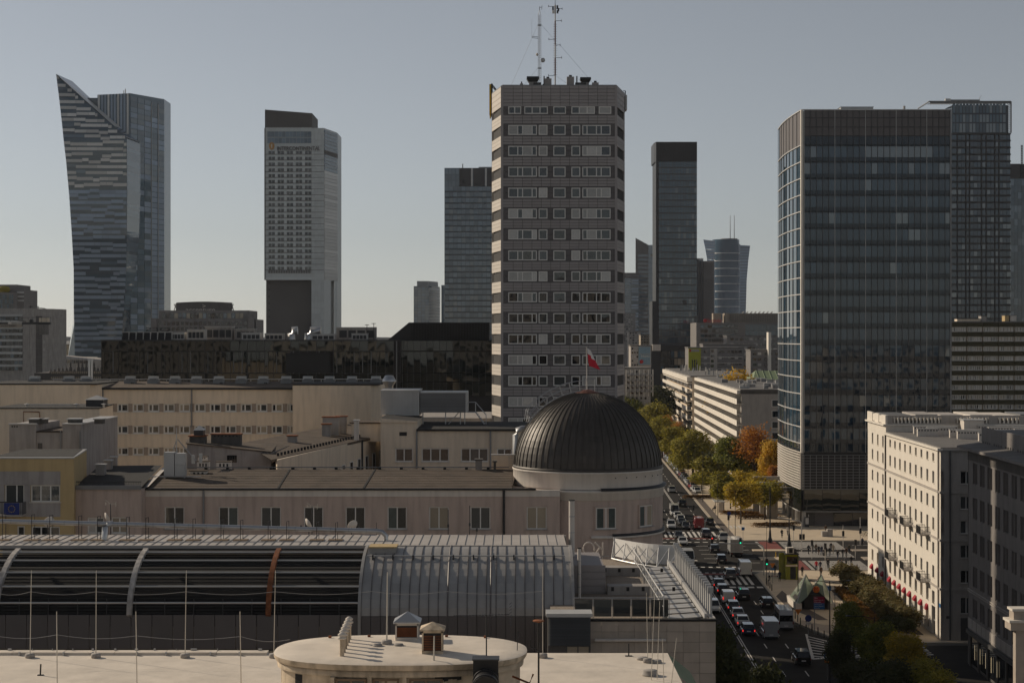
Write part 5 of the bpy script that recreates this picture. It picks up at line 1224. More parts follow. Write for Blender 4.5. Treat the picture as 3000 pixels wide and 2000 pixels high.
for a in us2:t.box('mullion',f(a)-.03,f(a)+.03,1.88,2.0,g(1160),g(998),'frame_dark')
q=MB();q.add([(f(1130),3,g(998)),(f(1195),3,g(944)),(f(1434),3,g(944)),(f(1434),3,g(998)),(f(1130),8,g(998)),(f(1195),8,g(944)),(f(1434),8,g(944)),(f(1434),8,g(998))],[(3,2,1,0),(0,1,5,4),(1,2,6,5),(2,3,7,6)],'black_metal');t.mesh('sloping_screen',q)
q=MB()
for k in range(28):u=1200+8.3*k;q.box(f(u),f(u+5),2.85,3,g(996),g(946),'roof_black')
t.mesh('screen_fins',q)
t.box('roof_edge',f(295),f(1172),-.15,1,g(998),g(995),'dark_metal')
t.flush()
def unit(name,lab,u0,u1,v0,v1,mat,y=YK+5,parts=()):
 tt=Th(name,lab,'roof plant',(X(u0,y),y,Z(998,y)));w=X(u1,y)-X(u0,y)
 zb,zt=Z(v0,y)-Z(998,y),Z(v1,y)-Z(998,y)
 tt.box('casing',0,w,0,3,min(zb,0),zt,mat);tt.box('lid',-.06,w+.06,-.06,3.06,zt,zt+.12,'light_metal')
 for k in range(4):tt.box('grille',w*(.08+.23*k),w*(.27+.23*k),-.04,0,zb+(zt-zb)*.25,zb+(zt-zb)*.8,'dark_metal' if mat!='dark_metal' else 'grey_metal')
 return tt
tt=Th('roof_screen','row of dark slanted panels in pale frames on the dark glass block','screen',(X(357,YK+3),YK+3,Z(998,YK+3)))
for k in range(7):
 x=(X(357+21*k,YK+3)-X(357,YK+3));w=1.15
 q=MB();q.add([(x,0,.05),(x+w,0,.05),(x+w,.7,1.45),(x,.7,1.45)],[(0,1,2,3)],'black_metal');tt.mesh('panel',q);tt.box('post',x+w+.01,x+w+.1,0,.8,0,1.5,'light_metal')
tt.box('top_rail',-.1,8.9,.6,.9,1.45,1.6,'light_metal')
tt=Th('roof_letters','dark sign letters seen from behind above the slanted panels','sign',(X(418,YK+12),YK+12,Z(998,YK+12)))
text_part(tt,'lettering','OES',.6,X(499,YK+12)-X(418,YK+12),Z(971,YK+12)-Z(998,YK+12),0,'black_metal',.15,mirror=True,h=.75);tt.box('frame',0,4.8,.2,.3,0,Z(971,YK+12)-Z(998,YK+12),'dark_metal')
for a in((498,540,998,975,'light_metal','pale rooftop cooler behind the slanted panels'),(548,598,998,966,'plaster_white','tall cream plant housing on the dark glass block'),(600,680,998,958,'concrete','long grey plant room on the dark glass block'),(690,745,998,965,'concrete','cream plant room beside the long grey one'),(708,762,998,976,'light_metal','pale cooler with dark grilles before the plant room'),(775,828,998,978,'plaster_white','low white cooler beside the big ducts'),(910,980,998,980,'light_metal','wide pale cooler right of the big ducts'),(985,1100,998,960,'concrete','beige plant room at the end of the row'),(1030,1075,998,978,'light_metal','small pale cooler before the beige plant room')):
 unit('roof_plant',a[5],a[0],a[1],a[2],a[3],a[4],y=YK+(9 if a[4]=='concrete' else 4))
for u0,u1,lab in((838,872,'fat silver duct bend beside the low white cooler'),(890,940,'second fat silver duct bend on the dark glass block')):
 y=YK+5;tt=Th('large_duct',lab,'duct',(X(u0,y),y,Z(998,y)));w=X(u1,y)-X(u0,y)
 q=MB();q.tube([(0.9,0,0),(.9,0,1.2),(1.3,0,1.8),(w,0,1.85)],.75,'steel',14);tt.mesh('pipe',q);q=MB();q.tube([(.9,0,.1),(.9,0,.3)],.85,'galv',14);tt.mesh('flange',q)
for u,v,lab in((430,985,'thin aerial post on the left of the dark glass roof'),(1075,950,'thin aerial post by the plant rooms'),(1095,946,'twin aerial hoop by the sloping screen')):
 b=MB();y=YK+8;b.tube([(0,0,0),(0,0,Z(v,y)-Z(998,y))],.06,'black_metal',5);b.tube([(-.4,0,Z(v,y)-Z(998,y)-.1),(.4,0,Z(v,y)-Z(998,y)-.1)],.05,'black_metal',5);solo('aerial',b,lab,'aerial',(X(u,y),y,Z(998,y)))
# white house on the plaza
yn=224.0
t=Th('white_house','long cream white house with iron balconies and red awnings by the plaza','house',(*ST(50,yn),0),RZS)
LEN,BRK=53.0,37.6
EZ,EZ2=25.3,26.3
fr=(0,LEN,-PI/2)
WY=[272.9,268.4,264.1]+[258.3,254.6,250.9,247.2,243.5,239.7,236.0,232.2,228.5]
WX=[LEN-(y-yn)for y in WY]
ZR_=[(23.3,24.4),(20.4,22.0),(17.1,18.7),(14.2,15.8),(11.0,12.5),(7.8,9.4),(4.3,6.0)]
holes=[]
for i,wx in enumerate(WX):
 for r,(a,e)in enumerate(ZR_):
  if i<3 and r==0:a,e=22.9,24.6
  w=.62 if r<6 else .8
  if r in(3,5)and i in(4,7,10):a=a-.85
  holes.append((wx-w,wx+w,a,e))
 if i<11:holes.append((wx-1.0,wx+1.0,.4,2.9))
holes.append((WX[11]-1.0,WX[11]+1.2,.01,4.0))
b=wall_holes(0,LEN,0.0,EZ-.3,holes,'facade_white',.32);t.mesh('street_wall',b,fr=fr)
WPAN=['pane_dark','pane_mid','pane_blind','pane_dark']
for h in holes:
 wide=h[1]-h[0]>1.4
 window(t,*h,cols=(1,1)if not wide else(1,1),rows=1 if h[3]-h[2]<2 else 2,d=.30,fw=.07,panes=WPAN,fr=fr,sill='facade_white' if h[2]>3.5 and not(h[3]-h[2]>2.2)else None)
b=MB();b.box(.45,36,.45,LEN,0,EZ-.3,'facade_dull_shade');t.mesh('body',b)
b=MB();b.box(.46,35.9,LEN,LEN+.1,0,EZ-.3,'facade_white');t.mesh('rear_wall',b)
for r in range(6):
 for c in range(9):t.box('rear_window',2+3.8*c,3.4+3.8*c,LEN+.1,LEN+.16,4+3.3*r,5.9+3.3*r,'pane_dark')
gh=[]
for z in(3.6,7.6,10.9,14.1,17.3,20.6):
 gh+=[(2.55,4.15,z,z+1.75 if z>4 else z+2.2)]
b=wall_holes(0,36,0,EZ-.3,gh,'facade_dull_shade',.3);t.mesh('gable_wall',b)  # gable takes the duller copy, its shade put into the wall colour
for h in gh:window(t,*h,cols=(1,1),d=.26,fw=.1,panes=['pane_mid','pane_dark','pane_curtain'],sill='facade_dull_shade')
t.box('door',2.6,4.6,-.03,.0,0,3.1,'frame_dark');t.box('plaque',.7,1.25,-.05,0,3.0,3.35,'concrete_dark')
for z in(19.4,13.1,6.7):
 b=MB();b.box(-.14,.0,-.14,BRK,z,z+.28,'facade_dull_shade');b.box(-.14,0,BRK,LEN,z,z+.28,'facade_dull_shade');b.box(0,36,-.14,0,z,z+.28,'facade_dull_shade');t.mesh('string_course',b)
b=MB();b.box(-.4,.2,-.3,BRK,EZ-.3,EZ,'facade_white');b.box(.2,36,-.3,.3,EZ-.3,EZ,'facade_dull_shade');t.mesh('eave',b)
b=MB();b.box(0,36,.1,BRK,EZ,EZ+.12,'roof_grey');t.mesh('roof',b)
b=MB();b.box(-.02,30,BRK+.02,LEN,EZ-.3,EZ2,'facade_white');t.mesh('raised_block',b)
b=MB();b.box(-.45,30.3,BRK-.2,LEN+.2,EZ2,EZ2+.25,'facade_white');t.mesh('raised_cornice',b)
ZB=EZ2+.25
for(x0_,x1_,y0_,y1_)in((-.1,.25,BRK+.0,BRK+3.2),(-.1,.25,BRK+5.6,BRK+9.0),(-.1,.25,BRK+11,LEN)):t.box('parapet_panel',x0_,x1_,y0_,y1_,ZB,ZB+1.35,'facade_white')
for(y0_,y1_)in((BRK+3.3,BRK+5.5),(BRK+9.1,BRK+10.9)):t.box('parapet_panel',-.03,.15,y0_,y1_,ZB+.1,ZB+1.2,'facade_white')
for(x0_,x1_)in((.26,1.0),(8.4,10.6),(15.6,17),(20.2,25),(28.6,30)):t.box('parapet_panel',x0_,x1_,BRK-.05,BRK+.3,ZB,ZB+1.35,'facade_dull_shade')  # parapets on the gable side use the same shade-toned copy
for(x0_,x1_)in((1.0,8.4),(10.6,15.6),(17,20.2),(25,28.6)):
 t.box('baluster_rail',x0_,x1_,BRK-.02,BRK+.26,ZB+1.12,ZB+1.34,'facade_dull_shade');t.box('baluster_rail',x0_,x1_,BRK-.02,BRK+.26,ZB,ZB+.18,'facade_dull_shade')
 n=int((x1_-x0_)/.55)
 for k in range(n):t.box('baluster',x0_+(x1_-x0_)*(k+.3)/n,x0_+(x1_-x0_)*(k+.72)/n,BRK,BRK+.22,ZB+.18,ZB+1.12,'facade_white')
b=MB();b.box(.4,30,BRK+.4,LEN-.3,ZB,ZB+.9,'roof_grey');t.mesh('attic_roof',b)
for k in range(7):t.box('attic_sheet',1+4.1*k,4.4+4.1*k,BRK+2+(k%3),LEN-2,ZB+.9,ZB+1.25+.12*(k%2),R.choice(['sheet_pale','grey_metal','plaster_white']))
for zf in(13.25,6.9):
 for i in(4,7,10):
  wx=WX[i];a,e=wx-1.55,wx+1.35
  sl_=t.box('balcony_slab',a,e,-1.25,0,zf-.22,zf-.04,'facade_dull_shade',fr=fr)
  t.put('balcony_rail',cube('dark_metal'),sl_,((a+e)/2,-1.2,zf+1.0),scale=(e-a,.06,.06),fr=fr)
  for s_ in(a+.03,e-.03):t.put('balcony_rail',cube('dark_metal'),sl_,(s_,-.6,zf+1.0),scale=(.06,1.2,.06),fr=fr)
  for k in range(16):t.put('baluster',cube('dark_metal'),sl_,(a+.05+(e-a-.1)*k/15,-1.2,zf+.46),scale=(.045,.04,1.04),fr=fr)
  for k in range(6):
   for s_ in(a+.03,e-.03):t.put('baluster',cube('dark_metal'),sl_,(s_,-.1-.2*k,zf+.46),scale=(.04,.045,1.04),fr=fr)
for yy in(BRK,1.0):
 b=MB();b.tube([(-.12,yy,0.2),(-.12,yy,EZ-.3)],.11,'concrete_dark' if yy>10 else 'facade_dull_shade',8);t.mesh('downpipe',b)
b=MB();b.tube([(1.2,-.14,.2),(1.2,-.14,EZ-.3)],.11,'frame_dark',8);t.mesh('downpipe',b)
b=MB();b.box(-.04,.0,.0,.9,4.4,4.9,'sign_blue');t.mesh('street_sign',b)
for i in range(11):
 wx=WX[i];q=MB();a,e=wx-.62,wx+.62;zt,zb=3.7,3.25
 q.add([(a,-.02,zt),(e,-.02,zt),(e,-.4,zb),(a,-.4,zb),(a,-.4,zb-.3),(e,-.4,zb-.3),(a,-.02,zb-.3),(e,-.02,zb-.3)],[(0,3,2,1),(3,4,5,2),(0,6,4,3),(1,2,5,7)],'red_awning');o=t.piece('awning',q,fr=fr)
text_part(t,'awning_letter','M',WX[10]-.35,WX[10]+.35,2.98,-.42,'white_paint',.01,fr=fr)
t.flush()
for(x0_,y0_,ln_)in((3.0,31.5,6.5),(4.2,27.5,4.0),(2.2,25,3.0),(6.2,22,9),(6.6,19,8.4),(13,33.5,8),(13.5,29,6),(16,24,7),(8.4,14,7.5),(17.5,18,6),(18,12.5,6)):
 tt=Th('chimney_row','low white chimney wall with a row of square flue openings','chimney',(*[(ST(50,yn)[k]+Vector((x0_,y0_)).x*(math.cos(RZS),math.sin(RZS))[k]+y0_*(-math.sin(RZS),math.cos(RZS))[k])for k in(0,1)],EZ+.1),RZS,'chimney rows on the cream house')
 tt.box('wall',0,ln_,0,.6,0,.95,'plaster_white');tt.box('slab',-.08,ln_+.08,-.06,.66,1.12,1.2,'light_metal')
 n=int(ln_/.42)
 for k in range(n):tt.box('flue',ln_*(k+.25)/n,ln_*(k+.75)/n,-.01,.61,.80,1.0,'black_metal')
 tt.box('lintel',0,ln_,0,.6,.95,1.12,'plaster_white')
tt=Th('roof_hut','white stair hut between the chimney rows of the cream house','hut',(*ST(50+11,yn+33.5),EZ+.1),RZS);tt.box('wall',0,3.0,0,2.5,0,1.9,'plaster_white');tt.box('roof',-.15,3.15,-.15,2.6,1.9,2.05,'light_metal')
# dark ministry house at the right edge
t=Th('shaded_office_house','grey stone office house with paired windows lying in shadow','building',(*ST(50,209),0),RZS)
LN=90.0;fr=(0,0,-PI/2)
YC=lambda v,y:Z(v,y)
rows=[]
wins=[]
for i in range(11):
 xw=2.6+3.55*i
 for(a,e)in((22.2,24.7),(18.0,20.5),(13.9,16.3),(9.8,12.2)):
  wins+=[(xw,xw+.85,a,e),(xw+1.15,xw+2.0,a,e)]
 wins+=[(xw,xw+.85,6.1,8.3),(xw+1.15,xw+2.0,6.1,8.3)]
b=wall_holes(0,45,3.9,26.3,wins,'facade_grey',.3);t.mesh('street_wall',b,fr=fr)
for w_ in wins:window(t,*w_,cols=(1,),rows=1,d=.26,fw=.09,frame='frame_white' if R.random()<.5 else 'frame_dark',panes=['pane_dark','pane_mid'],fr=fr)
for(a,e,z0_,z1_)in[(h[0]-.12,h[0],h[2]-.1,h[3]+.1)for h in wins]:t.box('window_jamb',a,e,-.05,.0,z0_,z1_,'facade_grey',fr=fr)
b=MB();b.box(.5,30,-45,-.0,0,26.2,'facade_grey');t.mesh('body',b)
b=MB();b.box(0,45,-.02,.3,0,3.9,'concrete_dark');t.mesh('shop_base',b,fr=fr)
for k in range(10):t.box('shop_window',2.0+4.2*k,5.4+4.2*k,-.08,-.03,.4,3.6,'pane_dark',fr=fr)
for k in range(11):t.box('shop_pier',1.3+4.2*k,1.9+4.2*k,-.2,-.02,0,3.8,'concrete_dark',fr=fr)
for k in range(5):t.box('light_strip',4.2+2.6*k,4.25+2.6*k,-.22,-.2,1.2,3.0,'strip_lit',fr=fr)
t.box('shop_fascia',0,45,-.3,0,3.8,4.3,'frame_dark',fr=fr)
for k in range(20):t.box('frieze_panel',.3+2.25*k,2.3+2.25*k,-.1,0,4.5,5.7,'facade_dull_shade',fr=fr)
for z in(8.9,9.15):t.box('string_course',0,45,-.12,0,z,z+.12,'facade_dull_shade',fr=fr)
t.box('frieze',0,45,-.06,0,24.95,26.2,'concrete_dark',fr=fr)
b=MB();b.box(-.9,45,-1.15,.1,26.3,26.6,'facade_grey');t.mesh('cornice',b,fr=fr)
b=MB();b.add([(-.9,-1.15,26.61),(45,-1.15,26.61),(45,1.6,27.0),(-.9,1.6,27.0)],[(0,1,2,3)],'roof_grey');t.mesh('cornice_roof',b,fr=fr)
for k in range(14):t.box('attic_panel',.2+3.15*k,3.3+3.15*k,1.6,1.9,26.7,28.9,'facade_grey',fr=fr)
for k in range(42):
 if k%5<4:t.box('attic_slot',.8+1.05*k,1.2+1.05*k,1.57,1.6,26.95,27.25,'black_metal',fr=fr)
b=MB();b.box(1.9,29,-44,-.4,28.0,28.6,'roof_grey');t.mesh('roof',b)
q=MB();q.box(7.2,8.4,-8,-7,28.6,30.0,'roof_grey');q.box(7.3,7.8,-8.05,-8,28.8,29.8,'frame_white');q.box(7.36,7.74,-8.07,-8.04,28.85,29.75,'pane_dark');t.mesh('roof_light',q)
b=wall_holes(.0,30,0,26.2,[],'facade_grey',.3)
t.mesh('gable_wall',b,fr=(30.0,0.0,PI))
t.flush()
t=Th('pale_portico','sunlit cream stone portico corner with a wide cornice','building',(X(2966,150),150,0))
t.box('pier',.35,1.1,.2,1,0,Z(1845,150),'stone_tile');t.box('pier',1.2,1.6,.35,1,0,Z(1845,150),'stone_tile');t.box('wall',1.6,12,.5,1.6,0,Z(1846,150),'stone_tile')
t.box('cornice',-.2,12,-.2,1.6,Z(1845,150),Z(1822,150),'stone_tile');t.box('cornice_lip',-.35,12,-.35,1.7,Z(1822,150),Z(1815,150),'facade_white');t.box('attic',.15,12,.1,1.5,Z(1815,150),Z(1790,150),'stone_tile');t.box('attic_cap',0,12,0,1.6,Z(1790,150),Z(1783,150),'facade_white')
# the big glass office block
YG=357.0;f=lambda u:X(u,YG);g=lambda v:Z(v,YG)
GX=f(2350)
t=Th('glass_office_block','big dark glass office block with a curved flank on the plaza','office block',(GX,YG,0))
lx=lambda u:f(u)-GX
W_=lx(2787)
ZL=g(1325)
b=MB();b.box(.2,W_,.35,34,ZL,g(325),'tower_spandrel');t.mesh('core',b)
cu=[2356+17.95*k for k in range(25)]
lev=[425+48.55*k for k in range(19)]
for k,v in enumerate(lev[:-1]):
 for a,e in zip(cu[:-1],cu[1:]):
  m_='tower_glass_pale' if(k==0 and 2530<a<2720)or(k==1 and a>2520 and R.random()<.35)or R.random()<.03 else 'tower_glass'
  x0_,x1_=lx(a),lx(e)
  t.box('glass_pane',x0_+.06,x1_-.06,0.02,.08,g(v+36),g(v+4.5),m_)
for k,v in enumerate(lev[:-1]):
 for a,e in zip(cu[:-1],cu[1:]):t.box('spandrel_pane',lx(a)+.06,lx(e)-.06,.02,.08,g(v+47),g(v+36.8),'tower_spandrel')
for r,(va,vb)in enumerate(((323,345),(346,372),(373,398),(399,424))):
 for a,e in zip(cu[:-1],cu[1:]):t.box('screen_pane',lx(a)+.04,lx(e)-.04,.02,.07,g(vb)+.03,g(va)-.03,'panel_dark' if r<3 else 'tower_spandrel')
for i,a in enumerate(cu):t.box('mullion',lx(a)-.045,lx(a)+.045,-.10,.02,ZL,g(322),'light_metal' if i%5==0 else 'frame_dark')
for v in lev+[345.5,372.5,398.5]:t.box('transom',lx(2354),lx(2787),-.05,.02,g(v+1.2),g(v),'frame_dark')
t.box('corner_fin',lx(2346),lx(2353),-.35,.5,ZL,g(322),'facade_white');t.box('roof_edge',lx(2350),W_,-.12,.4,g(323),g(320.5),'light_metal');t.box('right_trim',W_-.3,W_+.05,-.15,.4,ZL,g(322),'grey_metal')
def flank(s):
 return(-.05-.75*math.sin(PI*s)*.9+.45*s-.55*(1-s)*0,.6+33.4*s)
NS=8
fv=[322]+lev
for k in range(len(fv)-1):
 for i in range(NS):
  (xa,ya),(xb,yb)=flank(i/NS),flank((i+1)/NS);q=MB()
  za,zb_=g(fv[k+1])+.05,g(fv[k])-.05
  q.add([(xb-.03,yb,za),(xa-.03,ya,za),(xa-.03,ya,zb_),(xb-.03,yb,zb_)],[(0,1,2,3)],'tower_glass' if k else 'panel_dark');t.piece('flank_pane',q)
for i in range(NS+1):
 (xa,ya)=flank(i/NS);t.box('flank_mullion',xa-.16,xa,ya-.05,ya+.05,ZL,g(322),'grey_metal')
for v in fv:
 q=MB()
 for i in range(NS):
  (xa,ya),(xb,yb)=flank(i/NS),flank((i+1)/NS)
  z=g(v);q.add([(xa-.22,ya,z-.1),(xb-.22,yb,z-.1),(xb-.22,yb,z+.1),(xa-.22,ya,z+.1),(xa,ya,z-.1),(xb,yb,z-.1),(xb,yb,z+.1),(xa,ya,z+.1)],[(0,3,2,1),(3,7,6,2),(0,1,5,4)],'light_metal')
 t.mesh('flank_band',q)
ZP1,ZP0,ZG0=g(1333),g(1432),g(1498)
b=MB();b.box(.35,W_,.25,33,ZG0,ZL-.05,'panel_joint');t.mesh('podium_core',b)
for r in range(12):
 v=1333+8.25*r
 for a,e in zip(cu[:-1],cu[1:]):t.box('screen_cell',lx(a)+.05,lx(e)-.05,.1,.2,g(v+7.4),g(v+.8),'panel_joint')
for r in range(13):t.box('screen_bar',.1,W_,-.02,.1,g(1333+8.25*r)-.05,g(1333+8.25*r)+.05,'grey_metal')
for a in cu:t.box('screen_post',lx(a)-.05,lx(a)+.05,-.03,.09,ZP0,ZP1,'grey_metal')
for a,e in zip(cu[:-1:3],cu[3::3]+[2787]):
 t.box('gallery_pane',lx(a)+.04,lx(e)-.04,.05,.12,ZG0+.1,ZP0-.1,'mirror_dark')
t.box('gallery_sill',0,W_,-.1,.2,ZG0-.12,ZG0+.1,'grey_metal')
b=MB();b.box(1.2,W_,2.2,32,0,ZG0-.1,'concrete_dark');t.mesh('ground_floor_wall',b)
for k in range(7):t.box('ground_panel',3+4*k,6.9+4*k,2.12,2.2,.2,ZG0-.3,R.choice(['concrete_dark','pane_dark','panel_dark']))
for i in range(5):t.box('column',.2,.8,1+6.5*i,1.6+6.5*i,0,ZG0,'light_metal')
(xa,ya),(xb,yb)=flank(0),flank(1)
for k in range(26):
 s0=k/26;xx,yy=flank(s0);t.box('lattice_post',xx-.25,xx-.1,yy-.12,yy+.12,g(1432)-2.0*(s0>.6),ZL,'facade_white')
for r in range(15):
 q=MB();z=ZL-(ZL-ZP0)*r/14
 for i in range(NS):
  (xa,ya),(xb,yb)=flank(i/NS),flank((i+1)/NS);q.add([(xa-.3,ya,z-.08),(xb-.3,yb,z-.08),(xb-.3,yb,z+.08),(xa-.3,ya,z+.08)],[(0,3,2,1)],'facade_white')
 t.mesh('lattice_bar',q)
for i in range(NS):
 (xa,ya),(xb,yb)=flank(i/NS),flank((i+1)/NS);q=MB();q.add([(xb-.02,yb,ZG0),(xa-.02,ya,ZG0),(xa-.02,ya,ZP0-.1),(xb-.02,yb,ZP0-.1)],[(0,1,2,3)],'mirror_dark');t.piece('flank_gallery_pane',q)
 q=MB();q.add([(xb-.3,yb,ZG0-.15),(xa-.3,ya,ZG0-.15),(xa-.3,ya,ZG0+.1),(xb-.3,yb,ZG0+.1)],[(0,1,2,3)],'light_metal');t.piece('flank_sill',q)
for k in range(3):
 y0_=16+6*k;b=MB();x0_=-5.0-.6*k
 b.box(x0_,0.1,y0_,y0_+.9,6.2+.7*k,7.0+.7*k,'concrete');b.box(x0_,x0_+2.4,y0_,y0_+.9,0,6.2+.7*k,'concrete');t.mesh('portal',b)
t.flush()
tt=Th('roof_plant','pale low plant screen on top of the glass office block','roof plant',(f(2496),YG+12,g(322)));tt.box('screen',0,7,0,6,0,Z(314,YG+12)-g(322),'light_metal');tt.box('screen_cap',-.1,7.1,-.1,6.1,Z(314,YG+12)-g(322),Z(313,YG+12)-g(322),'grey_metal')
b=MB();b.tube([(0,0,0),(0,0,1.3)],.06,'dark_metal',5);b.box(-.2,.25,-.1,.1,.8,1.5,'plaster_white');b.tube([(-.6,0,0),(0,0,.8)],.04,'dark_metal',4);solo('roof_aerial',b,'small white aerial near the right end of the glass block roof','aerial',(f(2665),YG+5,g(322)))
b=MB();b.tube([(0,0,0),(0,0,.6)],.04,'dark_metal',5);b.tube([(-.7,0,.6),(.7,0,.55)],.04,'dark_metal',4);solo('roof_aerial',b,'thin low aerial bar on the left of the glass block roof','aerial',(f(2436),YG+5,g(322)))
# slab block with olive balconies
YB=485.0;f=lambda u:X(u,YB);g=lambda v:Z(v,YB)
t=Th('olive_balcony_slab','long apartment slab with olive parapets and rows of windows','apartment block',(f(2780),YB,0))
lx=lambda u:f(u)-f(2780)
b=MB();b.box(0,lx(3080),.5,14,0,g(945),'slab_beige');t.mesh('core',b)
PB_=['pane_dark','pane_mid','pane_curtain','pane_curtain','pane_blind']
for k in range(13):
 v=944+28.35*k
 for j in range(7):
  u0=2787+46.2*(j-1)+24
  t.box('parapet',lx(u0-24)+.03,lx(u0+22)-.03,-.25,0,g(v+13),g(v+.5),'green_parapet')
  window(t,lx(u0-1),lx(u0+20.5+20)-lx(0)+lx(0)if False else lx(u0+20),g(v+27.5),g(v+13.5),cols=(1,1,1,1),d=.3,fw=.16,panes=PB_)
  t.box('pier',lx(u0-24),lx(u0-1.2)-lx(0)+lx(0)if False else lx(u0-22),.1,.5,g(v+28),g(v+13),'slab_beige')
  window(t,lx(u0-21.5),lx(u0-2),g(v+27.5),g(v+13.5),cols=(1,1,1,1),d=.3,fw=.16,panes=PB_)
b=MB();b.box(-.5,lx(3080),-.3,14.5,g(945),g(941),'roof_grey');t.mesh('roof',b)
t.flush()
for u0,u1,v1,mt,lab in((2815,2884,934,'plaster_beige','long low rooftop hut on the olive balcony slab'),(2886,2902,926,'concrete','grey rooftop block on the olive balcony slab'),(2956,2968,924,'plaster_yellow','sunlit yellow rooftop block on the olive balcony slab'),(2972,2990,924,'plaster_white','white rooftop block on the olive balcony slab')):
 tt=Th('roof_hut',lab,'hut',(f(u0),YB+4,g(941)));tt.box('wall',0,f(u1)-f(u0),0,3,0,g(v1)-g(941),mt);tt.box('cap',-.1,f(u1)-f(u0)+.1,-.1,3.1,g(v1)-g(941),g(v1)-g(941)+.15,'roof_grey')
# far towers and houses
def curtain(T,lx,g,u0,u1,v0,v1,du,dv,sp,y=0.0,gm='tower_glass',sm='tower_spandrel',name='glass_pane',spn='floor_band',bandmat='frame_dark',gap=.08,pale=.05,merge=1):
 """rows of panes between dark floor bands on a face in the plane y"""
 v=v0
 while v<v1-dv*.5:
  u=u0
  while u<u1-1:
   e=min(u+du,u1)
   T.box(name,lx(u)+gap,lx(e)-gap,y,y+.3,g(v+dv-sp),g(v),'tower_glass_pale' if R.random()<pale else gm);u+=du
  T.box(spn,lx(u0),lx(u1),y-.05,y+.25,g(v+dv),g(v+dv-sp),bandmat);v+=dv
Y=825.0;f=lambda u:X(u,Y);g=lambda v:Z(v,Y)
t=Th('gridded_tower','dark office tower with strong horizontal grid and open roof frame','tower',(f(2700),Y,0));lx=lambda u:f(u)-f(2700)
b=MB();b.box(0,lx(2961),.6,40,0,g(390),'tower_spandrel');b.box(lx(2790),lx(2955),.6,35,g(390),g(308),'tower_spandrel');t.mesh('core',b)
cg=[2788,2805,2830,2841,2876,2890,2915,2927,2961]
for k in range(28):
 v=390+20.05*k
 for a,e in zip(cg[:-1],cg[1:]):
  n=max(1,round((e-a)/12))
  for j in range(n):
   ua,ub=a+(e-a)*j/n,a+(e-a)*(j+1)/n
   t.box('glass_pane',lx(ua)+.12,lx(ub)-.12,.3,.6,g(v+19),g(v+5.5),'tower_glass_pale' if R.random()<.12 else 'tower_glass')
 t.box('floor_beam',lx(2785),lx(2961),-.3,.3,g(v+4.6),g(v),'black_metal')
for a in cg[1:-1]:t.box('column_fin',lx(a)-.3,lx(a)+.3,-.1,.4,g(950),g(390),'black_metal')
for r,(va,vb)in enumerate(((304,331),(336,358),(362,388))):
 for j in range(16):
  ua=2791+9.8*j;t.box('glass_pane',lx(ua)+.1,lx(ua+9)-.1,.2,.6,g(vb),g(va),R.choice(['tower_glass','tower_glass_pale','blue_glass_deep']))
P=lambda u,v,y:(X(u,y)-f(2700),y-Y,Z(v,y))
for a,c in(((2722,298,Y),(2962,298,Y)),((2722,298,Y),(2690,318,Y+40)),((2962,298,Y),(2962,390,Y)),((2724,302,Y),(2960,302,Y))):
 q=MB();q.tube([P(*a),P(*c)],.35,'grey_metal',5);t.mesh('frame_tube',q)
for k in range(30):u=2726+7.9*k;q=MB();q.tube([P(u,298,Y),P(u+4,302,Y),P(u+4-(12 if u<2800 else 0),306,Y+12)],.2,'grey_metal',4);t.piece('frame_joist',q)
for k in range(16):v=305+5.4*k;q=MB();q.tube([P(2962,v,Y),P(2954,v+2,Y)],.2,'grey_metal',4);t.piece('frame_rung',q)
t.flush()
tt=Th('cleaning_crane','long rooftop cleaning crane on the gridded tower','crane',(f(2790),Y+5,g(297)))
tt.box('cab',-2,.5,0,2,0,2.0,'light_metal');tt.box('jib',.5,14.8,.6,1.2,1.0,1.6,'grey_metal');tt.box('prop',7.8,9,.3,1.6,0,1.0,'light_metal');tt.box('prop',16,17,.3,1.6,-.2,.6,'light_metal')
q=MB();q.tube([(14.8,.9,1.3),(14.9,.9,2.6),(15.7,.9,3.6)],.12,'grey_metal',5);tt.mesh('hook_arm',q)
Y=900.0;f=lambda u:X(u,Y);g=lambda v:Z(v,Y)
t=Th('blue_glass_tower','blue grey glass tower with dark crown at the right edge','tower',(f(2960),Y,0));lx=lambda u:f(u)-f(2960)
b=MB();b.box(0,30,.5,30,0,g(523),'blue_glass_deep');t.mesh('core',b)
q=MB();q.prism([(0,0),(lx(2990),0),(lx(2990),20),(0,20)],g(523),g(480),'hotel_dark');q.prism([(lx(2990),-.5),(40,-.5),(40,20),(lx(2990),20)],g(523),g(481),'black_metal');t.mesh('crown',q)
v=525
while v<1000:
 for j in range(5):t.box('glass_pane',lx(2960+11*j)+.05,lx(2971+11*j)-.05,0,.5,g(v+18.6),g(v),R.choice(['blue_glass','blue_glass_deep','blue_glass_deep']))
 v+=19.4
b=MB()
for k in range(8):
 z0_=g(480-7*k);z1_=g(480-7*(k+1));b.tube([(lx(2995),2,z0_),(lx(2999),2,z1_)],.12,'dark_metal',4);b.tube([(lx(2999),2,z0_),(lx(2995),2,z1_)],.12,'dark_metal',4)
for u in(2995,2999):b.tube([(lx(u),2,g(481)),(lx(u),2,g(424))],.15,'dark_metal',4)
t.mesh('roof_mast',b);t.flush()
Y=950.0;f=lambda u:X(u,Y);g=lambda v:Z(v,Y)
t=Th('slim_dark_tower','slim dark glass tower with a black crown beyond the street trees','tower',(f(1985),Y,0));lx=lambda u:f(u)-f(1985)
b=MB();b.box(lx(1922),lx(2042),.5,24,0,g(420),'black_metal');t.mesh('core',b)
b=MB();b.prism([(lx(1922),-.2),(lx(2042),-.2),(lx(2042),24),(lx(1918),24),(lx(1918),6)],g(474),g(416),'black_metal');t.mesh('crown',b)
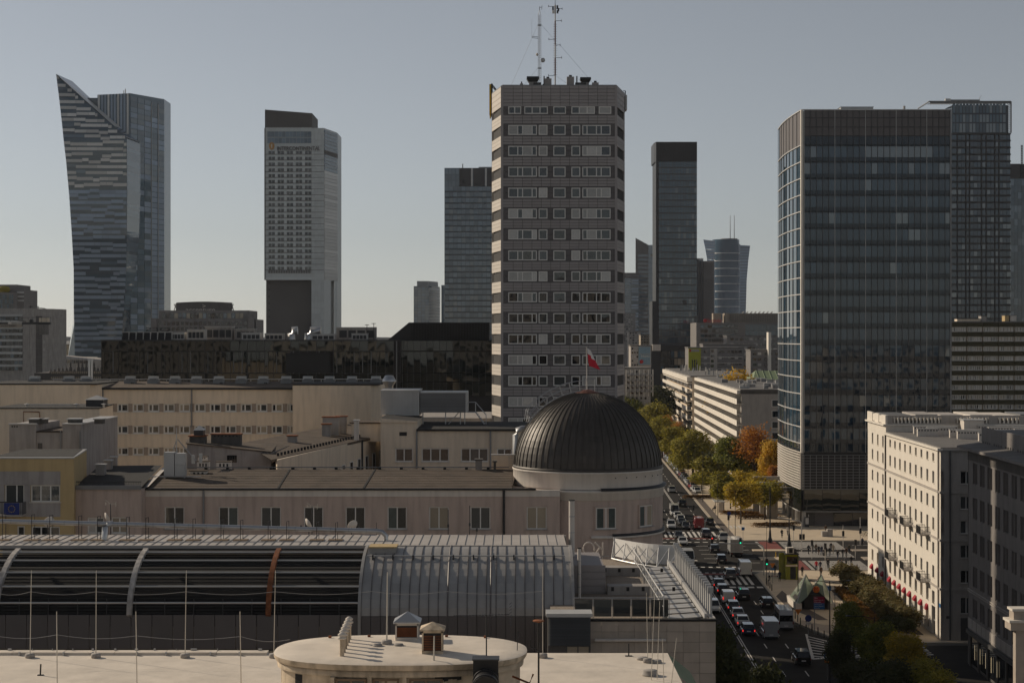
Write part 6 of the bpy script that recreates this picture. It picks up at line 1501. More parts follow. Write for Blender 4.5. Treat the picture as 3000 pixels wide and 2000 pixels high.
for k in range(20):t.box('crown_fin',lx(1926+5.8*k),lx(1928.5+5.8*k),-.5,-.2,g(473),g(418),'roof_black')
b=MB();b.box(lx(1911),lx(1930),-.1,20,0,g(882),'black_metal');t.mesh('side_block',b)
curtain(t,lx,g,1930,2042,474,1150,8,19.05,3.6,gap=.1,pale=.08,gm='blue_glass_deep')
t.box('open_hatch',lx(2000),lx(2012),-.1,0,g(894),g(880),'black_metal');t.box('canopy_block',lx(1908),lx(1932),-8,0,g(1027),g(1009),'plaster_white')
b=MB();b.box(lx(1905),lx(2060),-6,0,0,g(1010),'black_metal');t.mesh('podium',b)
for r in range(5):
 for j in range(9):t.box('podium_pane',lx(1932+10*j)+.1,lx(1942+10*j)-.1,-6.3,-6,g(1046+22*r),g(1028+22*r),R.choice(['mirror_dark','blue_glass_deep','pane_blind']))
t.flush()
Y=1150.0;f=lambda u:X(u,Y);g=lambda v:Z(v,Y)
t=Th('round_cornered_tower','blue glass tower with black roof panels left of the residential tower','tower',(f(1375),Y,0));lx=lambda u:f(u)-f(1375)
b=MB();b.box(lx(1302),lx(1460),.6,30,0,g(492),'blue_glass_deep');t.mesh('core',b)
for r in range(3):
 for j in range(4):t.box('glass_pane',lx(1303+10.5*j)+.1,lx(1313+10.5*j)-.1,0,.5,g(510+18*r),g(494+18*r),'blue_glass')
for a,e in((1346,1380),(1387,1420),(1427,1450)):t.box('roof_panel',lx(a),lx(e),-.3,.5,g(546),g(493),'black_metal')
for a in(1380,1421):t.box('roof_post',lx(a),lx(a+5),-.1,.5,g(546),g(493),'light_metal')
curtain(t,lx,g,1303,1460,547,1000,12.2,16.8,4.6,gm='blue_glass',bandmat='tower_spandrel',gap=.12,pale=.10)
q=MB();q.box(lx(1402),lx(1445),5,12,g(492),g(487),'grey_metal');q.tube([(lx(1355),5,g(492)),(lx(1355),5,g(478))],.3,'dark_metal',4);t.mesh('roof_gear',q);t.flush()
Y=1900.0;f=lambda u:X(u,Y);g=lambda v:Z(v,Y)
t=Th('far_glass_tower','small far glass tower with stepped top left of the blue one','tower',(f(1248),Y,0));lx=lambda u:f(u)-f(1248)
b=MB();b.prism([(lx(1212),0),(lx(1256),0),(lx(1285),30),(lx(1285),50),(lx(1212),50)],0,g(838),'blue_glass_deep');t.mesh('core',b)
b=MB();b.prism([(lx(1221),4),(lx(1254),4),(lx(1278),30),(lx(1278),48),(lx(1221),48)],g(838),g(823),'grey_metal');t.mesh('crown',b)
for k in range(12):
 for j in range(4):t.box('glass_pane',lx(1213+10.8*j)+.2,lx(1223.5+10.8*j)-.2,-.4,0,g(850+8.6*k),g(842.5+8.6*k),R.choice(['blue_glass','tower_glass_pale']))
t.box('far_block',lx(1293),lx(1302),0,20,0,g(835),'blue_glass_deep');t.flush()
fr=(lx(1256),0,math.atan2(30,lx(1285)-lx(1256)));ll=math.hypot(30,lx(1285)-lx(1256))
for k in range(12):t.box('flank_band',.3,ll-.3,-.4,0,g(850+8.6*k),g(843+8.6*k),'strip_pale',fr=fr)
Y=1000.0;f=lambda u:X(u,Y);g=lambda v:Z(v,Y)
t=Th('sail_tower','tall curved glass tower ending in a pointed sail','tower',(f(300),Y,0));lx=lambda u:f(u)-f(300)
def lerp(tab,v):
 for(a,p),(c,q)in zip(tab[:-1],tab[1:]):
  if a<=v<=c:return p+(q-p)*(v-a)/(c-a)
 return tab[0][1]if v<tab[0][0]else tab[-1][1]
LE=[(228,183),(300,193),(380,203),(480,214),(580,222),(690,228.5),(790,231.5),(900,229),(1045,227)]
RE=[(228,184),(300,260),(340,305),(400,378),(411,388),(560,388),(700,386),(800,382),(900,374),(990,364),(1045,358)]
DY=[(228,-14),(420,-16),(700,-14),(900,-10),(1045,-6)]
rowv=[228+8.5*k for k in range(97)]
b=MB()
for va,vb in zip(rowv[:-1],rowv[1:]):
 A=[(lx(lerp(LE,v)),lerp(DY,v),g(v))for v in(va,vb)];B2=[(lx(lerp(RE,v)),lerp(DY,v)+1.5,g(v))for v in(va,vb)]
 b.add([A[1],B2[1],B2[0],A[0]],[(0,1,2,3)],'blue_glass_deep')
 b.add([B2[1],(B2[1][0]+2,14,B2[1][2]),(B2[0][0]+2,14,B2[0][2]),B2[0]],[(0,1,2,3)],'blue_glass')
 b.add([(A[1][0]+1,10,A[1][2]),A[1],A[0],(A[0][0]+1,10,A[0][2])],[(0,1,2,3)],'blue_glass_deep')
b.add([(lx(lerp(LE,228)),-14,g(228)),(lx(lerp(LE,228))+1,10,g(232)),(lx(388)+2,14,g(411)),(lx(388),-14.5,g(411))],[(0,1,2,3)],'strip_pale')
t.mesh('sail',b)
for k in range(47):
 v0_=236+17.05*k;hgt=8.6 if k<17 else 9.5
 a,e=lerp(LE,v0_)+.6,lerp(RE,v0_)-.6
 u=a
 while u<e-4:
  w=R.choice([18,26,34,46,60]);u2=min(u+w,e);off=R.choice([0,0,3.5,-3])
  va,vb=v0_+off,v0_+off+hgt
  q=MB();pts=[]
  for(uu,vv)in((u,vb),(u2,vb),(u2,va),(u,va)):
   fu=(uu-lerp(LE,vv))/max(lerp(RE,vv)-lerp(LE,vv),1);uu=min(max(uu,lerp(LE,vv)),lerp(RE,vv));pts.append((lx(uu),lerp(DY,vv)+1.5*max(0,min(fu,1))-.35,g(vv)))
  q.add(pts+[(x,y+.3,z)for x,y,z in pts],[(0,1,2,3),(3,2,6,7),(0,4,5,1)],('strip_pale' if k<19 else 'strip_blue')if R.random()<.93 else 'blue_glass');t.piece('facade_strip',q)
  u=u2+.4
b=MB()
for va,vb in((790,870),(870,950),(950,1045)):
 FL=[(790,231),(870,220),(950,208),(1045,194)]
 b.add([(lx(lerp(FL,vb)),4,g(vb)),(lx(lerp(LE,vb)),lerp(DY,vb)+.2,g(vb)),(lx(lerp(LE,va)),lerp(DY,va)+.2,g(va)),(lx(lerp(FL,va)),4,g(va))],[(0,1,2,3)],'blue_glass')
 b.add([(lx(lerp(FL,vb)),30,g(vb)),(lx(lerp(FL,vb)),4,g(vb)),(lx(lerp(FL,va)),4,g(va)),(lx(lerp(FL,va)),30,g(va))],[(0,1,2,3)],'blue_glass')
t.mesh('flare',b)
b=MB();b.prism([(lx(283),2),(lx(379),2),(lx(440),40),(lx(440),60),(lx(283),60)],0,[g(277),g(272),Z(291,Y+40),Z(291,Y+40),g(277)],'blue_glass_deep');t.mesh('rear_block',b)
b=MB();b.box(lx(243),lx(283),6,30,g(420),g(283),'blue_glass_deep');t.mesh('rear_shoulder',b)
for j in range(10):
 a=285+9.4*j;t.box('block_stripe',lx(a),lx(a+5),1.6,2,g(400),g(276.5-.04*(a-285)),'strip_blue' if j%3 else 'strip_pale')
fr=(lx(379),2,math.atan2(38,lx(440)-lx(379)));ll=math.hypot(38,lx(440)-lx(379))
for k in range(44):
 v=280+16*k
 for j in range(5):
  if v>1000:continue
  t.box('flank_pane',ll*j/5+.25,ll*(j+1)/5-.25,-.3,0,g(v+13.5),g(v),R.choice(['blue_glass','strip_blue','tower_glass_pale','blue_glass'])if v<520 or j<3 else 'strip_blue',fr=fr)
for j in(3,4):t.box('flank_fin',ll*j/5-.12,ll*j/5+.12,-.7,-.3,g(1000),g(285),'strip_pale',fr=fr)
q=MB()
for u,h in((290,2),(345,6),(340,5),(372,2),(300,2)):q.tube([(lx(u),20,g(276)),(lx(u),20,g(276)+h)],.25,'grey_metal',4)
t.mesh('roof_gear',q);t.flush()
Y=932.0;f=lambda u:X(u,Y);g=lambda v:Z(v,Y)
t=Th('hotel_tower','grey hotel tower with name sign and a recessed dark base','tower',(f(860),Y,0));lx=lambda u:f(u)-f(860)
b=MB();b.prism([(lx(775),.5),(lx(949),.5),(lx(976),22),(lx(976),45),(lx(775),45)],g(820),g(375),'hotel_panel');t.mesh('core',b)
b=MB();b.prism([(lx(774.5),2),(lx(913),2),(lx(913),30),(lx(774.5),30)],g(376),[g(320),g(330.5),g(330.5),g(320)],'hotel_dark');t.mesh('roof_block',b)
b=MB();b.box(lx(775),lx(912),6,40,0,g(820),'hotel_dark');t.mesh('recessed_base',b)
b=MB();b.prism([(lx(912),.5),(lx(949),.5),(lx(962),10),(lx(962),30),(lx(912),30)],0,g(820),'hotel_panel');b.prism([(lx(970),16),(lx(976),22),(lx(976),45),(lx(970),45)],0,g(820),'hotel_panel');t.mesh('leg_tower',b)
t.box('left_trim',lx(774.5),lx(777),-.2,.5,g(820),g(375),'hotel_dark')
for j in range(13):t.box('parapet_panel',lx(777+10.5*j)+.06,lx(787.3+10.5*j)-.06,.2,.5,g(384.5),g(374),'hotel_panel')
for r in range(2):
 for j in range(12):t.box('upper_pane',lx(783+10.75*j)+.04,lx(793.6+10.75*j)-.04,.2,.5,g(401.5+18*r),g(385.5+18*r),'blue_glass')
for k in range(21):
 v=436.5+16.95*k
 for j in range(5):
  u=787+26.6*j;m_=R.choice(['pane_dark','pane_dark','mirror_dark','pane_mid'])
  wo=t.box('window',lx(u),lx(u+18),.2,.5,g(v+14.6),g(v+6),m_)
  if wo is not None:t.put('mullion',cube('hotel_panel'),wo,(lx(u+9),.18,g(v+10.3)),scale=(.2,.1,g(v+6)-g(v+14.6)))
  t.box('facade_panel',lx(u)+.03,lx(u+9)-.03,.28,.5,g(v+5.8),g(v+.3),'hotel_panel');t.box('facade_panel',lx(u+9)+.03,lx(u+18)-.03,.28,.5,g(v+5.8),g(v+.3),'hotel_panel');t.box('facade_panel',lx(u+18)+.05,lx(u+26.5)-.05 if j<4 else lx(912),.25,.5,g(v+14.6),g(v+.3),'hotel_panel')
 t.box('floor_line',lx(777),lx(949),.15,.5,g(v+16.3),g(v+15),'hotel_dark')
for k in range(34):
 v=377+16.95*k
 if v>955:break
 for j in range(4):t.box('strip_pane',lx(912.5+9.2*j)+.05,lx(921.5+9.2*j)-.05,.2,.5,g(v+16.2),g(v+.4),'hotel_panel')
t.box('dark_band',lx(785),lx(911),.1,.5,g(800),g(792),'hotel_dark');t.box('lower_band',lx(777),lx(949),.1,.5,g(820),g(812),'hotel_panel')
for k in range(26):t.box('band_post',lx(787+4.9*k),lx(788+4.9*k),.0,.1,g(800),g(792),'hotel_panel')
fr=(lx(949),.5,math.atan2(21.5,lx(976)-lx(949)));ll=math.hypot(21.5,lx(976)-lx(949))
for k in range(44):
 v=380+10*k
 t.box('flank_band',.15,ll-.15,-.3,0,g(v+8.6),g(v),'strip_pale' if 11<k<60 else 'blue_glass',fr=fr)
t.box('flank_band',.15,ll-.15,-.34,0,g(452),g(440),'hotel_dark',fr=fr)
zt=g(441)
text_part(t,'lettering','INTERCONTINENTAL',lx(812),lx(938),zt,.15,'hotel_dark',.4,h=g(427)-g(439))
q=MB();r0=(lx(804)-lx(788))/2
q.add([(lx(796)+r0*math.sin(a)*(1 if abs(math.sin(a))>.1 else 1),0,g(428)+r0*1.4*math.cos(a))for a in[2*PI*k/20 for k in range(20)]]+[(lx(796)+r0*math.sin(a),.3,g(428)+r0*1.4*math.cos(a))for a in[2*PI*k/20 for k in range(20)]],[tuple(range(20))[::-1]]+[(k,(k+1)%20,20+(k+1)%20,20+k)for k in range(20)],'gold');em=t.mesh('emblem',q)
text_part(t,'emblem_letter','I',lx(794.5),lx(797.5),g(434),-.1,'plaster_white',.05,h=g(422)-g(434))
for j in range(6):
 for k in range(2):t.box('base_slot',lx(782),lx(786),5.9,6.0,g(830+20*j),g(825+20*j),'panel_joint')
t.flush()
Y=800.0;f=lambda u:X(u,Y);g=lambda v:Z(v,Y)
t=Th('arched_office_house','low grey office house with a curved dark rooftop sign','office block',(f(595),Y,0));lx=lambda u:f(u)-f(595)
b=MB();b.box(lx(445),lx(745),0,30,0,g(935),'slab_grey');b.box(lx(463),lx(728),2,28,g(935),g(909),'slab_grey');t.mesh('wall',b)
for j in range(20):t.box('window',lx(472+12*j)+.1,lx(483+12*j)-.1,1.8,2,g(932),g(917),R.choice(['blue_glass','pane_mid','pane_blind','pane_dark']))
for r in range(2):
 for j in range(22):t.box('window',lx(450+13.2*j)+.1,lx(460+13.2*j)-.1,-.2,0,g(952+16*r),g(942+16*r),R.choice(['pane_dark','pane_mid']))
q=MB();n=16;rim=[(lx(513+162*k/n),g(886-3*math.sin(PI*k/n)))for k in range(n+1)]
q.slab([(lx(511),g(909)),(lx(674),g(909))]+rim[::-1],'y',3,6,'concrete_dark');t.mesh('sign_screen',q)
text_part(t,'lettering','accenture',lx(541),lx(627),g(915),2.8,'plaster_white',.2,h=g(903)-g(915.5));text_part(t,'lettering','>',lx(590),lx(599),g(900),2.8,'plaster_white',.2,h=g(892)-g(900))
for u in(505,680):q=MB();q.tube([(lx(u),4,g(909)),(lx(u+(6 if u<600 else-6)),4,g(888))],.25,'grey_metal',4);q.tube([(lx(u+(10 if u<600 else-10)),4,g(909)),(lx(u),4,g(890))],.2,'grey_metal',4);t.mesh('sign_stay',q)
t.box('corner_block',lx(445),lx(460),-2,5,0,g(932),'slab_grey');t.box('corner_block',lx(729),lx(745),-2,5,0,g(921),'slab_grey');t.flush()
Y=620.0;f=lambda u:X(u,Y);g=lambda v:Z(v,Y)
t=Th('balcony_highrise','grey highrise with a plain concrete flank at the left edge','apartment block',(f(60),Y,0));lx=lambda u:f(u)-f(60)
b=MB();b.prism([(lx(-60),.4),(lx(66),.4),(lx(130),14),(lx(140),26),(lx(-60),26)],0,g(903),'concrete');t.mesh('core',b)
for k in range(9):
 v=920+18.4*k
 for j in range(8):t.box('window',lx(-30+12*j)+.1,lx(-18.5+12*j)-.1,-.1,.4,g(v+17),g(v+7),R.choice(['pane_dark','blue_glass','pane_mid','mirror_dark']))
 t.box('balcony_front',lx(-40),lx(66),-.9,0,g(v+6.5),g(v),'light_metal')
fr=(lx(66),.4,math.atan2(13.6,lx(130)-lx(66)));ll=math.hypot(13.6,lx(130)-lx(66))
for j in range(5):
 for k in range(8):t.box('flank_panel',ll*j/5+.05,ll*(j+1)/5-.05,-.1,0,g(925+24*(k+1))+.05,g(925+24*k),'concrete_dark' if j==2 else 'concrete',fr=fr)
for k in range(8):t.box('flank_window',ll*.62,ll*.68,-.16,-.1,g(940+22*k),g(932+22*k),'pane_curtain',fr=fr)
b=MB();b.prism([(lx(66),.4),(lx(128),14),(lx(128),24),(lx(66),24)],g(925),g(903),'concrete');t.mesh('penthouse',b)
q=MB();q.tube([(lx(75),6,g(903)),(lx(75),6,g(893))],.15,'dark_metal',4);q.tube([(lx(70),6,g(897)),(lx(82),6,g(897))],.12,'dark_metal',4);q.tube([(lx(98),6,g(903)),(lx(98),6,g(896))],.2,'dark_metal',5);q.tube([(lx(98),6,g(900)),(lx(120),6,g(903))],.12,'dark_metal',4);t.mesh('roof_gear',q)
for k in range(9):t.box('rear_window',lx(131),lx(139),25.5,26.1,g(955+16*k),g(947+16*k),'pane_blind')
t.flush()
Y=700.0;f=lambda u:X(u,Y);g=lambda v:Z(v,Y)
t=Th('stepped_highrise','blue grey stepped highrise behind the balcony block','tower',(f(25),Y,0));lx=lambda u:f(u)-f(25)
for u1,v1,y in((58,847,6),(25,831,12),(40,856,0)):
 b=MB();b.box(lx(-60),lx(u1),y,y+20,0,g(v1),'slab_grey');t.mesh('wall',b)
for r in range(3):
 for j in range(8):t.box('window',lx(-10+6.2*j)+.05,lx(-4.5+6.2*j),-.3,0,g(876+14*r),g(863+14*r),R.choice(['blue_glass','blue_glass_deep','pane_mid']))
for k in range(3):t.box('balcony_band',lx(38),lx(58),5.6,6,g(858+12*k),g(853+12*k),'light_metal')
b=MB();b.lathe([(0,3),(2,2.6),(2.6,1.4),(1.6,.2),(0,0)],'leaf_olive',9,lx(6),3);o=t.mesh('roof_shrub',b);o.location.z=g(856)-.3
t.flush()
Y=560.0;f=lambda u:X(u,Y);g=lambda v:Z(v,Y)
t=Th('tower_crane_jib','dark counter jib of a tower crane with sign boards','crane',(f(60),Y,g(947)));lx=lambda u:f(u)-f(60)
q=MB();q.box(lx(-80),lx(147),0,1.4,-.35,.35,'black_metal');t.mesh('jib',q)
for u0,u1,v0,v1 in((114,142,943,930),):t.box('counterweight',lx(u0),lx(u1),.1,1.3,g(v0)-g(947),g(v1)-g(947),'plaster_beige');t.box('ballast',lx(u0),lx(u1+1),.1,1.3,g(980)-g(947),g(949)-g(947),'concrete')
for k in range(10):t.box('ballast_rib',lx(114+2.9*k),lx(115+2.9*k),0,.1,g(980)-g(947),g(949)-g(947),'concrete_dark')
for k in range(16):q=MB();x=lx(-60+13*k);q.tube([(x,0,0),(x,0,g(930)-g(947))],.05,'dark_metal',4);t.mesh('rail_post',q)
q=MB();q.tube([(lx(-80),0,g(930)-g(947)),(lx(149),0,g(930)-g(947))],.06,'dark_metal',4);q.tube([(lx(-80),0.5,g(918)-g(947)),(lx(75),.5,g(942)-g(947))],.12,'dark_metal',5);t.mesh('rail',q)
b=MB();b.tube([(lx(91),0,g(940)-g(947)),(lx(91),1.2,g(940)-g(947))],.6,'black_metal',14);t.mesh('winch',b)
t.box('sign_board',lx(24),lx(64),-.15,-.05,g(949.5)-g(947),g(942)-g(947),'plaster_white');text_part(t,'lettering','HERKULES',lx(34),lx(63),g(948.5)-g(947),-.18,'frame_dark',.02)
text_part(t,'lettering','warbud',lx(2),lx(48),g(956.5)-g(947),-.2,'frame_dark',.05,h=g(950)-g(957))
t.box('sign_cloth',lx(-20),lx(64),-.1,0,g(960)-g(947),g(949.6)-g(947),'slab_beige')
Y=700.0;f=lambda u:X(u,Y);g=lambda v:Z(v,Y)
t=Th('low_white_hall','low white hall with a slanted roof edge and window strip','hall',(f(140),Y,0));lx=lambda u:f(u)-f(140)
b=MB();b.prism([(lx(138),0),(lx(310),0),(lx(310),30),(lx(138),30)],0,[g(1043),g(1056),g(1056),g(1043)],'facade_dull_shade');t.mesh('wall',b)
for j in range(9):t.box('window',lx(150+12*j),lx(160+12*j),-.2,0,g(1064-.2*(9-j)),g(1056-.4*(9-j)),R.choice(['pane_blind','pane_mid','pane_dark']))
for j in range(10):t.box('panel_strip',lx(140+16.5*j)+.1,lx(156+16.5*j)-.1,-.15,0,g(1096),g(1070),'facade_dull_shade')
t.flush()
for i,(u0,u1,v1,mt,y,lab)in enumerate(((139,168,1008,'plaster_beige',1500,'small far beige block beside the sail tower'),(176,197,1010,'plaster_yellow',1600,'small far ochre block beside the sail tower'),(138,164,1029,'facade_white',900,'small white house in front of the far blocks'),(166,180,1022,'slab_grey',1300,'small far grey block between two beige ones'))):
 tt=Th('far_house',lab,'house',(X(u0,y),y,0));w=X(u1,y)-X(u0,y);h=Z(v1,y)
 tt.box('wall',0,w,0,15,0,h,mt);tt.box('roof',-.3,w+.3,-.3,15.3,h,h+.6,'roof_grey')
 for r in range(3):
  for j in range(4):tt.box('window',w*(.12+.22*j),w*(.24+.22*j),-.2,0,h-3.5-3.4*r,h-1.8-3.4*r,'pane_dark')
Y=420.0;f=lambda u:X(u,Y);g=lambda v:Z(v,Y)
t=Th('ornate_townhouses','dark ornate town house roofline with small finials','houses',(f(140),Y,0));lx=lambda u:f(u)-f(140)
b=MB();b.box(lx(100),lx(310),0,12,0,g(1092),'concrete_dark');t.mesh('wall',b)
for j in range(14):
 u=146+11.5*j;q=MB();hh=R.choice([.8,1.2,2.6]);q.lathe([(.5,0),(.4,.5),(.2,.6),(.28,.8),(.06,1.0),(0,1.6)],'concrete_dark',8);o=t.mesh('finial',q);o.location=(lx(u),1,g(1092));o.scale=(1,1,hh)
for r in range(2):
 for j in range(26):t.box('cornice_block',lx(150+6*j),lx(153.5+6*j),-.3,0,g(1087+16*r)-.6,g(1087+16*r),'slab_beige')
t.flush()
# middle distance right of the residential tower
Y=2000.0;f=lambda u:X(u,Y);g=lambda v:Z(v,Y)
t=Th('angular_far_tower','far glass tower with a slanted dark crown','tower',(f(1890),Y,0));lx=lambda u:f(u)-f(1890)
b=MB();b.prism([(lx(1862),0),(lx(1899),0),(lx(1899),40),(lx(1874),40)],0,[g(697),g(717),g(717),g(697)],'hotel_dark');t.mesh('dark_face',b)
b=MB();b.box(lx(1899),lx(1926),-2,40,0,g(718),'blue_glass');t.mesh('glass_face',b)
for k in range(24):t.box('floor_band',lx(1870),lx(1898),-.6,-.02,g(745+12*k+7),g(745+12*k),'blue_glass_deep')
for k in range(20):t.box('floor_line',lx(1900),lx(1926),-2.4,-2,g(742+14.5*k+1.2),g(742+14.5*k),'blue_glass_deep')
t.box('sign',lx(1905),lx(1917),-2.6,-2.1,g(752),g(745),'hotel_dark');t.flush()
Y=1800.0;f=lambda u:X(u,Y);g=lambda v:Z(v,Y)
t=Th('pale_far_office','far pale blue office block beside the grey tower flank','office block',(f(1845),Y,0));lx=lambda u:f(u)-f(1845)
b=MB();b.box(lx(1815),lx(1872),0,40,0,g(800),'blue_glass_deep');t.mesh('core',b)
for k in range(22):
 t.box('glass_strip',lx(1815),lx(1848),-.6,0,g(812+8*k+6.6),g(812+8*k),'blue_glass');t.box('glass_strip',lx(1850),lx(1870),-.6,0,g(812+8*k+4),g(812+8*k),'strip_blue' if k%3 else 'blue_glass_deep')
for k in range(2):t.box('crown_band',lx(1822),lx(1872),-.8,0,g(806+9*k),g(799+9*k),'hotel_dark')
t.flush()
Y=2200.0;f=lambda u:X(u,Y);g=lambda v:Z(v,Y)
t=Th('needle_tower','far round glass tower with flared wings and two needles','tower',(f(2128),Y,0));lx=lambda u:f(u)-f(2128)
b=MB();b.lathe([(19,0),(19,g(715)),(17.5,g(712)),(17.5,g(700)),(0,g(700))],'blue_glass_deep',28,lx(2132),20);t.mesh('core',b)
b=MB();b.lathe([(11,g(702)),(11,g(697)),(0,g(697))],'hotel_dark',20,lx(2142),20);t.mesh('crown',b)
for k in range(14):b=MB();z=g(742+22.4*k);b.lathe([(19.6,z),(19.6,z+.9),(19,z+.9)],'strip_pale',28,lx(2132),20);t.mesh('floor_ring',b)
for s_,tab in((-1,[(702,2060),(730,2066),(760,2071),(800,2074),(930,2086)]),(1,[(720,2197),(760,2192),(820,2187),(930,2184)])):
 q=MB();inner=2094 if s_<0 else 2168
 for(va,ua),(vb,ub)in zip(tab[:-1],tab[1:]):
  ua2=inner;q.add([(lx(ua),-2,g(va)),(lx(ub),-2,g(vb)),(lx(ua2),0,g(vb)),(lx(ua2),0,g(va+(4 if s_<0 else-2)))],[(0,1,2,3)],'strip_blue')
 t.mesh('wing',q)
 for k in range(26):
  v=tab[0][0]+5+8.5*k
  if v>928:break
  q=MB();ue=lerp(tab,v);q.tube([(lx(ue),-2.4,g(v)),(lx(inner),-.6,g(v))],.35,'hotel_dark' if s_>0 else 'strip_pale',4);t.mesh('wing_band',q)
for u in(2145,2157):q=MB();q.tube([(lx(u),20,g(700)),(lx(u),20,g(628))],.7,'hotel_panel',6,.4);t.mesh('needle',q)
t.flush()
Y=1500.0;f=lambda u:X(u,Y);g=lambda v:Z(v,Y)
t=Th('finned_office','grey finned office block between the slim and the needle tower','office block',(f(2070),Y,0));lx=lambda u:f(u)-f(2070)
b=MB();b.prism([(lx(2040),0),(lx(2062),6),(lx(2062),40),(lx(2040),40)],0,g(757),'blue_glass');b.prism([(lx(2062),6),(lx(2092),0),(lx(2092),40),(lx(2062),40)],0,g(764),'slab_grey');t.mesh('core',b)
for k in range(10):t.box('fin',lx(2063+2.9*k),lx(2064.2+2.9*k),-1,6,0,g(766),'slab_grey')
for k in range(5):t.box('fin',lx(2041+4.5*k),lx(2042.3+4.5*k),-.6,2,0,g(756),'hotel_dark')
Y=900.0;f=lambda u:X(u,Y);g=lambda v:Z(v,Y)
t=Th('wide_bank_office','wide dark office block with a red roof sign','office block',(f(2160),Y,0));lx=lambda u:f(u)-f(2160)
b=MB();b.box(lx(2040),lx(2300),0,30,0,g(945),'slab_grey');b.box(lx(2135),lx(2300),6,26,g(945),g(917),'slab_beige');t.mesh('wall',b)
for j in range(30):t.box('roof_fin',lx(2138+5.2*j),lx(2139.2+5.2*j),5.6,6,g(943),g(919),'slab_grey')
for k in range(4):
 for j in range(10):t.box('window',lx(2052+11*j)+.1,lx(2062.5+11*j),-.3,0,g(960+13.5*k),g(952+13.5*k),R.choice(['pane_dark','blue_glass_deep','pane_mid']))
for k in range(3):
 for j in range(9):t.box('glass_wall_pane',lx(2183+12.5*j)+.05,lx(2195+12.5*j),-.3,0,g(968+18*k),g(951+18*k),'blue_glass_deep')
for j in range(8):q=MB();q.tube([(lx(2180+12*j),8,g(917)),(lx(2186+12*j),8,g(912))],.3,'light_metal',4);t.mesh('roof_sail',q)
text_part(t,'lettering','Santander',lx(2072),lx(2116),g(944),-.4,'red',.1,h=g(933)-g(944));b=MB();b.lathe([(0,-.3),(1.0,-.3),(1.0,.3),(0,.3)],'red',14);o=t.mesh('sign_emblem',b);o.location=(lx(2066),-.4,g(939));o.rotation_euler=(PI/2,0,0)
t.box('roof_hut',lx(2092),lx(2116),4,10,g(945),g(917),'slab_beige');t.box('roof_hut',lx(2126),lx(2138),4,10,g(945),g(917),'slab_beige');t.flush()
def block(name,lab,u0,u1,v1,Y,mat,fl,wu,wins,nfl,extra=None,depth=14,pan=('pane_dark','pane_mid','pane_curtain')):
 f=lambda u:X(u,Y);g=lambda v:Z(v,Y)
 t=Th(name,lab,'apartment block',(f((u0+u1)/2),Y,0));lx=lambda u:f(u)-f((u0+u1)/2)
 b=MB();b.box(lx(u0),lx(u1),0,depth,0,g(v1),mat);t.mesh('wall',b);t.box('roof_edge',lx(u0)-.2,lx(u1)+.2,-.2,depth+.2,g(v1),g(v1)+.5,'roof_grey')
 for k in range(nfl):
  for u in wins:
   t.box('window',lx(u),lx(u+wu),-.12,0,g(v1+fl*k+fl*.78),g(v1+fl*k+fl*.33),R.choice(pan))
 if extra:extra(t,lx,g)
 return t.flush()
def lime(t,lx,g):
 t.box('lime_wall',lx(2017),lx(2053),-.4,0,g(1098),g(1020),'lime');t.box('sign',lx(2025),lx(2048),-.5,-.4,g(1030),g(1023),'facade_dull_shade');text_part(t,'lettering','Puzya Hotel',lx(2026),lx(2047),g(1029),-.55,'flag_blue',.03);t.box('sign_emblem',lx(2019),lx(2024.5),-.5,-.4,g(1030),g(1023),'red')
 for k in range(3):t.box('slot_window',lx(2027+6*k),lx(2030+6*k),-.45,-.4,g(1084),g(1053),'pane_dark')
 for k in range(3):t.box('band',lx(2053),lx(2175),-.15,0,g(1047+17.5*k),g(1044+17.5*k),'facade_dull_shade')
 t.box('stair_bay',lx(2080),lx(2101),-.3,0,g(1098),g(1021),'facade_dull_shade')
 for k in range(4):t.box('stair_window',lx(2082),lx(2091),-.4,-.3,g(1031+15*k),g(1023+15*k),'pane_dark')
block('lime_end_block','grey apartment block with a lime green end wall',2017,2176,1020,720,'slab_grey',17.5,9,(2062,2105,2113,2131,2142,2153,2164),5,lime)
block('rear_apartment_block','grey apartment block with blue balconies behind the lime ended one',2060,2215,1010,760,'slab_grey',17.5,9,(2180,2192,2203),5)
def bal(t,lx,g):
 for k in range(4):t.box('balcony',lx(2241),lx(2262),-1,0,g(1055+16*k),g(1049+16*k),'slab_grey')
 t.box('white_pier',lx(2248),lx(2256),-3,2,g(1120),g(973),'facade_white')
block('dusky_apartment_block','dusky apartment block with a bright white pier on its front',2199,2300,1027,690,'slab_grey',16,10,(2206,2220,2240,2252,2272),6,bal)
block('dark_mid_block','dark office block with thin window rows behind the white pier',2130,2300,985,800,'slab_grey',15,9,tuple(range(2140,2290,14)),3)
def balconies(t,lx,g):
 for k in range(4):
  for j in range(6):t.box('balcony',lx(1839+13*j),lx(1847+13*j),-1.4,0,g(1102+15.5*k),g(1096+15.5*k),'concrete')
 for j in range(7):t.box('pier',lx(1833+13*j),lx(1836+13*j),-.3,0,g(1160),g(1082),'facade_white')
block('old_balcony_house','old pale house with small jutting balconies at the street end',1830,1906,1080,640,'facade_dull_shade',15.5,5,(1837,1850,1863,1876,1889),6,balconies)
def board(t,lx,g):
 t.box('advert',lx(1871),lx(1905),-.5,0,g(1068),g(1016),'billboard_blue');text_part(t,'lettering','Naturalnie',lx(1874),lx(1903),g(1039),-.55,'facade_dull_shade',.03);text_part(t,'lettering','Niemc',lx(1879),lx(1903),g(1046),-.55,'facade_white',.03)
 b=MB();b.lathe([(0,-.1),(.9,-.1),(.9,.1),(0,.1)],'red',16);o=t.mesh('advert_dot',b);o.location=(lx(1879),-.55,g(1059));o.rotation_euler=(PI/2,0,0)
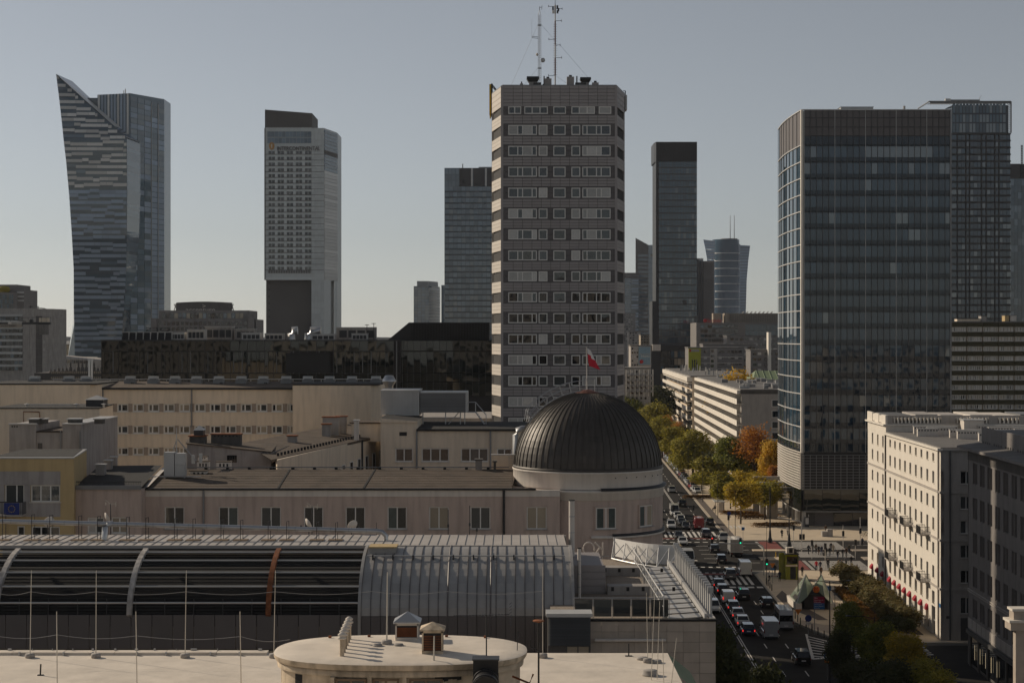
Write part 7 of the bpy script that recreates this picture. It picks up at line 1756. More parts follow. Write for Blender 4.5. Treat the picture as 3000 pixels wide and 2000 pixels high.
block('billboard_house','white house with a blue advertisement on its end wall',1848,1906,1014,780,'facade_dull_shade',12,4,(1851,1858,1865),5,board)
block('white_window_block','far white block with rows of square windows',1842,1877,972,1100,'facade_dull_shade',7,5,(1845,1853,1861,1869),9)
block('pale_stepped_block','pale stepped block beside the slim tower foot',1877,1912,982,1000,'slab_beige',8,4,(1880,1887,1894,1901),8)
block('far_grey_block','far grey block behind the white window block',1825,1862,918,1500,'slab_grey',7,4,(1828,1835,1842,1849),12)
t=Th('white_balcony_house','white street house with glass fronted balcony rows','apartment block',(*ST(49.5,465),0),RZS)
LN=147.0;fr=(0,LN,-PI/2);EH=25.2;FH=2.92
b=MB();b.box(.6,30,.4,LN,0,EH,'facade_white');t.mesh('body',b)
b=MB();b.box(0,32,0,.4,0,EH-.9,'facade_dull_shade');t.mesh('gable_wall',b)
t.box('gable_band',-.3,32,-.05,.4,EH-.9,EH+.3,'concrete_dark')
for r in range(7):
 for j in range(3):window(t,8.2+12.6*j,12.0+12.6*j,EH-4.4-10.8*0-FH*1.01*r*1,EH-2.4-FH*1.01*r,cols=(1,1),d=-.02,fw=.16,panes=['pane_dark','pane_mid'])
b=MB();b.box(-.2,32,-.2,LN,EH,EH+.4,'roof_grey');t.mesh('roof',b)
nb=24
for r in range(8):
 z=EH-.6-FH*(r+1)
 for k in range(nb):
  x0_,x1_=LN*k/nb,LN*(k+1)/nb
  if LN-x1_<0:continue
  t.box('balcony_front',x0_+.1,x1_-.1,-1.3,-1.18,z-.25,z+1.25,'facade_white',fr=fr)
  t.box('balcony_window',x0_+1.2,x1_-1.9,.1,.5,z+.1,z+2.2,R.choice(['pane_mid','pane_curtain','pane_curtain']),fr=fr)
  t.box('balcony_divider',x0_-.06,x0_+.06,-1.25,.5,z-.05,z+2.2,'facade_white',fr=fr)
 b=MB();b.box(0,LN,-1.25,.5,z-.2,z-.02,'facade_white');t.mesh('balcony_slab',b,fr=fr)
b=MB();b.box(0,LN,-1.2,.5,EH-.9,EH+.1,'facade_white');t.mesh('eave',b,fr=fr)
t.flush()
for k in range(26):
 sx,yy=R.uniform(51,68),R.uniform(468,600)
 tt=Th('roof_vent','small bright roof vent scattered on the white balcony house','vent',(*ST(sx,yy),EH+.35),group='vents on the white balcony house');w=R.uniform(.5,1.6);tt.box('box',-w,w,-.5,.5,0,R.uniform(.5,1.0),R.choice(['light_metal','grey_metal','concrete']));tt.box('lid',-w-.1,w+.1,-.6,.6,1.0,1.1,'light_metal')
t=Th('pale_street_slab','pale street slab with dark balcony rows and a blank beige end','apartment block',(*ST(47.6,620),0),RZS)
LN=148.0;fr=(0,LN,-PI/2);EH=25.2
b=MB();b.box(.5,22,.2,LN,0,EH,'plaster_beige');t.mesh('body',b)
for r in range(7):
 z=EH-2.2-3.3*r
 for k in range(16):
  x0_,x1_=LN*k/16,LN*(k+1)/16
  t.box('balcony_front',x0_+.1,x1_-.1,-1.4,-1.2,z-3.2,z-2.0,'facade_white',fr=fr);t.box('balcony_opening',x0_+.3,x1_-.3,.1,.5,z-2,z-.2,R.choice(['pane_dark','panel_dark','pane_mid']),fr=fr)
 b=MB();b.box(0,LN,-1.2,.5,z-.2,z+.1,'facade_white');t.mesh('balcony_slab',b,fr=fr)
b=MB();b.box(-.2,23,-.2,LN,EH,EH+.5,'roof_grey');b.box(-1.4,.5,-.1,LN,EH-1.6,EH+.1,'facade_white');t.mesh('roof',b)
t.flush()
for k in range(34):
 sx,yy=R.uniform(49,66),R.uniform(622,740)
 tt=Th('roof_pipe','one of many small pipes and aerials crowding the pale slab roof','pipe',(*ST(sx,yy),EH+.4),group='pipes on the pale street slab');h=R.uniform(.8,2.6);tt.box('pipe',-.18,.18,-.18,.18,0,h,R.choice(['light_metal','facade_white','grey_metal']));tt.box('cap',-.3,.3,-.3,.3,h,h+.15,'grey_metal')
t=Th('green_roof_hall','hall with a pale green gable roof behind the white balcony house','hall',(X(2205,560),560,0));z0_=Z(1112,560);z1_=Z(1087,560)
t.box('wall',2,40,0,16,0,z0_,'plaster_beige');q=MB();q.add([(0,-1,z0_),(40,-1,z0_),(40,8,z1_),(2,8,z1_),(0,17,z0_),(40,17,z0_)],[(0,1,2,3),(3,2,5,4),(0,3,4)],'green_roof');t.mesh('roof',q)
for k in range(18):q=MB();q.tube([(2+2.1*k,-1,z0_+.1),(2.2+2.1*k,8,z1_+.1)],.12,'green_roof',4);t.mesh('roof_seam',q)
# trees and hedges
def crown_mesh(seed,rx,rz,n,leaf,lobes,base,hollow=.55,spread=1.0,ry=None):
 r=random.Random(seed);b=MB();L=[]
 for k in range(lobes):
  d=Vector((r.gauss(0,1),r.gauss(0,1),r.gauss(0,1))).normalized()*r.uniform(.25,.68)
  L.append((Vector((d.x*rx,d.y*(ry or rx),base+rz+d.z*rz)),r.uniform(.34,.55)*rx))
 vs=[];fs=[]
 for i in range(n):
  c,q=r.choice(L);d=Vector((r.gauss(0,1),r.gauss(0,1),r.gauss(0,1))).normalized()
  p=c+d*q*(hollow+(1-hollow)*r.random()**.6)*spread*(1.3 if r.random()<.14 else 1);p.z=max(p.z,base*.9+.05)
  a=Vector((r.gauss(0,1),r.gauss(0,1),r.gauss(0,.6))).normalized();e=a.cross(d+Vector((.01,.2,.1))).normalized();s=leaf*r.uniform(.6,1.3)
  k=len(vs);vs+=[p-a*s,p+e*s*.55,p+a*s,p-e*s*.55];fs.append((k,k+1,k+2,k+3))
 b.add(vs,fs,'leaf_green');return b.mesh('crown'),L
def trunk_mesh(seed,h,r0,L,base):
 r=random.Random(seed+99);b=MB();b.tube([(0,0,-.1),(.03,0,h*.3),(0.05*r.uniform(-1,1),.05,h*.55),(.1*r.uniform(-1,1),0,h*.8)],r0,'bark',8,r0*.35)
 for c,q in L[:7]:b.tube([(0,0,h*r.uniform(.28,.5)),tuple(c*.55+Vector((0,0,h*.2))),tuple(c)],r0*.45,'bark',5,r0*.1)
 return b.mesh('trunk')
SP={}
for k,(rx,rz,n,leaf,lobes,base,h,r0,hol,spr)in dict(broad=(5.2,6.2,11000,.28,20,1.9,14.5,.28,.55,1),oval=(4.3,6.9,10000,.28,19,1.6,15.5,.25,.5,1),street=(2.6,2.9,4600,.20,13,1.7,7.4,.11,.4,1),airy=(4.6,5.0,3000,.26,16,5.0,15,.22,.2,1.1),near=(3.4,4.0,15000,.17,20,2.2,10.2,.2,.5,1),tall=(4.0,8.0,15000,.24,22,4,20,.28,.5,1),bush=(1.5,1.35,2600,.13,9,.25,3.0,.06,.4,1)).items():
 SP[k]=[]
 for s_ in range(3 if k in('broad','oval','street','near','bush')else 1):
  cm,L=crown_mesh(hash(k)%1+len(k)*31+s_*7,rx,rz,n,leaf,lobes,base,hol,spr);SP[k].append((cm,trunk_mesh(len(k)*5+s_,h,r0,L,base),h))
def tree(x,y,h,sp,mat,label,wid=1.0,group=None,cat='tree',name='tree'):
 if sp in('broad','oval','street'):wid*=1.3
 cm,tm,h0=SP[sp][R.randrange(len(SP[sp]))];k=h/h0;rz=R.uniform(0,6.28)
 t=Th(name,label,cat,(x,y,.1),rz,group);sc=(k*wid,k*wid,k)
 t.put('trunk',tm,scale=sc);o=t.put('crown',cm,scale=sc)
 o.material_slots[0].link='OBJECT';o.material_slots[0].material=MATS[mat]
def tree_px(u,y,vtop,sp,mat,label,wid=1.0,group=None):tree(X(u,y),y,Z(vtop,y),sp,mat,label,wid,group)
GA='street trees beyond the junction'
for u,y,vt,sp,mat,lab,wd in((2170,363,1400,'street','leaf_yellow','slim yellow street tree closest to the junction',1.0),(2120,391,1376,'street','leaf_olive','olive street tree beside the bus shelter',1.1),(2083,424,1330,'street','leaf_olive','taller olive street tree behind the bus shelter',1.25),(2212,386,1385,'street','leaf_yellow','yellowing street tree in the forecourt planter',1.0),(2240,371,1400,'street','leaf_olive','olive street tree before the stone portals',.95),(2190,400,1370,'street','leaf_yellow','yellow street tree behind the forecourt planter',1.0),(2030,470,1246,'broad','leaf_olive','broad olive tree rising above the parked cars',.95),(2147,430,1262,'oval','leaf_green','tall green and yellow tree before the white balcony house',.95),(2082,455,1318,'broad','leaf_dark','dark low tree between the broad olive and the tall green one',.9),(1972,520,1236,'oval','leaf_olive','olive tree beyond the broad one along the street',1.05),(1940,560,1206,'broad','leaf_olive','olive tree before the pale street slab',.95),(1918,620,1168,'broad','leaf_olive','yellowish tree near the far end of the street row',.95),(1962,590,1206,'oval','leaf_orange','orange tree in the street row',.8),(1980,545,1226,'broad','leaf_orange','rust orange tree beside the orange one',.6),(1850,640,1146,'broad','leaf_green','light green tree at the far end of the street',.9),(1890,660,1128,'broad','leaf_dark','dark tree in shade before the slim tower',1.2),(1915,690,1118,'broad','leaf_dark','dark tree in shade beside the slim tower podium',1.2),(2100,440,1335,'broad','leaf_olive','olive tree filling the gap behind the bus shelter',.8),(2190,455,1300,'broad','leaf_olive','broad olive tree under the gable wall',.9),(2236,446,1296,'broad','leaf_brown','brown tree between the airy orange and golden ones',.85),(2274,402,1352,'oval','leaf_orange','orange tree hugging the glass block flank',.7),(2055,440,1372,'street','leaf_olive','small olive tree beside the first parked cars',1.2),(2140,395,1398,'street','leaf_yellow','small yellow tree right of the bus shelter',1.1),(2213,425,1240,'airy','leaf_orange','airy orange tree with bare branches before the gable wall',1.0),(2268,415,1248,'oval','leaf_gold','golden tree beside the glass block flank',.7),(2255,430,1310,'broad','leaf_brown','brown tree behind the stone portals',1.0),(2218,440,1330,'broad','leaf_brown','brown leaved low tree under the airy orange one',.9),(2175,445,1345,'broad','leaf_dark','dark green low tree behind the yellow street trees',.9),(2115,430,1360,'broad','leaf_dark','dark low tree behind the olive street trees',.8),(2000,500,1290,'broad','leaf_olive','low olive tree over the parked cars',.9),(1945,585,1250,'broad','leaf_olive','low olive tree far along the parked cars',.9),(2000,540,1240,'broad','leaf_dark','dark green tree in front of the pale slab end',.9),(2055,480,1290,'broad','leaf_dark','dark tree in front of the balcony rows',.8)):
 tree_px(u,y,vt,sp,mat,lab,wd,GA)
tree_px(2167,560,1072,'broad','leaf_gold','bright golden tree behind the white balcony house roof',.75)
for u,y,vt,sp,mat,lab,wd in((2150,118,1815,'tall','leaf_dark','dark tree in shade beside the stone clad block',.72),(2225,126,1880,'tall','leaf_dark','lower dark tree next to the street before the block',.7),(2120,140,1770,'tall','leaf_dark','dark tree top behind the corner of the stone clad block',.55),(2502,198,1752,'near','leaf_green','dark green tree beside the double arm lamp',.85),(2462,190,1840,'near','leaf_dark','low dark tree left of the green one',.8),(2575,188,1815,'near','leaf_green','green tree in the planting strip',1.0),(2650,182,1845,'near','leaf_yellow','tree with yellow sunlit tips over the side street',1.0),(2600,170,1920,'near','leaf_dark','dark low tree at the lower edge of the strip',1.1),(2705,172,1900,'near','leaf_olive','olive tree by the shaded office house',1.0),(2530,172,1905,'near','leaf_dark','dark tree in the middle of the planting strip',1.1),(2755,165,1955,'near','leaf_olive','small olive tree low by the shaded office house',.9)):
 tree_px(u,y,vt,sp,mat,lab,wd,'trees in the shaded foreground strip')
for k in range(16):
 y=232+2.9*k;sx=46.6-(k%2)*1.1
 tree(*ST(sx+.5,y),3.4+R.uniform(-.3,.8),'bush','leaf_hedge','grey green shrub in the bed below the red awnings',1.3,'shrubs below the red awnings','shrub','shrub')
for k in range(3):tree(*ST(46.5-k,229+1.6*k),2.4,'bush','leaf_dark','dark shrub at the shaded end of the bed',1.3,'dark shrubs at the bed end','shrub','shrub')
def hedge(name,label,pts,w,h,n,mat):
 b=MB();vs=[];fs=[]
 for i in range(n):
  (x0,y0),(x1,y1)=pts;a=R.random();x=x0+(x1-x0)*a+R.uniform(-w,w);y=y0+(y1-y0)*a+R.uniform(-.3,.3);z=.15+h*R.random()**.6
  p=Vector((x,y,z));d=Vector((R.gauss(0,1),R.gauss(0,1),R.gauss(0,1))).normalized();e=d.cross(Vector((.1,.3,1))).normalized();s=.13
  k=len(vs);vs+=[p-d*s,p+e*s,p+d*s,p-e*s];fs.append((k,k+1,k+2,k+3))
 b.add(vs,fs,mat);t=Th(name,label,'hedge');t.mesh('foliage',b)
hedge('hedge','low rust brown hedge in front of the shrubs',(ST(43.6,234),ST(43.6,266)),.8,1.0,9000,'leaf_rust')
for k,(u,v,lab)in enumerate(((2195,1512,'brown hedge bed under the forecourt trees'),(2222,1521,'rusty hedge bed in the forecourt planter'),(2272,1545,'small orange shrub bed by the tall decorative lamp'),(2062,1462,'orange hedge strip beside the parked cars'))):
 x,y=G(u,v);hedge('hedge',lab,((x-4,y),(x+4,y+1))if k else((x-5,y+3),(x+3,y)),1.4,.9,2200,'leaf_rust')
b=MB();b.prism([ST(42.6,232),ST(48.6,228),ST(48.8,276),ST(42.6,268)],.13,.2,'soil');struct('planting_bed',b)
b=MB();b.prism([ST(35.5,150),ST(47,150),ST(47,190),ST(38,193),ST(35.5,187)],.13,.2,'soil');struct('planting_bed',b)
# vehicles: local +y is forward, origin on the road under the middle
def rring(w,z0,z1,y,k=.12):
 return[(-w+k,y,z0),(w-k,y,z0),(w,y,z0+k),(w,y,z1-k),(w-k,y,z1),(-w+k,y,z1),(-w,y,z1-k),(-w,y,z0+k)]
KIND=dict(sedan=(4.6,.9,.92,1.44,(.97,.9,.98,.94,.86,.62),(-.34,-.2,.1,.3)),hatch=(4.1,.87,.95,1.5,(.98,.98,.98,.95,.86,.65),(-.47,-.38,.12,.33)),suv=(4.65,.94,1.08,1.72,(1.06,1.08,1.08,1.06,1.0,.78),(-.47,-.41,.1,.28)),van=(5.4,1.0,1.2,2.45,(1.2,1.2,1.2,1.2,1.05,.8),(-.497,-.49,.27,.4)),caddy=(4.4,.92,1.05,1.85,(1.05,1.05,1.05,1.04,.98,.75),(-.495,-.48,.14,.33)),minibus=(6.6,1.03,1.25,2.75,(1.25,1.25,1.25,1.25,1.1,.8),(-.497,-.47,.3,.42)))
def wheel_meshes():
 b=MB();b.tube([(-.11,0,0),(.11,0,0)],.33,'tyre',14);c=MB();c.tube([(-.118,0,0),(.118,0,0)],.2,'rim',10);return b.mesh('tyre'),c.mesh('rim')
TY,RI=wheel_meshes()
PROTO={}
def car_parts(kind):
 if kind in PROTO:return PROTO[kind]
 L,w,bz,rz,top,gh=KIND[kind];P=[]
 b=MB();ys=(-.5,-.47,-.2,.2,.42,.5);ws=(.92,.99,1,1,.97,.84)
 b.loft([rring(w*ww,.22+(.06 if i in(0,5)else 0),tz,L*yf)for i,(yf,tz,ww)in enumerate(zip(ys,top,ws))],'paint_white',smooth=False);P.append(('body',b.mesh('body')))
 a,r0,r1,f_=[q*L for q in gh];wi,wt=w*.93,w*(.76 if rz<1.8 else .86)
 b=MB();v=[(-wi,a,bz-.06),(wi,a,bz-.06),(wi,f_,bz-.08),(-wi,f_,bz-.08),(-wt,r0,rz-.05),(wt,r0,rz-.05),(wt,r1,rz-.05),(-wt,r1,rz-.05)]
 b.add(v,[(0,1,5,4),(1,2,6,5),(2,3,7,6),(3,0,4,7),(4,5,6,7)],'car_glass');P.append(('windows',b.mesh('windows')))
 b=MB();e=.015;b.box(-wt-.01,wt+.01,r0-.03,r1+.03,rz-.06,rz,'paint_white')
 for s in(-1,1):
  for(p,q)in((0,4),(3,7)):
   A,B_=Vector(v[p]),Vector(v[q]);A.x=abs(A.x)*s;B_.x=abs(B_.x)*s;b.tube([A,B_],.05,'paint_white',4)
 if kind in('van','caddy','minibus'):
  g0=.35 if kind=='minibus' else 0
  for s in(-1,1):b.add([(s*(wi+.012),a,bz-.06),(s*(wi+.012),r1-.9,bz-.06),(s*(wt+.012),r1-.9,rz-.05),(s*(wt+.012),r0,rz-.05)]if not g0 else[(s*(wt+.03),a,bz+.75),(s*(wt+.03),r1,bz+.75),(s*(wt+.012),r1,rz-.05),(s*(wt+.012),r0,rz-.05)],[(0,1,2,3)],'paint_white')
  z0=bz-.06 if not g0 else bz+.85
  b.add([(-wi if not g0 else-wt,a-.012,z0),(wi if not g0 else wt,a-.012,z0),(wt,r0-.012,rz-.05),(-wt,r0-.012,rz-.05)],[(0,1,2,3)],'paint_white')
 P.append(('roof',b.mesh('roof')))
 for s in(-1,1):
  b=MB();z=bz-.22 if rz<2 else 1.0;b.box(s*w*.9-.08,s*w*.9+.06,-L/2-.03,-L/2+.08,z-.12,z+(.12 if rz<1.8 else .3),'lamp_red');P.append(('taillight',b.mesh('taillight')))
  b=MB();b.box(s*w*.7-.16,s*w*.7+.16,L/2-.1,L/2+.02,.58,.72,'lamp_white');P.append(('headlight',b.mesh('headlight')))
  b=MB();b.box(s*(w+.1)-.1,s*(w+.1)+.1,f_-.55,f_-.4,bz-.02,bz+.16,'black_metal');P.append(('mirror',b.mesh('mirror')))
 b=MB();b.box(-.26,.26,-L/2-.03,-L/2+.02,.6,.72,'white_paint');P.append(('number_plate',b.mesh('plate')))
 b=MB();b.box(-w*.86,w*.86,-L/2-.02,-L/2+.1,.24,.42,'black_metal');b.box(-w*.7,w*.7,L/2-.1,L/2+.012,.26,.5,'black_metal');P.append(('bumper',b.mesh('bumper')))
 PROTO[kind]=P;return P
def car(kind,paint,sx,y_end,away,label,lit=False,group='cars on the street',yaw=0.0,name=None,tail='lamp_red'):
 L,w=KIND[kind][:2]
 yc=y_end+L/2;t=Th(name or{'van':'van','minibus':'minibus','caddy':'small_van'}.get(kind,'car'),label,'van' if KIND[kind][3]>1.8 else 'car',(*ST(sx,yc),.025),RZS+(0 if away else PI)+yaw,group)
 for nm,me in car_parts(kind):
  o=t.put(nm,me)
  if nm in('body','roof'):o.material_slots[0].link='OBJECT';o.material_slots[0].material=MATS['paint_'+paint]
  if nm=='taillight' and lit:o.material_slots[0].link='OBJECT';o.material_slots[0].material=MATS['brake_lit']
 for s in(-1,1):
  for yy in(-.3,.31):
   wo=t.put('wheel',TY,None,(s*(w-.1),yy*L,.33));t.put('rim',RI,wo,(s*(w-.1),yy*L,.33))
 return t
V=[('suv','white',28.7,436,1,'white car driving off far along the street'),('suv','black',28.8,399.6,1,'black car driving off behind the red van'),('van','white',25.6,379,0,'white van coming up first in the oncoming queue'),('hatch','white',25.9,373,0,'white hatchback behind the white van in the oncoming lane'),('hatch','white',26.1,366.5,0,'second white hatchback in the oncoming queue'),('sedan','darkgrey',25.9,360,0,'dark grey saloon in the oncoming queue'),('hatch','black',26.2,353,0,'black car at the head of the oncoming queue'),('suv','white',23.2,353.6,0,'white car waiting before the far zebra crossing'),('van','red',28.9,353,1,'red van driving away beyond the far zebra crossing'),('hatch','darkgrey',31.8,361,1,'dark car at the kerb right of the red van'),('sedan','black',23.5,335.5,0,'black saloon driving over the far zebra crossing'),('suv','grey',29.1,338.5,1,'grey car on the far zebra crossing'),('suv','white',32.0,332.5,1,'white estate turning beside the far kerb'),('sedan','white',23.6,326,0,'white saloon entering the junction'),('hatch','red',20.9,372,0,'red car beside the rounded corner'),('suv','red',21.2,388,0,'second red car beyond the rounded corner'),('suv','black',20.4,345,0,'black car half hidden by the rounded corner'),('sedan','black',28.7,314.6,1,'black saloon crossing the junction beside the box truck'),('hatch','black',28.5,300,1,'black car with roof rack crossing the junction'),('van','white',31.0,284,1,'tall white van past the near zebra crossing'),('suv','grey',28.1,280,1,'grey car on the near zebra crossing'),('suv','black',27.9,258,1,'black off roader in the middle lane'),('hatch','black',30.6,250.6,1,'black hatchback in the kerb lane'),('minibus','silver',30.8,232,1,'silver minibus with roof hatch in the kerb lane'),('van','silver',27.9,225,1,'silver panel van in shade in the middle lane'),('suv','white',22.3,246,0,'white car coming along beside the roof fins'),('van','white',22.6,298,0,'white van entering the near side from the junction'),('suv','black',29.6,207,1,'black people carrier signalling right in shade'),('suv','darkgrey',33.6,196,1,'dark car parked by the kerb under the trees')]
for a in V:car(*a)
Q=[('sedan','black',270,'black saloon first in the braking queue'),('hatch','darkgrey',264,'dark hatchback second in the braking queue'),('caddy','white',254.8,'white small van in the braking queue'),('hatch','grey',247.5,'grey hatchback behind the small van'),('sedan','silver',240.7,'silver saloon in the braking queue'),('sedan','white',234.2,'white saloon near the end of the braking queue'),('hatch','blue',227.8,'dark blue car last in the braking queue')]
for k,pnt,y,lab in Q:car(k,pnt,25.25,y,1,lab,True)
PC=['white','white','red','silver','white','silver','black','grey','red','white','darkgrey','white','blue','silver','white','black','white','silver','grey','white','red','white']
for k,pnt in enumerate(PC):car(R.choice(['hatch','sedan','suv']),pnt,35.0,434+6.4*k,k%2,pnt.replace('dark','dark ')+' car parked under the trees along the kerb',False,pnt+' cars parked along the kerb',.12)
for pnt,y in(('grey',404),('white',411)):car('suv',pnt,17.5,y,0,pnt+' car on the oncoming lane behind the dome house',False)
t=Th('box_truck','white box truck crossing the junction','truck',(*ST(32.0,312),.025),RZS)
t.box('box_body',-1.15,1.15,-3.4,1.9,.95,3.3,'paint_white');t.box('rear_door',-1.05,1.05,-3.44,-3.4,1.05,3.2,'facade_dull_shade');t.box('chassis',-1.0,1.0,-3.3,3.2,.5,.93,'black_metal')
b=MB();b.loft([rring(1.0,.5,2.2,2.0),rring(1.0,.5,2.2,2.9),rring(.98,.5,1.3,3.5)],'paint_white',smooth=False);t.mesh('cab',b);t.box('windscreen',-.9,.9,2.9,3.25,1.35,2.0,'car_glass')
for s in(-1,1):
 t.box('taillight',s*.9-.15,s*.9+.15,-3.46,-3.4,.7,.85,'lamp_red')
 for yy in(-2.2,2.5):wo=t.put('wheel',TY,None,(s*.9,yy,.4),scale=(1.3,1.25,1.25));t.put('rim',RI,wo,(s*.9,yy,.4),scale=(1.3,1.2,1.2))
# people: one continuous skinned body each
def person_mesh(pose):
 sit=pose=='sit'
 hip=.47 if sit else .93
 J={'pel':(0,0,hip),'spi':(0,.0,hip+.22),'che':(0,.01,hip+.42),'nec':(0,.02,hip+.58),'hea':(0,.03,hip+.68),'top':(0,.02,hip+.80)}
 st={'walk':.26,'stand':.03,'sit':0}[pose]
 E=[('pel','spi'),('spi','che'),('che','nec'),('nec','hea'),('hea','top')];RD_=dict(pel=.15,spi=.14,che=.165,nec=.06,hea=.095,top=.07)
 for s,nm in((-1,'l'),(1,'r')):
  k=s*st
  J['hip'+nm]=(s*.09,0,hip-.04);J['kne'+nm]=(s*.1,k*.55+.06,hip-.45)if not sit else(s*.11,.42,hip+.02);J['ank'+nm]=(s*.1,k-(.08 if k<0 else 0),hip-.86)if not sit else(s*.11,.44,.09);J['toe'+nm]=(s*.11,J['ank'+nm][1]+.17,J['ank'+nm][2]-.04)
  J['sho'+nm]=(s*.19,0,hip+.48);J['elb'+nm]=(s*.25,-k*.4+.0,hip+.2);J['wri'+nm]=(s*.24,-k*.8+.12,hip-.02)if not sit else(s*.16,.28,hip+.12);J['han'+nm]=(s*.23,J['wri'+nm][1]+.05,J['wri'+nm][2]-.1)
  E+=[('pel','hip'+nm),('hip'+nm,'kne'+nm),('kne'+nm,'ank'+nm),('ank'+nm,'toe'+nm),('che','sho'+nm),('sho'+nm,'elb'+nm),('elb'+nm,'wri'+nm),('wri'+nm,'han'+nm)]
  for a,r in(('hip',.1),('kne',.065),('ank',.048),('toe',.04),('sho',.075),('elb',.055),('wri',.038),('han',.035)):RD_[a+nm]=r
 names=list(J);me=bpy.data.meshes.new('body');me.from_pydata([J[n]for n in names],[(names.index(a),names.index(b))for a,b in E],[])
 o=bpy.data.objects.new('body',me);C.objects.link(o);o.modifiers.new('skin','SKIN');sv=me.skin_vertices[0].data
 for i,n in enumerate(names):sv[i].radius=(RD_[n],RD_[n]*(.75 if n in('pel','spi','che')else 1));sv[i].use_root=n=='pel'
 md=o.modifiers.new('sub','SUBSURF');md.levels=1;md.render_levels=1
 dg=bpy.context.evaluated_depsgraph_get();m2=bpy.data.meshes.new_from_object(o.evaluated_get(dg));bpy.data.objects.remove(o)
 m2.materials.clear()
 for k in('cloth_black','cloth_jeans','skin','hair','shoe'):m2.materials.append(MATS[k])
 for p in m2.polygons:
  c=p.center;p.use_smooth=True
  if c.z>hip+.6:p.material_index=3 if(c.z>hip+.73 or c.y<.0)else 2
  elif c.z<.11:p.material_index=4
  elif abs(c.x)>.19 and c.z<hip+.0 and not sit:p.material_index=2
  elif c.z<hip+(.0 if not sit else .06):p.material_index=1
  else:p.material_index=0
 return m2
PM={k:person_mesh(k)for k in('walk','stand','sit')}
def person(u,v,pose,top,leg,label,rz=PI,group='people on the plaza crossing',dz=0.0,zg=.14):
 x,y=G(u,v,zg);t=Th('person',label,'person',(x,y,zg+dz),rz,group);o=t.put('body',PM[pose],scale=(1,1,R.uniform(.97,1.05)))
 for i,m_ in((0,'cloth_'+top),(1,'cloth_'+leg)):o.material_slots[i].link='OBJECT';o.material_slots[i].material=MATS[m_]
def z2(x,y):return 2250+x/5.2275,1500+y/5.2275
PP=[(620,640,'walk','black','black','person in black walking at the left of the crossing group'),(682,625,'walk','black','navy','person in dark clothes behind the signal pole'),(735,620,'walk','brown','black','person in brown jacket walking on the crossing'),(778,652,'walk','black','brown','short person in black jacket and brown trousers'),(822,656,'walk','navy','jeans','person in navy jacket and jeans on the crossing'),(890,666,'stand','black','black','person in long black coat with a suitcase'),(945,670,'walk','black','grey','person in black jacket and grey trousers'),(965,602,'walk','black','navy','person in black at the rear of the crossing group'),(1000,634,'walk','beige','beige','person in beige coat on the crossing'),(1068,724,'walk','black','jeans','person in black jacket and blue jeans near the island'),(1145,700,'walk','black','grey','person in dark jacket beside the island'),(1200,690,'walk','brown','black','person in dark brown jacket beside the island'),(1242,632,'walk','olive','navy','tall person in olive jacket behind the others'),(1195,825,'walk','grey','black','person in grey top stepping off the island'),(1275,812,'walk','black','black','person all in black striding on the near lanes'),(740,893,'walk','red','navy','person in bright red jacket walking beside the bike crossing'),(800,893,'walk','navy','jeans','person in navy walking next to the red jacket'),(918,862,'stand','black','black','person in long black dress on the near zebra stripes'),(1080,872,'walk','beige','jeans','person in patterned beige top reaching the pavement'),(1128,878,'walk','grey','beige','person in grey jacket and pale trousers'),(1345,1018,'stand','black','black','person in black standing alone near the shrubs'),(525,972,'stand','black','black','person in black standing by the metro roof'),(812,985,'stand','brown','black','person behind the metro roof peak'),(178,1055,'stand','navy','navy','person in dark navy standing beside the yellow lift'),(20,1050,'stand','white','black','person in white top and black trousers at the kerb'),(105,955,'stand','black','navy','person in black holding a scooter by the lift'),(1445,527,'stand','navy','black','person in dark blue by the far island'),(300,352,'walk','white','grey','small person in white near the decorative lamp')]
for a in PP:person(*z2(a[0],a[1]),*a[2:],rz=PI+R.uniform(-.4,.4),zg=.03 if 590<a[1]<870 else .14)
person(*z2(1392,1185),'sit','black','black','person in black sitting on the bench by the hedge',1.6);person(*z2(885,345),'sit','brown','grey','person sitting on the stone block bench',PI,dz=.7)
person(2093,1494,'sit','black','black','person in black waiting in the bus shelter',1.8,'people at the bus shelter');person(2097,1494,'sit','olive','black','person in olive waiting in the bus shelter',1.8,'people at the bus shelter')
x,y=G(*z2(212,388),.14)
t=Th('bicycle','bicycle ridden across the forecourt','bicycle',(x,y,.14),PI)
for yy in(-.52,.52):
 b=MB();pts=[(0,yy+.33*math.cos(2*PI*k/14),.33+.33*math.sin(2*PI*k/14))for k in range(15)];b.tube(pts,.02,'tyre',4,closed=False);t.mesh('wheel',b)
b=MB();b.tube([(0,-.52,.33),(0,-.12,.85),(0,.4,.82),(0,.52,.33)],.02,'black_metal',5);b.tube([(0,-.12,.85),(0,0,.3),(0,.4,.82)],.02,'black_metal',5);t.mesh('frame',b);t.box('saddle',-.07,.07,-.25,.02,.9,.96,'black_metal');b=MB();b.tube([(-.25,.36,1.0),(.25,.36,1.0)],.015,'black_metal',5);t.mesh('handlebar',b)
person(*z2(212,388),'sit','black','black','cyclist in black riding across the forecourt',PI,dz=.42)
x,y=G(*z2(862,668),.03);t=Th('suitcase','black wheeled suitcase on the crossing','suitcase',(x,y,.03));t.box('shell',-.2,.2,-.13,.13,.06,.65,'cloth_black');t.box('handle',-.14,.14,-.02,.02,.65,.98,'dark_metal')
x,y=G(*z2(100,985),.14);t=Th('kick_scooter','red kick scooter beside the yellow lift','scooter',(x,y,.14),1.2);t.box('deck',-.08,.08,-.5,.4,.1,.16,'red');b=MB();b.tube([(0,.42,.12),(0,.36,1.05)],.03,'black_metal',6);b.tube([(-.25,.36,1.05),(.25,.36,1.05)],.02,'black_metal',5);t.mesh('steering_column',b)
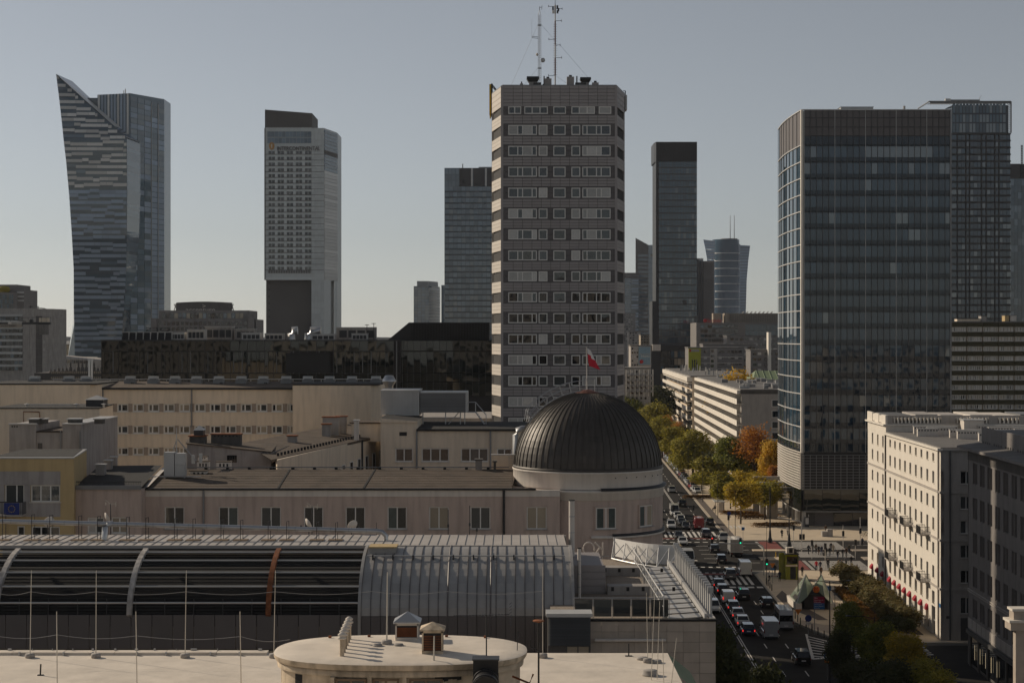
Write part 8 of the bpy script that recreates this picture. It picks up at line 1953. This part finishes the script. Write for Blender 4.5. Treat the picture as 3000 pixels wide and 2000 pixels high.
for yy in(-.5,.45):b=MB();b.tube([(-.03,yy,.1),(.03,yy,.1)],.1,'tyre',10);t.mesh('wheel',b)
# street furniture
def P3(u,v,zg=.14):x,y=G(u,v,zg);return x,y,zg
def lamp(u,v,h,label,arms=((0,0),),mat='black_metal',r=.07,fat=False):
 t=Th('street_lamp',label,'street lamp',P3(u,v));b=MB();b.tube([(0,0,0),(0,0,h)],r,mat,8,r*.6);t.mesh('post',b)
 if fat:b=MB();b.lathe([(.5,0),(.45,.5),(.28,1.0),(.2,2.2),(.12,2.6)],mat,12);t.mesh('base',b)
 for dx,dy in arms:
  if dx or dy:b=MB();b.tube([(0,0,h-.25),(dx*.4,dy*.4,h),(dx,dy,h+.05)],.04,mat,6);t.mesh('arm',b)
  b=MB();b.loft([[(dx+s*.12*q,dy+c*.12*q,h+z)for s,c in((-1,-1),(1,-1),(1,1),(-1,1))]for q,z in((.5,.14),(2.2 if dx else 1.5,.08),(2.0 if dx else 1.4,.02))],'dark_metal',smooth=False);t.mesh('lamp_head',b)
lamp(2103,1518,9.5,'slim dark lamp by the bus shelter');lamp(2154,1574,9.4,'slim dark lamp with cameras before the yellow tree',((-1.6,0),));lamp(2059,1470,12,'tall slim lamp beside the parked cars');lamp(2016,1432,12.5,'tall slim lamp far along the parked cars');lamp(1987,1402,9,'slim lamp at the far end of the parked cars')
lamp(2256,1588,10.5,'thick decorative lamp post with a fluted foot on the forecourt',((0,0),),fat=True,r=.16);lamp(2312,1600,9,'stout dark lamp post by the mast arm signal',fat=True,r=.13);lamp(2431,2006,11.9,'double arm lamp rising beside the dark green tree',((-2.2,0),(2.2,0)),r=.1);lamp(2338,1778,8.6,'dark lamp with a side arm beside the metro entrance',((-1.0,.3),(1.7,.3)),r=.09);lamp(2446,1795,2.6,'small mushroom lamp beside the metro entrance',r=.06);lamp(2246,1700,9.5,'tall thin post at the junction kerb',((0,0),),r=.05);lamp(2562,2010,8,'thin lamp standing in the dark trees',((-3,0),),r=.07)
def head(t,x,y,z,lit,face,parent=None,n=3):
 h=t.box('signal_head',x-.2,x+.2,y-.15,y+.15,z-.5,z+.5,'black_metal')
 for k in range(n):
  on=(lit=='green' and k==0)or(lit=='red' and k==n-1)
  b=MB();b.tube([(x,y-face*.17,z-.32+.32*k),(x,y-face*.14,z-.32+.32*k)],.12,(lit+'_lit')if on else 'dark_metal',10);t.mesh('lens',b,parent=h)
t=Th('signal_gantry','curved white signal gantry over the near lanes','traffic light',P3(2238,1684));x0=t.o.location.x;Yg=t.o.location.y
b=MB();b.tube([(0,0,0),(0,0,4.4),(-.25,0,4.9),(-1.0,0,5.25),(X(2085,Yg)-x0,0,5.3)],.09,'light_metal',8);t.mesh('mast_arm',b)
head(t,X(2086,Yg)-x0,-.1,5.85,'red',1);head(t,X(2169,Yg)-x0,-.1,5.75,'green',1)
t=Th('signal_gantry','dark signal arm reaching out from the rounded corner','traffic light',(X(1895,330),330,.14));b=MB();b.tube([(0,0,0),(0,0,6.4),(X(2034,330)-X(1895,330),0,6.4)],.09,'dark_metal',8);t.mesh('mast_arm',b)
for u in(1972,2031):head(t,X(u,330)-X(1895,330),-.1,6.8,'',-1)
t=Th('signal_gantry','white mast arm bending left over the far lanes','traffic light',P3(2348.5,1614));x0,Yg=t.o.location.x,t.o.location.y;b=MB();b.tube([(0,0,0),(0,0,5.3),(-.4,0,5.6),(X(2277,Yg)-x0,0,6.3)],.1,'plaster_white',8);t.mesh('mast_arm',b);head(t,-.25,-.1,2.7,'',1);head(t,.35,-.1,2.7,'',1)
def signal(u,v,h,lab,lit='green',zh=None,n=3,mat='plaster_white'):
 t=Th('traffic_light',lab,'traffic light',P3(u,v,.03));b=MB();b.tube([(0,0,0),(0,0,h)],.06,mat,8);t.mesh('post',b);head(t,0,-.12,zh or h-.5,lit,1,n=n)
signal(2246,1716,4.4,'green traffic light on a dark post at the near kerb',mat='dark_metal');signal(2134,1560,3.6,'signal post beside the round blue sign on the pavement','')
for x,y,h,zh,lab in((1150,560,4.4,2.9,'striped pole signal on the far island'),(1412,490,5.2,2.6,'striped pole signal beside the bicycles'),(1338,715,3.5,3.0,'pedestrian signal on the right of the near island'),(673,712,3.4,2.9,'signal with twin heads at the left of the crossing group'),(875,865,4.4,3.9,'slim pole at the kerb between the walkers'),(392,480,3.6,3.1,'signal with dark box near the forecourt corner')):signal(*z2(x,y),h,lab,'',zh,2)
def sign(u,v,h,lab,shape,w=.45,mat='sign_blue',plate=None):
 t=Th('road_sign',lab,'sign',P3(u,v));b=MB();b.tube([(0,0,0),(0,0,h)],.035,'grey_metal',6);t.mesh('post',b);b=MB()
 n,a0={'disc':(16,0),'tri':(3,PI),'rect':(4,PI/4),'dia':(4,0)}[shape];pts=[(w*math.sin(a0+2*PI*k/n),-.05,h+w*math.cos(a0+2*PI*k/n))for k in range(n)]
 b.add(pts+[(x,y+.03,z)for x,y,z in pts],[tuple(range(n))]+[tuple(range(n,2*n))[::-1]]+[(k,n+k,n+(k+1)%n,(k+1)%n)for k in range(n)],mat);p=t.mesh('plate',b)
 if plate:t.box('lower_plate',-.35,.35,-.05,-.02,h-w-.35,h-w-.05,plate)
 return t
sign(2338,1836,2.2,'yellow give way triangle seen by the minibus','tri',.55,'sign_orange');sign(2263,1706,2.9,'yellow give way triangle by the yellow lift','tri',.5,'sign_orange','sign_blue');sign(2330,1800,2.6,'tilted pale plate hanging below the lamp arm','dia',.45,'plaster_white')
sign(2368,1870,2.7,'round blue sign with a white plate on the shaded pavement','disc',.45,'flag_blue','plaster_white');sign(2136,1558,3.8,'round blue sign high on the pavement post','disc',.42,'flag_blue','plaster_white');sign(2177,1592,2.9,'square blue sign at the forecourt kerb','rect',.42,'sign_blue');sign(2428,1770,2.4,'blue sign beside the metro entrance','rect',.5,'sign_blue')
t=sign(2424,1990,2.9,'blue parking sign on a post by the hatched wedge','rect',.55,'sign_blue','sign_orange');text_part(t,'letter','P',-.2,.2,2.6,-.08,'white_paint',.01)
x,y,z=P3(2384,1858);t=Th('direction_board','red and blue direction board on a post','sign',(x,y,z));hb=Z(1783,y)-z;w=X(2411,y)-X(2380,y)
b=MB();b.tube([(.1,0,0),(.1,0,hb+1)],.06,'grey_metal',6);t.mesh('post',b);t.box('red_panel',0,w,-.08,0,hb+.82,hb+1.65,'sign_red');t.box('blue_panel',0,w,-.08,0,hb,hb+.8,'sign_blue')
for k,s in enumerate(('Wola','Śródmieście Płn','Marszałk.','Nowy Świat','Stare Miasto','Powiśle')):text_part(t,'lettering',s,.08,min(w-.15,.08+.1*len(s)),hb+1.42-.27*k,-.09,'white_paint',.005,h=.13)
x,y,z=P3(2311,1697);t=Th('glass_lift','yellow glass lift kiosk with cooling units on top','lift',(x,y,z))
t.box('tower',-.55,1.6,0,2.6,0,4.1,'lift_glass');t.box('door',.25,1.15,-.04,0,.1,2.1,'pane_dark');t.box('portal',-.5,1.55,-.02,.0,2.15,2.45,'plaster_beige');t.box('window',-.3,1.4,-.05,-.01,2.6,3.8,'pane_dark');t.box('roof',-.65,1.7,-.1,2.7,4.1,4.22,'dark_metal')
q=MB();q.box(-1.5,-.55,.8,1.0,0,4.3,'lift_glass');t.mesh('side_screen',q);t.box('cooling_unit',-.3,.9,.4,1.4,4.25,5.2,'plaster_white');t.box('fan_grille',.1,.7,.36,.4,4.35,5.0,'black_metal');t.box('cooling_unit',1.0,1.4,.4,1.4,4.25,4.9,'dark_metal')
x,y,z=P3(2385,1782);t=Th('metro_entrance','metro entrance under two pointed green glass roofs','metro entrance',(x,y,z))
for s in(-1,1):
 q=MB();ax=s*1.15;pk=(ax,.5,5.0);fl=(s*2.9,-1.0,.3);bl=(s*2.7,6.5,.6);mid=(0,.8,3.0);bk=(s*.9,6.5,2.6)
 for a,c,d in((pk,fl,bl),(pk,bl,bk),(pk,mid,bk)):q.add([a,c,d],[(0,1,2)],'metro_glass')
 inn=(s*1.25,-1.5,2.0)
 for a,c,d in((pk,fl,inn),(pk,inn,mid)):q.add([a,c,d],[(0,1,2)],'metro_glass')
 t.mesh('glass_roof',q)
 for k in range(7):
  f_=k/6;A=Vector(pk).lerp(Vector(bk),f_);B_=Vector(fl).lerp(Vector(bl),f_);q=MB();q.tube([A+Vector((0,0,.03)),B_+Vector((0,0,.03))],.045,'grey_metal',4);t.mesh('glazing_bar',q)
 q=MB();q.tube([fl,pk,mid],.08,'light_metal',6);t.mesh('edge_beam',q)
b=MB();b.prism([(-2.9,-1.2),(-2.0,-1.2),(-2.0,7),(-2.9,7)],0,.95,'plaster_white');b.prism([(2.0,-1.2),(2.9,-1.2),(2.9,7),(2.0,7)],0,.95,'plaster_white');t.mesh('parapet',b);t.box('stairwell_shade',-1.5,1.5,-.6,6.5,-.05,2.2,'panel_joint')  # solid dark box standing in for the shade inside the opening
b=MB();b.lathe([(0,-.06),(.5,-.06),(.5,.06),(0,.06)],'sign_orange',20);o=t.mesh('logo_disc',b);o.location=(0.1,-1.2,3.0);o.rotation_euler=(PI/2,0,0);text_part(t,'logo_letter','M',-.2,.4,2.75,-1.3,'red',.02)
b=MB();b.tube([(.3,-.7,.2),(1.5,-.5,1.5)],.04,'pole_white',5);t.mesh('handrail',b)
x,y,z=P3(2105,1500);t=Th('bus_shelter','bus shelter with a flat pale roof and glass sides','bus shelter',(x,y,z),RZS)
b=MB();b.prism([(-1.1,-2.6),(1.2,-2.6),(1.2,3.2),(-1.1,3.2)],2.5,2.66,'light_metal');t.mesh('roof',b);t.box('rear_glass',.95,1.0,-2.4,3,.2,2.4,'pane_mid');t.box('side_glass',-.2,1,-2.45,-2.4,.2,2.4,'plaster_white');t.box('bench',.3,.8,-1.5,2.2,.42,.5,'dark_metal')
for a in((-.9,-2.4),(.95,-2.4),(.95,3)):t.box('post',a[0]-.05,a[0]+.05,a[1]-.05,a[1]+.05,0,2.5,'dark_metal')
def bollard(x,y,lab,grp,mat='black_metal'):
 b=MB();b.lathe([(.08,0),(.07,.9),(.05,1.0),(0,1.02)],mat,8);solo('bollard',b,lab,'bollard',(x,y,.14),group=grp)
for k in range(9):bollard(*ST(33.3+.42*max(0,k-3),244-2.6*k),'thin black bollard along the curved kerb','bollards along the curved kerb')
for k in range(4):bollard(*ST(33.3,268+2.4*k),'thin black bollard by the near zebra crossing','bollards by the near zebra')
for k in range(4):bollard(*ST(46+2.4*k,291.5),'black bollard at the plaza edge of the crossing','bollards at the plaza edge')
bollard(*G(2273,1632,.14),'yellow bollard on the island beside the lift',None,'yellow_box');bollard(*G(2624,1882,.14),'black bollard at the corner of the cream house',None)
for k,(bx,by)in enumerate(((1425,1170),(1530,1262),(1770,1488))):
 xx,yy,zz=P3(*z2(bx,by));t=Th('bench','low dark timber bench in front of the rust hedge','bench',(xx,yy,zz),RZS,'benches by the hedge');t.box('seat',-.35,.35,-1.3,1.3,.4,.48,'planks')
 for yl in(-1,1):t.box('leg',-.3,.3,yl-.06,yl+.06,0,.4,'dark_metal')
xx,yy,zz=P3(*z2(912,372));t=Th('stone_bench','pale stepped stone block bench on the forecourt','bench',(xx,yy,zz));t.box('low_block',-1.05,0,0,1.2,0,1.0,'concrete');t.box('high_block',0,1.05,0,1.2,0,1.45,'concrete')
xx,yy,zz=P3(*z2(598,225));t=Th('info_pillar','dark info pillar under the glass block','pillar',(xx,yy,zz));t.box('case',-.45,.45,0,.4,0,2.1,'dark_metal');t.box('screen',-.35,.35,-.03,0,.6,1.9,'pane_curtain');t.box('arm',-.4,-.3,0,.3,2.1,3.2,'light_metal');t.box('arm',.3,.4,0,.3,2.1,2.6,'light_metal')
for k in range(3):
 xx,yy,zz=P3(*z2(1465+28*k,350+12*k));t=Th('bicycle','green hire bicycle parked beside the striped pole','bicycle',(xx,yy,zz),1.2,'hire bicycles by the striped pole')
 for q_ in(-.5,.5):b=MB();b.tube([(0,q_+.32*math.cos(2*PI*j/12),.32+.32*math.sin(2*PI*j/12))for j in range(13)],.025,'tyre',4,closed=False);t.mesh('wheel',b)
 b=MB();b.tube([(0,-.5,.32),(0,-.1,.8),(0,.4,.85),(0,.5,.32)],.03,'green_roof',5);b.tube([(-.25,.4,1.0),(.25,.4,1.0)],.02,'dark_metal',4);t.mesh('frame',b)
# city behind the viewpoint, seen in the mirror glass
for i,(x,y,w,d,h,mt)in enumerate(((-70,-60,46,20,38,'facade_white'),(-12,-75,40,20,31,'facade_dull_shade'),(48,-50,38,22,36,'facade_white'),(100,-90,50,22,44,'facade_dull_shade'),(-150,-110,60,24,46,'facade_dull_shade'),(170,-60,60,22,33,'facade_white'),(20,-200,90,30,58,'facade_dull_shade'))):
 t=Th('city_house',('pale','beige','white','dull','sandy','bright','tall grey')[i]+' town house behind the viewpoint','house',(x,y,0));b=MB();b.box(-w/2,w/2,-d,0,0,h,mt);t.mesh('wall',b);t.box('roof',-w/2-.5,w/2+.5,-d-.5,.5,h,h+.8,'roof_grey')
 q=MB()
 for r in range(int(h/3.6)):
  for c in range(int(w/4)):q.box(-w/2+1.2+4*c,-w/2+2.9+4*c,0,.06,1.4+3.6*r,3.3+3.6*r,'pane_dark')
 t.mesh('windows',q)
t=Th('shadow_slab','unseen tall slab added left of the long beige building for its shadow','tower',(-108,281,0));t.box('slab',-14,14,-12,12,0,128,'hotel_dark')  # off-frame slab added to throw shadow on the office house
for k in range(30):t.box('floor_band',-14.1,14.1,-12.1,12.1,6+4*k,8+4*k,'pane_mid')
t.box('roof',-10,10,-8,8,128,132,'concrete_dark')
# the air
m=bpy.data.materials.new('haze');m.use_nodes=True;n=m.node_tree.nodes;n.remove(n['Principled BSDF'])
pv_=n.new('ShaderNodeVolumePrincipled');pv_.inputs['Color'].default_value=(.86,.9,1.0,1);pv_.inputs['Density'].default_value=0.00004;pv_.inputs['Anisotropy'].default_value=.3;pv_.inputs['Density Attribute'].default_value=''
m.node_tree.links.new(pv_.outputs[0],n['Material Output'].inputs['Volume']);MATS['haze']=m
b=MB();b.box(-3200,3200,-300,4200,-1,240,'haze');o=solo('haze',b,None,None,kind='stuff');o['label']='thin pale autumn haze over the whole city'
bpy.context.view_layer.update()
